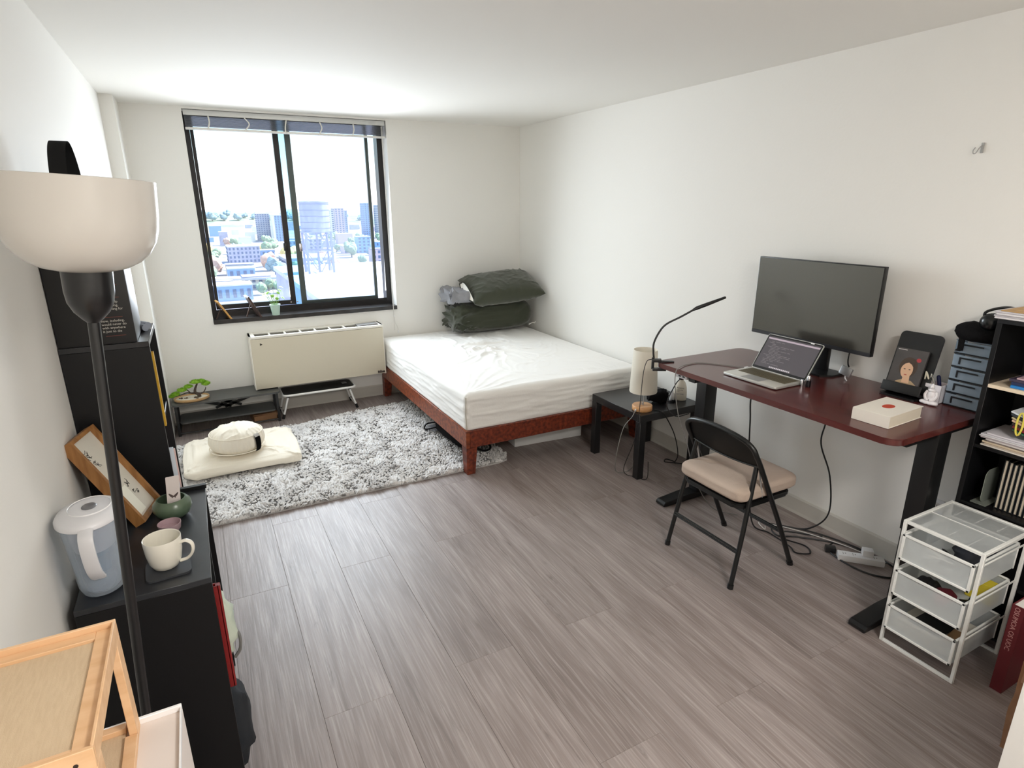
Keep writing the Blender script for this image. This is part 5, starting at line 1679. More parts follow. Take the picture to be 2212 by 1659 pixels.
g = G(); g.tube([backp(u / 24, 0.0) for u in range(25)], 0.005, 8); obj('backrest_lip', g, CH, ch)
g = G()
g.prism([(y, x) for x, y in []] or rounded_rect(2.062, yN + 0.026, 2.428, yF - 0.026, 0.05), 0.388, 0.412)
bmesh.ops.bevel(g.b, geom=[e for e in g.b.edges if abs(e.verts[0].co.z - e.verts[1].co.z) < 1e-6], offset=0.006, segments=2, affect='EDGES')
obj('seat_pan', g, CH, ch, angle=50)
g = G(); g.cyl((2.062, yN + 0.008, 0.19), (2.062, yF - 0.008, 0.19), 0.0055, n=8); g.cyl((2.0585, yN + 0.008, 0.178), (2.0585, yF - 0.008, 0.178), 0.0055, n=8); obj('rear_stretcher', g, CH, ch)
g = G(); g.cyl((2.342, yN, 0.225), (2.342, yF, 0.225), 0.006, n=8); g.cyl((2.350, yN, 0.210), (2.350, yF, 0.210), 0.006, n=8); obj('front_stretcher', g, CH, ch)
BEIGE = mat('beige_linen_cushion', (190, 172, 158), 0.9, spec=0.1, bump=((300, 300, 300), 0.2), var=(7, 0.25), col2=(174, 156, 144))
def cushion(x0, x1, y0, y1, z0, z1):
    g = G()
    cx, cy, cz = (x0 + x1) / 2, (y0 + y1) / 2, (z0 + z1) / 2
    hx, hy, hz = (x1 - x0) / 2, (y1 - y0) / 2, (z1 - z0) / 2
    def f(u, v):
        th, ph = 2 * math.pi * u, -math.pi / 2 + math.pi * v
        c = lambda t, e: math.copysign(abs(t) ** e, t)
        d = Vector((c(math.cos(ph), 0.28) * c(math.cos(th), 0.22), c(math.cos(ph), 0.28) * c(math.sin(th), 0.22), c(math.sin(ph), 0.55)))
        p = Vector((d.x * hx, d.y * hy, d.z * hz))
        if d.z > 0.2:
            q = Vector((p.x * 5, p.y * 16 + p.x * 6, 0))
            k = max(0, 1 - abs(noise.noise(q)) * 5)
            p.z -= 0.006 * k * math.exp(-((p.x + 0.02) / 0.13) ** 2) - 0.006 * (1 - d.x ** 2) * (1 - d.y ** 2)
        elif d.z > -0.8:
            q = Vector((0, p.y * 22 + p.x * 22, p.z * 6))
            n = Vector((d.x, d.y, 0)).normalized()
            p -= n * 0.003 * max(0, 1 - abs(noise.noise(q)) * 5)
        return (cx + p.x, cy + p.y, cz + p.z)
    g.grid(f, 110, 44, closed_u=True); g.merge(1e-4)
    return g
cu = obj('seat_cushion', cushion(2.048, 2.462, yN + 0.016, yF - 0.008, 0.4135, 0.497), BEIGE, None, loc=(2.25, 1.866, 0.4135), angle=80)
tag(cu, 'thick beige linen cushion tied on the black folding chair', 'cushion')
# ------------------------------------------------------------------ tall bookcase against the left wall
SX0, SX1, SY0, SY1, SZ = -0.418, -0.174, 2.240, 2.600, 1.325
ts = thing('tall_bookcase', 'tall narrow black bookcase against left wall behind floor lamp', 'bookcase', (-0.296, 2.42, 0))
def panel(nm, b, par, mm=BLACK, bev=0.001):
    g = G(); g.box(*b, bev=bev, seg=1); return obj(nm, g, mm, par)
panel('side_panel', (SX0, SY0, 0, SX1, SY0 + 0.018, SZ - 0.018), ts); panel('side_panel', (SX0, SY1 - 0.018, 0, SX1, SY1, SZ - 0.018), ts)
panel('top_panel', (SX0, SY0, SZ - 0.018, SX1, SY1, SZ), ts, BLACKTOP); panel('back_panel', (SX0, SY0 + 0.018, 0.05, SX0 + 0.005, SY1 - 0.018, SZ - 0.018), ts)
for z in (0.06, 0.36, 0.70, 1.02):
    panel('shelf', (SX0 + 0.005, SY0 + 0.018, z - 0.016, SX1 - 0.004, SY1 - 0.018, z), ts, BLACKTOP)
def upright_book(nm, x0, x1, y0, y1, z0, h, colr, label, group=None):
    b = thing(nm, label, 'book', ((x0 + x1) / 2, (y0 + y1) / 2, z0), group)
    cm = mat('cover_%d_%d_%d' % colr, colr, 0.5)
    t = 0.0022
    panel('cover', (x0, y0, z0 + 0.0003, x1, y0 + t, z0 + h), b, cm, 0); panel('cover', (x0, y1 - t, z0 + 0.0003, x1, y1, z0 + h), b, cm, 0)
    panel('spine', (x1 - t, y0 + t, z0 + 0.0003, x1, y1 - t, z0 + h), b, cm, 0)
    panel('pages', (x0 + 0.004, y0 + t, z0 + 0.003, x1 - t, y1 - t, z0 + h - 0.004), b, CREAMPAPER, 0)
    return b
yy = SY0 + 0.020
for (w, h, dx, c_, lb) in ((0.022, 0.262, 0.006, (204, 160, 40), 'tall golden yellow book nearest the bookcase side panel'), (0.018, 0.255, 0.004, (222, 178, 70), 'pale yellow book second from the side panel of tall bookcase'), (0.020, 0.24, 0.001, (222, 220, 214), 'white book beside the yellow books in tall bookcase'), (0.024, 0.22, -0.004, (40, 40, 44), 'black book after the white one in tall bookcase')):
    upright_book('book', -0.36, SX1 + dx, yy, yy + w, 1.0202, h, c_, lb, 'books in the tall bookcase'); yy += w + 0.002
upright_book('book', -0.36, SX1 + 0.012, SY0 + 0.021, SY0 + 0.033, 0.7002, 0.235, (214, 222, 232), 'pale blue and white magazine file edge low in tall bookcase', 'books in the tall bookcase')
upright_book('book', -0.36, SX1 + 0.016, SY0 + 0.036, SY0 + 0.046, 0.7002, 0.225, (222, 190, 184), 'pale pink thin book beside the pale blue one', 'books in the tall bookcase')
g = G(); g.cyl((-0.235, 2.50, SZ + 0.0125), (-0.19, 2.43, SZ + 0.0125), 0.012, n=14); g.cyl((-0.225, 2.545, SZ + 0.0125), (-0.185, 2.48, SZ + 0.0125), 0.012, n=14)
tag(obj('paper_roll', g, mat('grey_blue_paper', (150, 158, 172), 0.6), None, loc=(-0.21, 2.49, SZ)), 'grey rolled papers lying on top of the tall bookcase', 'paper')

# black game box with a strap handle standing on the bookcase
GZ0, GZ1 = SZ + 0.0004, 1.795
gb = thing('black_box', 'tall black printed box with strap handle on top of bookcase', 'box', (-0.31, 2.34, SZ))
g = G(); g.box(-0.417, 2.240, GZ0, -0.204, 2.46, GZ1, bev=0.006); obj('carton', g, mat('black_print_card', (16, 16, 17), 0.4, spec=0.5), gb)
g = G()
def loop(u, v):
    a = math.pi * u
    x = -0.318 + (v - 0.5) * 0.045
    y = 2.35 - 0.055 * math.cos(a)
    z = GZ1 - 0.004 + 0.150 * math.sin(a) ** 0.75
    return (x + 0.012 * (2 * u - 1), y, z)
g.grid(loop, 30, 4); bmesh.ops.solidify(g.b, geom=g.b.faces[:], thickness=0.004)
obj('strap_handle', g, mat('black_webbing', (20, 20, 21), 0.7), gb, angle=60)
INKW = mat('white_ink', (196, 192, 184), 0.6)
INKR = mat('dull_red_ink', (110, 52, 44), 0.6)
def box_text(z, lines, x=-0.292, dz=0.0112):
    for i, l in enumerate(lines):
        text_part('lettering', l, 0.0105, frame_m((x, 2.2395, z - i * dz), (1, 0, 0), (0, 0, 1)), INKW, gb)
box_text(1.536, ['explain', ' deeply it'], -0.281)
box_text(1.496, ['you when', ' by voice'], -0.280)
box_text(1.458, ['   and a, help', '  connecting,', '  something for', 'it'], -0.292)
box_text(1.398, ['now, including,', 'would never do', 'with anywhere', 'it just to die'], -0.292)
for z in (1.513, 1.474, 1.412, 1.352):
    g = G(); g.box(-0.286, 2.2392, z, -0.232, 2.2402, z + 0.0016); obj('red_rule', g, INKR, gb, smooth=False)

# ------------------------------------------------------------------ low cabinet in front of it
KX0, KX1, KY0, KY1, KZ = -0.393, -0.083, 1.615, 2.233, 0.780
lc = thing('low_cabinet', 'low black cube cabinet by left wall, pitcher and mug on top', 'cabinet', (-0.24, 1.92, 0))
panel('side_panel', (KX0, KY0, 0, KX1, KY0 + 0.016, KZ - 0.016), lc); panel('side_panel', (KX0, KY1 - 0.016, 0, KX1, KY1, KZ - 0.016), lc)
panel('top_panel', (KX0, KY0, KZ - 0.016, KX1, KY1, KZ), lc, mat('scuffed_black_top', (34, 36, 40), 0.3, spec=0.5, var=(9, 0.5), col2=(58, 60, 64)))
panel('edge_strip', (-0.17, KY1 - 0.018, KZ, KX1 + 0.004, KY1, KZ + 0.014), lc)
panel('divider', (KX0 + 0.005, 1.916, 0.03, KX1 - 0.004, 1.932, KZ - 0.016), lc)
for z in (0.03, 0.39):
    panel('shelf', (KX0 + 0.005, KY0 + 0.016, z - 0.016, KX1 - 0.004, KY1 - 0.016, z), lc)
panel('back_panel', (KX0, KY0 + 0.016, 0.02, KX0 + 0.005, KY1 - 0.016, KZ - 0.016), lc)
rf = thing('red_folder', 'dark red ring folder sticking out of the low black cabinet', 'folder', (-0.2, 1.65, 0.39))
panel('cover', (-0.34, 1.636, 0.3905, -0.070, 1.639, 0.735), rf, mat('dark_red_card', (126, 22, 22), 0.45), 0); panel('cover', (-0.34, 1.652, 0.3905, -0.070, 1.655, 0.735), rf, mat('dark_red_card', (126, 22, 22), 0.45), 0)
g = G(); g.prism(rounded_rect(-0.078, 1.636, -0.066, 1.655, 0.005), 0.3905, 0.735); obj('spine', g, mat('dark_red_card', (126, 22, 22), 0.45), rf)
panel('papers', (-0.33, 1.6395, 0.395, -0.085, 1.6515, 0.715), rf, PAPER, 0)
tb = thing('tote_bag', 'pale green and white cloth bag bulging out of low cabinet', 'bag', (-0.1, 1.70, 0.39))
g = G()
def totef(u, v):
    th, ph = 2 * math.pi * u, -math.pi / 2 + math.pi * v
    c = lambda t, e: math.copysign(abs(t) ** e, t)
    d = Vector((c(math.cos(ph), .6) * c(math.cos(th), .7), c(math.cos(ph), .6) * c(math.sin(th), .6), c(math.sin(ph), .7)))
    p = Vector((d.x * 0.115, d.y * 0.035, d.z * 0.158))
    if d.x > 0: p.x *= 1 - 0.25 * d.z ** 2
    p += d * folds(p, 12, 0.012, 3)
    return (-0.165 + p.x, 1.702 + p.y, 0.562 + p.z)
g.grid(totef, 36, 30, closed_u=True); g.merge(1e-4)
obj('body', g, mat('pale_sage_cloth', (206, 214, 200), 0.85, var=(12, 0.6), col2=(178, 194, 176)), tb, angle=80)
g = G(); g.tube(spline([(-0.055, 1.69, 0.56), (-0.040, 1.69, 0.52), (-0.043, 1.695, 0.47), (-0.06, 1.70, 0.44)], 6), 0.005, 6); obj('handle', g, mat('grey_strap', (120, 120, 118), 0.8), tb)
bb = thing('black_bundle', 'black cloth bundle bulging from bottom of the low cabinet', 'cloth', (-0.15, 1.75, 0.03))
g = G()
def bunf(u, v):
    th, ph = 2 * math.pi * u, -math.pi / 2 + math.pi * v
    c = lambda t, e: math.copysign(abs(t) ** e, t)
    d = Vector((c(math.cos(ph), .7) * c(math.cos(th), .7), c(math.cos(ph), .7) * c(math.sin(th), .6), c(math.sin(ph), .7)))
    p = Vector((d.x * 0.13, d.y * 0.09, d.z * 0.155))
    p += d * folds(p, 9, 0.016, 12)
    p.z = max(p.z, -0.155)
    return (-0.175 + p.x, 1.735 + p.y, 0.188 + p.z)
g.grid(bunf, 36, 26, closed_u=True); g.merge(1e-4)
obj('body', g, mat('blue_black_cloth', (30, 34, 40), 0.85), bb, angle=80)

# water pitcher
pi_ = thing('water_pitcher', 'clear filter pitcher with white lid and handle on low cabinet', 'pitcher', (-0.335, 1.712, KZ))
pcx, pcy, pz = -0.335, 1.712, KZ + 0.0006
PIT = clear_plastic('clear_pitcher_plastic', (205, 214, 224), 0.16, 0.06)
def oval(prof, n=40):
    g = G()
    for_ = g.lathe([(r_, z) for r_, z in prof], (0, 0, 0), n, 1.0, 1.28)
    g.b.transform(Matrix.Translation((pcx, pcy, pz)))
    return g
obj('jug', oval([(0, 0), (0.040, 0), (0.050, 0.006), (0.055, 0.022), (0.057, 0.07), (0.063, 0.15), (0.069, 0.205), (0.066, 0.205), (0.060, 0.15), (0.0535, 0.07), (0.051, 0.024), (0.040, 0.008), (0, 0.008)]), PIT, pi_)
WATER = clear_plastic('water', (170, 190, 200), 0.10, 0.02)
obj('water', oval([(0, 0.009), (0.040, 0.009), (0.0505, 0.025), (0.053, 0.07), (0.0555, 0.098), (0, 0.098)]), WATER, pi_)
obj('reservoir', oval([(0.0, 0.125), (0.045, 0.125), (0.050, 0.14), (0.0585, 0.20), (0.062, 0.207)]), mat('milky_plastic', (206, 206, 210), 0.3, transp=0.25), pi_)
g = G(); g.cyl((pcx, pcy - 0.0, pz + 0.05), (pcx, pcy, pz + 0.125), 0.024, 0.027, 20); obj('filter', g, mat('blue_filter', (96, 128, 150), 0.35, transp=0.25), pi_)
obj('lid', oval([(0.070, 0.203), (0.073, 0.206), (0.073, 0.214), (0.068, 0.222), (0.050, 0.228), (0.0, 0.231)]), mat('white_lid', (224, 224, 228), 0.3), pi_)
g = G(); g.lathe([(0.046, 0.2295), (0.0475, 0.231), (0.049, 0.2285)], (0, 0, 0), 40, 1, 1.2); g.b.transform(Matrix.Translation((pcx + 0.004, pcy + 0.01, pz))); obj('lid_ring', g, WHITEPLASTIC, pi_)
g = G(); g.ball((pcx + 0.004, pcy + 0.004, pz + 0.231), 0.017, 0.021, 0.004, 20, 8); obj('lid_button', g, mat('grey_button', (112, 112, 116), 0.3), pi_)
# handle on the side facing the room's near end
g = G()
path = spline([(pcx + 0.004, pcy - 0.085, pz + 0.212), (pcx + 0.005, pcy - 0.118, pz + 0.196), (pcx + 0.006, pcy - 0.124, pz + 0.150), (pcx + 0.007, pcy - 0.112, pz + 0.105), (pcx + 0.008, pcy - 0.088, pz + 0.075), (pcx + 0.008, pcy - 0.072, pz + 0.068)], 6)
rows = []
for i, p in enumerate(path):
    t = (path[min(i + 1, len(path) - 1)] - path[max(i - 1, 0)]).normalized()
    nrm = Vector((1, 0, 0)).cross(t).normalized()
    w = 0.0155 if i < 26 else 0.0155 - 0.0015 * (i - 26)
    rows.append([g.b.verts.new(p + Vector((a * w, 0, 0)) + nrm * b) for a, b in ((-1, -0.002), (-1, 0.004), (-0.6, 0.007), (0.6, 0.007), (1, 0.004), (1, -0.002), (0.6, -0.005), (-0.6, -0.005))])
for a, b in zip(rows, rows[1:]):
    for k in range(8):
        g.b.faces.new((a[k], a[(k + 1) % 8], b[(k + 1) % 8], b[k]))
g.b.faces.new(rows[0]); g.b.faces.new(list(reversed(rows[-1])))
obj('handle', g, mat('white_lid', (224, 224, 228), 0.3), pi_)

# oak shadow-box frame leaning on the wall
OAK = wood('oak_frame', (164, 116, 66), (130, 86, 44), (60, 60, 8), 0.5, 0.8)
fr = thing('shadow_frame', 'oak box frame with ink drawing leaning between pitcher and bookcase', 'picture frame', (-0.25, 2.08, KZ))
BN, BF, TN = Vector((-0.258, 2.010, KZ + 0.014)), Vector((-0.222, 2.150, KZ + 0.014)), Vector((-0.396, 2.062, 1.060))
fw = (BF - BN); FWd = 0.165
fw.normalize()
fu = (TN - BN); fu = fu - fw * fu.dot(fw); FH = 0.325; fu.normalize()
fn = fw.cross(fu).normalized()
if fn.x < 0: fn = -fn
FM = Matrix((fw, fu, fn)).transposed().to_4x4(); FM.translation = BN
def fpart(nm, bxs, mm, par=fr):
    g = G()
    for b in bxs: g.box(*b)
    g.b.transform(FM); return obj(nm, g, mm, par, smooth=False)
fpart('moulding', [(0, 0, -0.030, FWd, 0.012, 0.004)], OAK); fpart('moulding', [(0, FH - 0.012, -0.030, FWd, FH, 0.004)], OAK)
fpart('moulding', [(0, 0.012, -0.030, 0.012, FH - 0.012, 0.004)], OAK); fpart('moulding', [(FWd - 0.012, 0.012, -0.030, FWd, FH - 0.012, 0.004)], OAK)
dsn = fpart('drawing', [(0.012, 0.012, -0.016, FWd - 0.012, FH - 0.012, -0.012)], mat('cream_art_paper', (212, 208, 196), 0.7))
fpart('backboard', [(0.004, 0.004, -0.029, FWd - 0.004, FH - 0.004, -0.026)], mat('brown_board', (104, 76, 52), 0.8))
g = G(); random.seed(17)
for (cx, cy, s) in ((0.045, 0.262, 0.020), (0.055, 0.225, 0.016), (0.075, 0.165, 0.022), (0.100, 0.120, 0.018), (0.098, 0.085, 0.010), (0.115, 0.075, 0.012)):
    for q in range(7):
        a = random.uniform(0, math.pi); L = random.uniform(0.4, 1.0) * s
        c0 = Vector((cx + random.uniform(-s, s) * 0.5, cy + random.uniform(-s, s) * 0.6, -0.0115))
        d = Vector((math.cos(a), math.sin(a), 0)) * L * 0.6
        bnd = Vector((-d.y, d.x, 0)) * random.uniform(-0.5, 0.5)
        g.tube(spline([c0 - d, c0 + bnd, c0 + d], 4), 0.0009, 4)
g.b.transform(FM)
obj('ink_strokes', g, mat('black_ink', (40, 38, 36), 0.7), dsn, smooth=False, kind='stuff')
fpart('reflection_patch', [(0.022, 0.020, -0.0118, 0.085, 0.120, -0.0112)], mat('painted_reflection', (238, 238, 226), 0.7))  # bright patch painted in for the reflection low on the framed drawing

# green bowl with a moth bookmark, pink dish, mug, coaster
bo = thing('green_bowl', 'round sage green ceramic bowl holding a bookmark on low cabinet', 'bowl', (-0.178, 2.045, KZ))
GRN = mat('sage_glaze', (92, 108, 86), 0.28, var=(14, 0.6), col2=(64, 84, 70))
g = G(); g.lathe([(0, 0.0006), (0.034, 0.0006), (0.048, 0.012), (0.057, 0.032), (0.055, 0.050), (0.043, 0.064), (0.039, 0.064), (0.050, 0.048), (0.051, 0.032), (0.042, 0.015), (0, 0.008)], (-0.178, 2.045, KZ), 40); obj('bowl', g, GRN, bo)
bmk = thing('bookmark', 'white bookmark with dark moth print standing in green bowl', 'bookmark', (-0.178, 2.03, KZ + 0.02))
Mb2 = Matrix.Translation((-0.172, 2.032, KZ + 0.0325)) @ Matrix.Rotation(R(8), 4, 'Z') @ Matrix.Rotation(R(8), 4, 'X') @ Matrix.Rotation(R(4), 4, 'Y')
g = G(); g.prism(rounded_rect(-0.019, 0.0, 0.019, 0.118, 0.003, 3), -0.0008, 0.0008, 'y'); g.b.transform(Mb2); cdb = obj('card', g, mat('blush_card', (222, 212, 208), 0.7), bmk, smooth=False)
g = G(); g.prism([(0, 0.047), (0.003, 0.050), (0.0125, 0.058), (0.014, 0.056), (0.010, 0.047), (0.006, 0.043), (0.005, 0.038), (0.0015, 0.043), (0, 0.041), (-0.0015, 0.043), (-0.005, 0.038), (-0.006, 0.043), (-0.010, 0.047), (-0.014, 0.056), (-0.0125, 0.058), (-0.003, 0.050)], -0.0014, -0.0007, 'y'); g.b.transform(Mb2); obj('moth_print', g, mat('brown_ink', (84, 70, 66), 0.7), cdb, smooth=False)
g = G(); g.lathe([(0, 0.0006), (0.022, 0.0006), (0.030, 0.010), (0.033, 0.030), (0.031, 0.030), (0.028, 0.012), (0, 0.005)], (-0.186, 1.940, KZ), 32)
tag(obj('pink_dish', g, mat('dusty_pink_ceramic', (176, 150, 156), 0.35), None, loc=(-0.186, 1.94, KZ)), 'small dusty pink dish between mug and green bowl', 'dish')
co = thing('coaster', 'square dark slate coaster under the white mug', 'coaster', (-0.187, 1.715, KZ))
g = G(); vs = g.prism(rounded_rect(-0.055, -0.052, 0.055, 0.052, 0.016, 5), 0.0006, 0.0066); g.b.transform(Matrix.Translation((-0.186, 1.712, KZ)) @ Matrix.Rotation(R(4), 4, 'Z')); obj('slab', g, mat('slate_grey', (52, 54, 58), 0.6), co, smooth=False)
g = G(); g.prism(rounded_rect(-0.050, -0.047, 0.050, 0.047, 0.013, 5), 0.0, 0.0006); g.b.transform(Matrix.Translation((-0.186, 1.712, KZ)) @ Matrix.Rotation(R(4), 4, 'Z')); obj('felt_pad', g, BLACKFABRIC, co, smooth=False)
mg = thing('mug', 'plain white mug standing on the dark coaster', 'mug', (-0.190, 1.722, KZ + 0.0067))
MUGM = mat('white_stoneware', (228, 224, 212), 0.25, coat=0.3)
mz = KZ + 0.0069
mcx, mcy = -0.190, 1.722
g = G(); g.lathe([(0, 0), (0.026, 0), (0.032, 0.004), (0.040, 0.020), (0.045, 0.048), (0.0475, 0.088), (0.0465, 0.090), (0.0445, 0.088), (0.042, 0.048), (0.036, 0.020), (0.026, 0.007), (0, 0.006)], (mcx, mcy, mz), 48); obj('body', g, MUGM, mg)
g = G(); hd = Vector((0.95, -0.30, 0)).normalized()
hp_ = [(0.0445, 0.070), (0.060, 0.074), (0.073, 0.066), (0.076, 0.050), (0.070, 0.032), (0.056, 0.018), (0.039, 0.013)]
pts = spline([Vector((mcx, mcy, mz)) + hd * a + Vector((0, 0, b)) for a, b in hp_], 5)
rows = []
side = Vector((-hd.y, hd.x, 0))
for i, p in enumerate(pts):
    t = (pts[min(i + 1, len(pts) - 1)] - pts[max(i - 1, 0)]).normalized()
    n_ = side.cross(t).normalized()
    rows.append([g.b.verts.new(p + side * (0.0075 * math.cos(q)) + n_ * (0.0042 * math.sin(q))) for q in [2 * math.pi * k / 10 for k in range(10)]])
for a, b in zip(rows, rows[1:]):
    for k in range(10): g.b.faces.new((a[k], a[(k + 1) % 10], b[(k + 1) % 10], b[k]))
g.b.faces.new(rows[0]); g.b.faces.new(list(reversed(rows[-1])))
obj('handle', g, MUGM, mg)

# ------------------------------------------------------------------ floor lamp
fl = thing('floor_lamp', 'black torchiere floor lamp with white bowl shade near left wall', 'lamp', (-0.275, 1.40, 0))
FX, FY = -0.2925, 1.40
LN = Vector((0.0640, 0.0, 1.0)).normalized()
LM = Matrix.Translation((FX, FY, 0)) @ LN.to_track_quat('Z', 'Y').to_matrix().to_4x4()
LXq = (LM.to_3x3() @ Vector((1, 0, 0)))
g = G(); g.lathe([(0, 0.0004), (0.115, 0.0004), (0.12, 0.004), (0.12, 0.014), (0.112, 0.020), (0.02, 0.024), (0.014, 0.034), (0, 0.034)], (FX + 0.002, FY, 0), 48); obj('base', g, BLACKMETAL, fl)
LBK = mat('satin_black_lamp', (18, 18, 20), 0.28, spec=0.6)
g = G(); g.lathe([(0.0108, 0.03), (0.0108, 1.545)], (0, 0, 0), 24); g.b.transform(LM); obj('pole', g, LBK, fl)
g = G(); g.lathe([(0.0108, 1.535), (0.018, 1.542), (0.030, 1.556), (0.0385, 1.574), (0.0415, 1.595), (0.0425, 1.640), (0.0, 1.640)], (0, 0, 0), 40); g.b.transform(LM); sk = obj('socket_cup', g, LBK, fl)
g = G(); prof = [(0.0, 1.634), (0.045, 1.635), (0.070, 1.641), (0.092, 1.653), (0.109, 1.670), (0.121, 1.692), (0.127, 1.715), (0.1292, 1.740), (0.130, 1.805), (0.128, 1.806), (0.1265, 1.740), (0.118, 1.694), (0.090, 1.656), (0.045, 1.639), (0.0, 1.638)]
g.lathe(prof, (0, 0, 0), 64); g.b.transform(LM); obj('shade', g, mat('grey_white_shade', (206, 202, 196), 0.18, spec=0.5), fl)
g = G(); g.cyl((0, 0, 1.638), (0, 0, 1.68), 0.016, n=16); g.ball((0, 0, 1.715), 0.030, 0.030, 0.034); g.b.transform(LM); obj('bulb', g, mat('frosted_bulb', (240, 238, 232), 0.4), fl)
CAU = mat('faint_grey_ink', (74, 74, 76), 0.5)
for i, l in enumerate(('CAUTION', 'TYPE', 'ATTEN', 'DESIGN', 'PRECAU', 'LAMPE')):
    zz = 1.623 - i * 0.0075
    ang0 = R(-66)
    for k, chh in enumerate(l):
        a = ang0 + k * 0.088
        rr = 0.0426 if i < 4 else 0.0420
        o_ = Vector((rr * math.cos(a), rr * math.sin(a), zz))
        Mx = LM @ frame_m(o_, (-math.sin(a), math.cos(a), 0), (0, 0, 1))
        text_part('lettering', chh, 0.0055, Mx, CAU, sk)

# ------------------------------------------------------------------ white box and pine stand in the near left corner
wb = thing('white_cabinet', 'white topped cabinet in near left corner under pine stand', 'cabinet', (-0.27, 0.72, 0))
WLAM = mat('white_laminate', (222, 212, 206), 0.5)
WX0_, WX1_, WY0_, WY1_, WZ_ = -0.415, -0.128, 0.40, 0.990, 0.930
panel('body', (WX0_, WY0_, 0, WX1_, WY1_, WZ_ - 0.012), wb, WLAM, 0.001)
panel('rear_lip', (WX0_, WY1_ - 0.006, WZ_ - 0.012, WX1_, WY1_, WZ_), wb, WHITEPLASTIC, 0.001); panel('side_lip', (WX1_ - 0.003, WY0_, WZ_ - 0.012, WX1_, WY1_ - 0.006, WZ_ - 0.003), wb, WHITEPLASTIC, 0.0005)
PINE = wood('pale_pine', (224, 186, 146), (204, 160, 116), (8, 40, 40), 0.55, 0.7)
LIN = mat('oatmeal_weave', (206, 184, 154), 0.85, bump=((700, 700, 700), 0.3), var=((260, 40, 60), 0.5), col2=(192, 168, 138))
pn = thing('pine_stand', 'small two-tier pine stand with woven panels standing on white cabinet', 'stand', (-0.30, 0.86, WZ_ - 0.012))
PX0, PX1, PY0, PY1, PZ0, PZ1 = -0.412, -0.190, 0.722, 0.984, WZ_ - 0.0118, 1.130
def pb_(nm, b, mm=PINE): return panel(nm, b, pn, mm, 0.0008)
T = 0.012
pb_('tray_rim', (PX0, PY1 - 0.006, PZ1 - 0.030, PX1, PY1, PZ1)); pb_('tray_rim', (PX0, PY0, PZ1 - 0.030, PX1, PY0 + 0.006, PZ1))
pb_('tray_rim', (PX1 - 0.004, PY0 + 0.006, PZ1 - 0.030, PX1, PY1 - 0.006, PZ1)); pb_('tray_rim', (PX0, PY0 + 0.006, PZ1 - 0.030, PX0 + 0.004, PY1 - 0.006, PZ1))
pb_('tray_frame', (PX1 - 0.026, PY0 + 0.006, PZ1 - 0.022, PX1 - 0.004, PY1 - 0.006, PZ1 - 0.010)); pb_('tray_frame', (PX0 + 0.004, PY1 - 0.024, PZ1 - 0.022, PX1 - 0.026, PY1 - 0.006, PZ1 - 0.010)); pb_('tray_frame', (PX0 + 0.004, PY0 + 0.006, PZ1 - 0.022, PX1 - 0.026, PY0 + 0.022, PZ1 - 0.010))
pb_('woven_panel', (PX0 + 0.004, PY0 + 0.022, PZ1 - 0.020, PX1 - 0.026, PY1 - 0.024, PZ1 - 0.015), LIN)
for y in (PY1 - 0.030, PY0):
    for x in (PX0, PX1 - T):
        pb_('post', (x, y, PZ0, x + T, y + 0.030, PZ1 - 0.030))
for x in (PX0, PX1 - 0.018):
    pb_('foot_rail', (x, PY0 + 0.030, PZ0, x + 0.018, PY1 - 0.030, PZ0 + 0.012))
pb_('rear_rail', (PX0 + 0.018, PY1 - 0.014, PZ0, PX1 - 0.018, PY1, PZ0 + 0.014))
pb_('lower_panel', (PX0 + 0.018, PY0 + 0.012, PZ0, PX1 - 0.018, PY1 - 0.014, PZ0 + 0.005), LIN)
g = G(); g.cyl((PX1 - 0.020, PY0 - 0.0006, PZ1 - 0.018), (PX1 - 0.020, PY0 + 0.002, PZ1 - 0.018), 0.0028, n=12); obj('screw_hole', g, mat('dark_hole', (40, 26, 18), 0.8), pn)

# ------------------------------------------------------------------ wire drawer unit by the desk
WM = mat('white_wire_frame', (232, 232, 228), 0.4)
NET = mesh_cloth('white_wire_mesh', (222, 226, 226), 0.004, 0.42)
NETD = mesh_cloth('white_wire_mesh_top', (212, 216, 216), 0.004, 0.34)
du = thing('wire_drawer_unit', 'white wire mesh unit with three drawers at near end of desk', 'drawers', (2.485, 0.965, 0))
UX0, UX1, UY0, UY1, UZ = 2.316, 2.655, 0.832, 1.112, 0.562
tk = 0.012
def ub(nm, b, par=du, mm=WM): return panel(nm, b, par, mm, 0.0012)
for x in (UX0, UX1 - tk):
    for y in (UY0, UY1 - tk):
        ub('post', (x, y, 0, x + tk, y + tk, UZ))
    ub('rail', (x, UY0 + tk, UZ - tk, x + tk, UY1 - tk, UZ)); ub('rail', (x, UY0 + tk, 0, x + tk, UY1 - tk, tk))
for y in (UY0, UY1 - tk):
    ub('rail', (UX0 + tk, y, UZ - tk, UX1 - tk, y + tk, UZ))
    for z in (0.185, 0.345, 0.505):
        ub('runner', (UX0 + tk, y + (0.006 if y == UY0 else 0.002), z - 0.004, UX1 - tk, y + (0.010 if y == UY0 else 0.006), z + 0.004))
g = G(); g.box(UX0 + tk, UY0 + tk, UZ - 0.005, UX1 - tk, UY1 - tk, UZ - 0.004); obj('top_mesh', g, NETD, du, smooth=False)
g = G()
g.cyl((UX0 + 0.17, UY0 + tk, UZ - 0.006), (UX0 + 0.17, UY1 - tk, UZ - 0.006), 0.003, n=6)
for y in (0.90, 0.972, 1.044): g.cyl((UX0 + tk, y, UZ - 0.0075), (UX1 - tk, y, UZ - 0.0075), 0.0016, n=6)
obj('top_wire', g, WM, du)
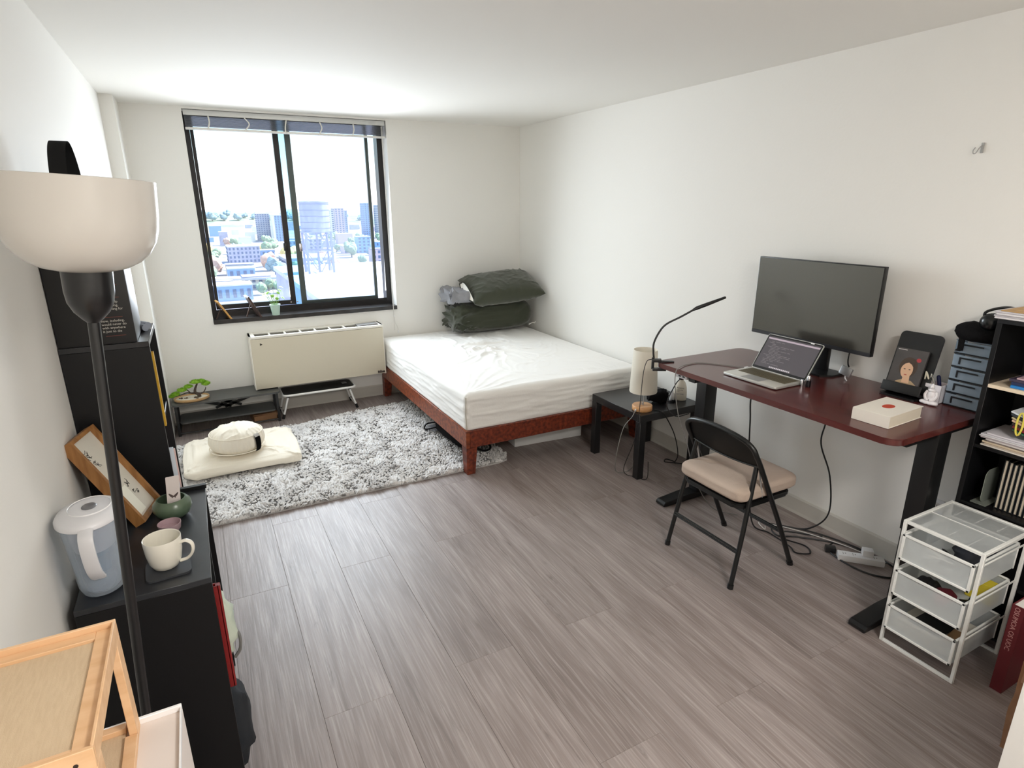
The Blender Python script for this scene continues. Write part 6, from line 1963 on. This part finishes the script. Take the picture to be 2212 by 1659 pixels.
for zt in (0.512, 0.352, 0.190):
    zb = zt - 0.112
    x0, x1, y0, y1 = UX0 - 0.016, UX1 - 0.030, UY0 + 0.016, UY1 - 0.016
    g = G(); ft_ = 0.009
    for b in ((x0, y0, zt - ft_, x0 + ft_, y1, zt), (x0, y0, zb, x0 + ft_, y1, zb + ft_), (x0, y0, zb, x0 + ft_, y0 + ft_, zt), (x0, y1 - ft_, zb, x0 + ft_, y1, zt), (x0, y0, zt - 0.007, x1, y0 + 0.007, zt), (x0, y1 - 0.007, zt - 0.007, x1, y1, zt), (x1 - 0.007, y0, zt - 0.007, x1, y1, zt), (x1 - 0.006, y0, zb, x1, y0 + 0.006, zt), (x1 - 0.006, y1 - 0.006, zb, x1, y1, zt)):
        g.box(*b, bev=0.001, seg=1)
    dr = obj('drawer', g, WM, du)
    g = G(); g.box(x0 + 0.004, y0 + 0.004, zb + 0.004, x0 + 0.005, y1 - 0.004, zt - 0.004); obj('front_mesh', g, NET, dr, smooth=False)
    g = G(); g.box(x0 + 0.005, y0 + 0.002, zb + 0.003, x1, y0 + 0.003, zt - 0.004); g.box(x0 + 0.005, y1 - 0.003, zb + 0.003, x1, y1 - 0.002, zt - 0.004); g.box(x1 - 0.003, y0 + 0.003, zb + 0.003, x1 - 0.002, y1 - 0.003, zt - 0.004); g.box(x0 + 0.005, y0 + 0.003, zb + 0.003, x1 - 0.003, y1 - 0.003, zb + 0.004)
    obj('side_mesh', g, NET, dr, smooth=False)
def lump(nm, c, r, colr, label, cat, amp=0.02, seed=1, rough=0.7):
    g = G()
    def f(u, v):
        th, ph = 2 * math.pi * u, -math.pi / 2 + math.pi * v
        d = Vector((math.cos(ph) * math.cos(th), math.cos(ph) * math.sin(th), math.sin(ph)))
        k = 1 + amp * 14 * noise.noise(d * 2.3 + Vector((seed, 0, 0)))
        return (c[0] + d.x * r[0] * k, c[1] + d.y * r[1] * k, c[2] + max(-r[2] * 0.95, d.z * r[2] * k))
    g.grid(f, 26, 14, closed_u=True); g.merge(1e-4)
    return tag(obj(nm, g, mat(nm + '_m%d' % seed, colr, rough), None, loc=c, angle=80), label, cat)
def heap(c, rx, ry, n, r, m_, nm, label, seed):
    random.seed(seed)
    g = G()
    pts = [(c[0] + random.uniform(-rx, rx), c[1] + random.uniform(-ry, ry), c[2] + random.uniform(0.006, 0.05)) for _ in range(n)]
    g.tube(spline(pts, 6), r, 6)
    return tag(obj(nm, g, m_, None, loc=c), label, 'cable')
heap((2.43, 0.95, 0.405), 0.10, 0.07, 16, 0.0035, CABLE, 'cable_tangle', 'tangle of black cables in the top mesh drawer', 31)
heap((2.40, 1.00, 0.405), 0.06, 0.06, 10, 0.003, CABLEW, 'cable_tangle', 'loop of white cable in the top mesh drawer', 37)
lump('cloth_bundle', (2.50, 0.93, 0.448), (0.08, 0.065, 0.042), (36, 38, 48), 'dark blue-black cloth bundle in the top mesh drawer', 'cloth', 0.02, 5)
lump('cloth_bundle', (2.40, 1.02, 0.282), (0.055, 0.045, 0.036), (34, 32, 34), 'black cloth bundle at far side of middle mesh drawer', 'cloth', 0.02, 8)
lump('red_pouch', (2.40, 0.955, 0.279), (0.05, 0.035, 0.033), (120, 34, 50), 'crimson pouch in the middle mesh drawer', 'pouch', 0.015, 9)
heap((2.42, 0.90, 0.245), 0.09, 0.03, 12, 0.004, CABLE, 'cable_tangle', 'black cables at near side of middle mesh drawer', 41)
panel_t = lambda nm, b, colr, lb, cat, rz=0: tag(obj(nm, (lambda g: (g.box(*b, bev=0.001, seg=1, rot=(0, 0, rz)), g)[1])(G()), mat('c_%d_%d_%d' % colr, colr, 0.6), None, loc=((b[0] + b[3]) / 2, (b[1] + b[4]) / 2, b[2]), smooth=False), lb, cat)
panel_t('yellow_packet', (2.545, 0.86, 0.2455, 2.60, 0.95, 0.325), (206, 186, 50), 'yellow packet at back of the middle mesh drawer', 'packet')
panel_t('paper_stack', (2.33, 0.86, 0.083, 2.58, 1.08, 0.115), (196, 190, 178), 'stack of loose papers filling bottom mesh drawer', 'paper')
nbk = thing('notebook', 'black covered notebook with white pages in bottom mesh drawer', 'notebook', (2.42, 0.98, 0.116))
panel('pages', (2.36, 0.925, 0.1165, 2.50, 1.03, 0.128), nbk, PAPER, 0); panel('cover', (2.357, 0.922, 0.128, 2.503, 1.033, 0.131), nbk, BLACKPLASTIC, 0)
panel_t('card_folder', (2.35, 0.865, 0.1165, 2.46, 0.915, 0.135), (120, 92, 62), 'brown card folder beside black notebook in bottom drawer', 'folder', 6)

# ------------------------------------------------------------------ black bookcase at the right
QX0, QX1, QY0, QY1, QZ = 2.662, 2.917, 0.36, 1.104, 1.330
qc = thing('black_bookcase', 'black open bookcase against right wall beyond desk end', 'bookcase', (2.79, 0.73, 0))
panel('side_panel', (QX0, QY1 - 0.018, 0, QX1, QY1, QZ - 0.018), qc); panel('side_panel', (QX0, QY0, 0, QX1, QY0 + 0.018, QZ - 0.018), qc)
panel('top_panel', (QX0, QY0, QZ - 0.018, QX1, QY1, QZ), qc, BLACKTOP); panel('back_panel', (QX1 - 0.005, QY0 + 0.018, 0.03, QX1, QY1 - 0.018, QZ - 0.018), qc)
PALE = mat('pale_birch_shelf', (226, 208, 182), 0.5)
for z, mm in ((1.075, PALE), (0.825, BLACK), (0.575, BLACK), (0.30, BLACK), (0.05, BLACK)):
    panel('shelf', (QX0 + (0.0 if mm is PALE else 0.004), QY0 + 0.018, z - 0.014, QX1 - 0.005, QY1 - 0.018, z), qc, mm)
# top: stack of pads with a kraft cover
z = QZ + 0.0004
for i in range(4):
    g = G(); d = 0.004 * math.sin(i * 2.4)
    g.box(2.650 + d, 0.72 + d, z, 2.86 + d, 1.112 + d * 1.5, z + 0.0068, bev=0.0015, seg=1); z += 0.0072
    tag(obj('paper_pad', g, mat('pad_white', (216, 212, 214), 0.7) if i % 2 == 0 else mat('pad_grey', (196, 192, 196), 0.7), None, loc=(2.75, 0.92, z - 0.0072), smooth=False), ('bottom white paper pad on the black bookcase', 'second white pad from bottom on black bookcase', 'third white pad in stack on black bookcase', 'white pad just under the kraft cover on bookcase')[i], 'paper', 'paper pads on the bookcase')
g = G(); g.box(2.655, 0.72, z, 2.855, 1.098, z + 0.003, bev=0.001, seg=1)
tag(obj('kraft_cover', g, mat('kraft_woodgrain', (196, 160, 106), 0.6, var=((60, 6, 1), 0.9), col2=(160, 118, 66)), None, loc=(2.75, 0.92, z), smooth=False), 'tan wood-grain folder on top of the white paper pads', 'folder')
# pale shelf: blue folder and papers
def flat(nm, x0, x1, y0, y1, z0, h, colr, lb, cat='book', rz=0, grp=None):
    g = G(); g.box(x0, y0, z0, x1, y1, z0 + h, bev=0.0008, seg=1, rot=(0, 0, rz))
    return tag(obj(nm, g, mat('c_%d_%d_%d' % colr, colr, 0.55), None, loc=((x0 + x1) / 2, (y0 + y1) / 2, z0), smooth=False), lb, cat, grp)
flat('blue_folder', 2.675, 2.88, 0.62, 1.020, 1.0754, 0.010, (34, 120, 190), 'bright blue folder lying on the pale shelf', 'folder')
flat('navy_folder', 2.685, 2.88, 0.62, 1.024, 1.0858, 0.012, (34, 44, 78), 'navy folder on top of the bright blue folder', 'folder', 1)
flat('violet_folder', 2.68, 2.87, 0.60, 1.030, 1.0982, 0.010, (60, 50, 70), 'dusky violet folder above the navy folder', 'folder', -1)
flat('pink_folder', 2.69, 2.88, 0.60, 1.012, 1.1086, 0.006, (190, 160, 168), 'dusty pink folder on top of the blue ones', 'folder', 1)
# magazines on the next shelf
z = 0.8254
random.seed(9)
names = ('lowest', 'second lowest', 'third', 'fourth', 'fifth', 'sixth', 'seventh', 'eighth', 'topmost')
for i in range(9):
    h = random.choice((0.004, 0.005, 0.007, 0.006))
    c_ = ((214, 208, 198), (190, 176, 160), (206, 190, 166), (140, 128, 122), (212, 206, 204), (176, 166, 170), (214, 212, 214), (202, 200, 206), (210, 206, 212))[i]
    y1_ = 1.060 + random.uniform(-0.012, 0.020)
    mg_ = flat('magazine', 2.670 + random.uniform(-0.006, 0.008), 2.87, 0.62, y1_, z, h, c_, names[i] + ' magazine in the flat stack on middle shelf of black bookcase', 'magazine', random.uniform(-1, 1), 'magazines on the bookcase')
    z += h + 0.0006
for i, (c_, th, lb) in enumerate((((40, 92, 66), 0.006, 'green slanted notebook lying on the magazine stack'), ((120, 34, 40), 0.010, 'dark red slanted notebook above the green one'), ((60, 44, 42), 0.008, 'dark brown slanted notebook in the tilted bundle'), ((214, 178, 152), 0.008, 'peach slanted notebook in the tilted bundle'), ((190, 176, 140), 0.006, 'sand coloured slanted notebook in the tilted bundle'), ((44, 50, 58), 0.008, 'slate slanted notebook in the tilted bundle'), ((206, 212, 218), 0.006, 'silvery slanted notebook at top of tilted bundle'))):
    g = G(); zc = 0.915 + i * 0.0102
    g.box(2.680, 0.70, zc, 2.86, 0.985 + 0.006 * i, zc + th, bev=0.0008, seg=1)
    g.b.transform(Matrix.Translation((2.77, 0.99, 0.905)) @ Matrix.Rotation(R(16), 4, 'X') @ Matrix.Translation((-2.77, -0.99, -0.905)))
    tag(obj('slanted_notebook', g, mat('c_%d_%d_%d' % c_, c_, 0.55), None, loc=(2.77, 0.9, 0.9), smooth=False), lb, 'notebook', 'slanted notebooks on the bookcase')
g = G(); ring_ = [(2.676 + 0 * k, 0.962 + 0.010 * math.cos(2 * math.pi * k / 16) - 0.02 * 0, 0.945 + 0.045 * math.sin(2 * math.pi * k / 16)) for k in range(16)]
g.tube(ring_, 0.0035, 6, closed=True)
tag(obj('yellow_band', g, mat('yellow_rubber', (222, 206, 90), 0.5), None, loc=(2.676, 0.962, 0.90)), 'yellow rubber band around the slanted notebooks', 'band')
# metal book end and files on the lower shelf
be = thing('book_end', 'pale metal book end on lower shelf of black bookcase', 'book end', (2.74, 1.035, 0.575))
BEM = mat('pale_green_metal', (150, 156, 146), 0.4, metal=0.5)
g = G(); g.prism(rounded_rect(2.69, 0.577, 2.80, 0.72, 0.03), 1.030, 1.0325, 'y'); obj('upright', g, BEM, be, smooth=False)
panel('foot', (2.68, 1.005, 0.5752, 2.80, 1.060, 0.578), be, BEM, 0)
for i in range(7):
    upright_book('file', 2.70, 2.90, 0.985 - i * 0.016 - 0.013, 0.985 - i * 0.016, 0.5754, 0.21 - 0.004 * (i % 3), ((22, 30, 32), (18, 20, 26), (26, 36, 38))[i % 3], ('first', 'second', 'third', 'fourth', 'fifth', 'sixth', 'seventh')[i] + ' dark file from the metal book end', 'dark files on the bookcase')

# ------------------------------------------------------------------ near right corner: paper bag, red book, white cabinet edge
KRAFT = mat('kraft_paper', (186, 142, 108), 0.8, var=(14, 0.5), col2=(150, 106, 78))
pg = thing('paper_bag', 'torn open brown paper bag standing at near right corner', 'bag', (2.29, 0.47, 0))
g = G(); b0 = (2.165, 0.34, 2.36, 0.61)
ring0 = [(b0[0], b0[1]), (b0[2], b0[1]), (b0[2], b0[3]), (b0[0], b0[3])]
def bagw(u, v):
    s = (u * 4) % 4
    i = int(s) % 4; t = s - int(s)
    a, b = ring0[i], ring0[(i + 1) % 4]
    x, y = a[0] + (b[0] - a[0]) * t, a[1] + (b[1] - a[1]) * t
    cxm, cym = (b0[0] + b0[2]) / 2, (b0[1] + b0[3]) / 2
    k = noise.noise(Vector((x * 14, y * 14, v * 4))) * 0.012 * math.sin(math.pi * min(1, v * 1.2))
    kin = 0.035 * v * math.sin(math.pi * t) if i in (0, 2) else 0.0
    dx, dy = (x - cxm), (y - cym)
    L = math.hypot(dx, dy)
    top = 0.345 + 0.012 * math.sin(s * 5) + 0.02 * noise.noise(Vector((s * 2.2, 0, 3)))
    z = 0.0004 + (top) * v
    return (x + dx / L * (k - kin + 0.02 * v), y + dy / L * (k - kin), z)
g.grid(bagw, 64, 16, closed_u=True)
bmesh.ops.solidify(g.b, geom=g.b.faces[:], thickness=0.0015)
obj('sides', g, KRAFT, pg, angle=80)
g = G(); g.box(b0[0] + 0.004, b0[1] + 0.004, 0.0006, b0[2] - 0.004, b0[3] - 0.004, 0.003); obj('base', g, KRAFT, pg, smooth=False)
g = G(); g.grid(lambda u, v: (2.150 + 0.012 * math.sin(9 * u) - 0.01 * v, 0.35 + 0.25 * u, 0.345 - 0.075 * v + 0.012 * math.sin(7 * u + 1)), 16, 5); bmesh.ops.solidify(g.b, geom=g.b.faces[:], thickness=0.0012); obj('folded_flap', g, mat('kraft_inside', (206, 166, 134), 0.8), pg, angle=80)
g = G()
def crump(u, v):
    th, ph = 2 * math.pi * u, -math.pi / 2 + math.pi * v
    d = Vector((math.cos(ph) * math.cos(th), math.cos(ph) * math.sin(th), math.sin(ph)))
    k = 1 + 0.35 * noise.noise(d * 2.6)
    return (2.262 + d.x * 0.075 * k, 0.475 + d.y * 0.105 * k, 0.20 + d.z * 0.10 * k)
g.grid(crump, 30, 18, closed_u=True); g.merge(1e-4)
tag(obj('crumpled_paper', g, mat('dark_brown_paper', (84, 56, 42), 0.85), None, loc=(2.262, 0.475, 0.1), angle=80), 'dark brown crumpled paper inside the open paper bag', 'paper')
rb = thing('red_book', 'dark red book with pale spine lettering between mesh drawers and bag', 'book', (2.52, 0.75, 0))
DRED = mat('dark_red_cloth', (96, 22, 30), 0.55)
panel('cover', (2.43, 0.722, 0.0004, 2.62, 0.725, 0.37), rb, DRED, 0); panel('cover', (2.43, 0.757, 0.0004, 2.62, 0.760, 0.37), rb, DRED, 0)
panel('spine', (2.427, 0.722, 0.0004, 2.430, 0.760, 0.37), rb, DRED, 0); panel('pages', (2.430, 0.725, 0.004, 2.615, 0.757, 0.364), rb, PAPER, 0)
text_part('spine_lettering', 'OSUMOA OS UOC', 0.022, frame_m((2.4265, 0.749, 0.365), (0, 0, -1), (0, -1, 0)), mat('pale_rose_ink', (190, 140, 136), 0.6), rb)
wc = thing('white_side_cabinet', 'white cabinet whose edge shows at near right corner', 'cabinet', (1.7, 0.05, 0))
g = G(); g.box(1.446, -0.30, 0, 1.96, 0.400, 0.95, bev=0.002); obj('carcass', g, mat('white_cabinet_paint', (226, 224, 220), 0.5), wc)
g = G(); g.box(1.443, -0.302, 0.9504, 1.963, 0.402, 0.972, bev=0.003); obj('worktop', g, WHITEPLASTIC, wc)

# ------------------------------------------------------------------ wall hook, outlet, cables, power strip
hk = thing('wall_hook', 'small clear adhesive hook high on the right wall', 'hook', (2.93, 1.41, 1.95))
HKM = mat('clear_grey_hook', (168, 168, 166), 0.2, spec=0.6)
g = G(); g.box(2.926, 1.400, 1.945, 2.9295, 1.412, 1.985, bev=0.0015); obj('plate', g, HKM, hk)
g = G(); g.tube(spline([(2.925, 1.408, 1.975), (2.918, 1.414, 1.962), (2.914, 1.420, 1.946), (2.912, 1.428, 1.944), (2.910, 1.430, 1.955), (2.912, 1.424, 1.968)], 5), 0.0022, 8); obj('hook_arm', g, HKM, hk)
ol = thing('wall_outlet', 'white double wall outlet behind the mesh drawer unit', 'outlet', (2.93, 1.285, 0.36))
g = G(); g.box(2.924, 1.250, 0.305, 2.9295, 1.322, 0.420, bev=0.002); pl2 = obj('cover_plate', g, WHITEPLASTIC, ol)
for z in (0.338, 0.388):
    g = G(); g.prism(rounded_rect(1.268, z - 0.014, 1.304, z + 0.014, 0.008), 2.9225, 2.9245, 'x'); rc = obj('receptacle', g, mat('ivory_plastic', (216, 212, 208), 0.4), pl2)
    g = G(); g.box(2.9218, 1.277, z - 0.004, 2.9228, 1.279, z + 0.006); g.box(2.9218, 1.292, z - 0.004, 2.9228, 1.294, z + 0.006); obj('slot', g, BLACKPLASTIC, rc, smooth=False)
ps = thing('power_strip', 'white power strip on floor under the desk', 'power strip', (2.79, 1.49, 0))
Mp = Matrix.Translation((2.785, 1.497, 0)) @ Matrix.Rotation(math.atan2(-0.14, 0.13), 4, 'Z')
g = G(); g.box(-0.105, -0.026, 0.0004, 0.105, 0.026, 0.034, bev=0.005); g.b.transform(Mp); bd = obj('body', g, WHITEPLASTIC, ps)
for x in (-0.08, -0.035, 0.06):
    g = G(); g.box(x - 0.002, -0.010, 0.0338, x, -0.002, 0.0346); g.box(x - 0.002, 0.002, 0.0338, x, 0.010, 0.0346); g.cyl((x + 0.010, 0, 0.0336), (x + 0.010, 0, 0.0346), 0.003, n=10); g.b.transform(Mp); obj('socket', g, mat('grey_slot', (90, 90, 92), 0.5), bd, smooth=False)
g = G(); g.box(0.005, -0.006, 0.0345, 0.055, 0.036, 0.068, bev=0.004); g.b.transform(Mp); tag(obj('charger_block', g, mat('white_charger', (230, 230, 230), 0.3), None, loc=(2.8, 1.49, 0.0345)), 'white charger block plugged into the power strip', 'charger')
g = G(); g.box(-0.155, 0.034, 0.0004, -0.105, 0.072, 0.030, bev=0.004); g.b.transform(Mp); tag(obj('power_brick', g, BLACKPLASTIC, None, loc=(2.75, 1.62, 0)), 'black power brick on floor left of the power strip', 'charger')
cable('floor_cable', [(2.82, 1.80, 0.86), (2.80, 1.803, 0.66), (2.798, 1.81, 0.53), (2.80, 1.735, 0.372), (2.81, 1.715, 0.16), (2.80, 1.80, 0.03), (2.74, 1.89, 0.005), (2.66, 1.93, 0.004), (2.62, 1.86, 0.004), (2.70, 1.80, 0.004), (2.83, 1.66, 0.004), (2.88, 1.52, 0.004), (2.88, 1.42, 0.004)], 0.0042, CABLE, 'black cable hanging behind desk and trailing along floor to power strip')
cable('floor_cable', [(2.66, 1.99, 0.004), (2.72, 1.93, 0.004), (2.80, 1.80, 0.011), (2.85, 1.68, 0.011), (2.89, 1.55, 0.004), (2.885, 1.40, 0.004), (2.80, 1.33, 0.005), (2.72, 1.40, 0.005), (2.70, 1.52, 0.005), (2.735, 1.645, 0.005), (2.80, 1.66, 0.013)], 0.0042, CABLE, 'black cable looping around the power strip on floor')
cable('floor_cable', [(2.50, 2.02, 0.85), (2.497, 2.04, 0.76), (2.496, 2.028, 0.65), (2.50, 2.018, 0.50), (2.53, 2.01, 0.25), (2.56, 1.98, 0.03), (2.60, 1.90, 0.005), (2.585, 1.76, 0.005), (2.56, 1.70, 0.005), (2.62, 1.66, 0.005), (2.66, 1.72, 0.005), (2.61, 1.82, 0.012), (2.68, 1.86, 0.012), (2.80, 1.72, 0.019)], 0.004, CABLE, 'black cable hanging in front of wall and looping on floor behind chair')
cable('floor_cable', [(2.64, 1.96, 0.004), (2.60, 1.93, 0.012), (2.62, 1.99, 0.02), (2.68, 1.96, 0.006), (2.74, 1.82, 0.02), (2.82, 1.62, 0.02), (2.86, 1.50, 0.012)], 0.0024, CABLEW, 'thin white cable among the black cables on floor')
cable('floor_cable', [(2.66, 2.60, 0.22), (2.665, 2.66, 0.42), (2.60, 2.76, 0.455), (2.55, 2.80, 0.458)], 0.003, CABLE, 'black cord draped over the side table edge near chair') if False else None
cable('power_cable', [(2.53, 2.815, 0.456), (2.555, 2.775, 0.452), (2.58, 2.755, 0.42), (2.66, 2.745, 0.28), (2.72, 2.76, 0.12), (2.76, 2.83, 0.02), (2.80, 2.88, 0.004), (2.78, 2.93, 0.004), (2.74, 2.90, 0.004), (2.77, 2.85, 0.010), (2.84, 2.80, 0.004)], 0.0036, CABLE, 'black cord hanging from side table to a loop on floor')
cable('power_cable', [(2.395, 2.79, 0.4565), (2.37, 2.765, 0.452), (2.362, 2.755, 0.40), (2.360, 2.80, 0.25), (2.352, 2.87, 0.06), (2.37, 2.86, 0.005), (2.41, 2.80, 0.004), (2.425, 2.745, 0.004), (2.455, 2.748, 0.02), (2.46, 2.758, 0.12)], 0.0026, CABLE, 'thin black cord dangling around the near leg of side table')
cable('desk_cable', [(2.24, 2.28, 0.86), (2.235, 2.33, 0.80), (2.25, 2.40, 0.66), (2.36, 2.44, 0.56), (2.50, 2.475, 0.54)], 0.003, CABLE, 'black cable sagging under far end of desk')
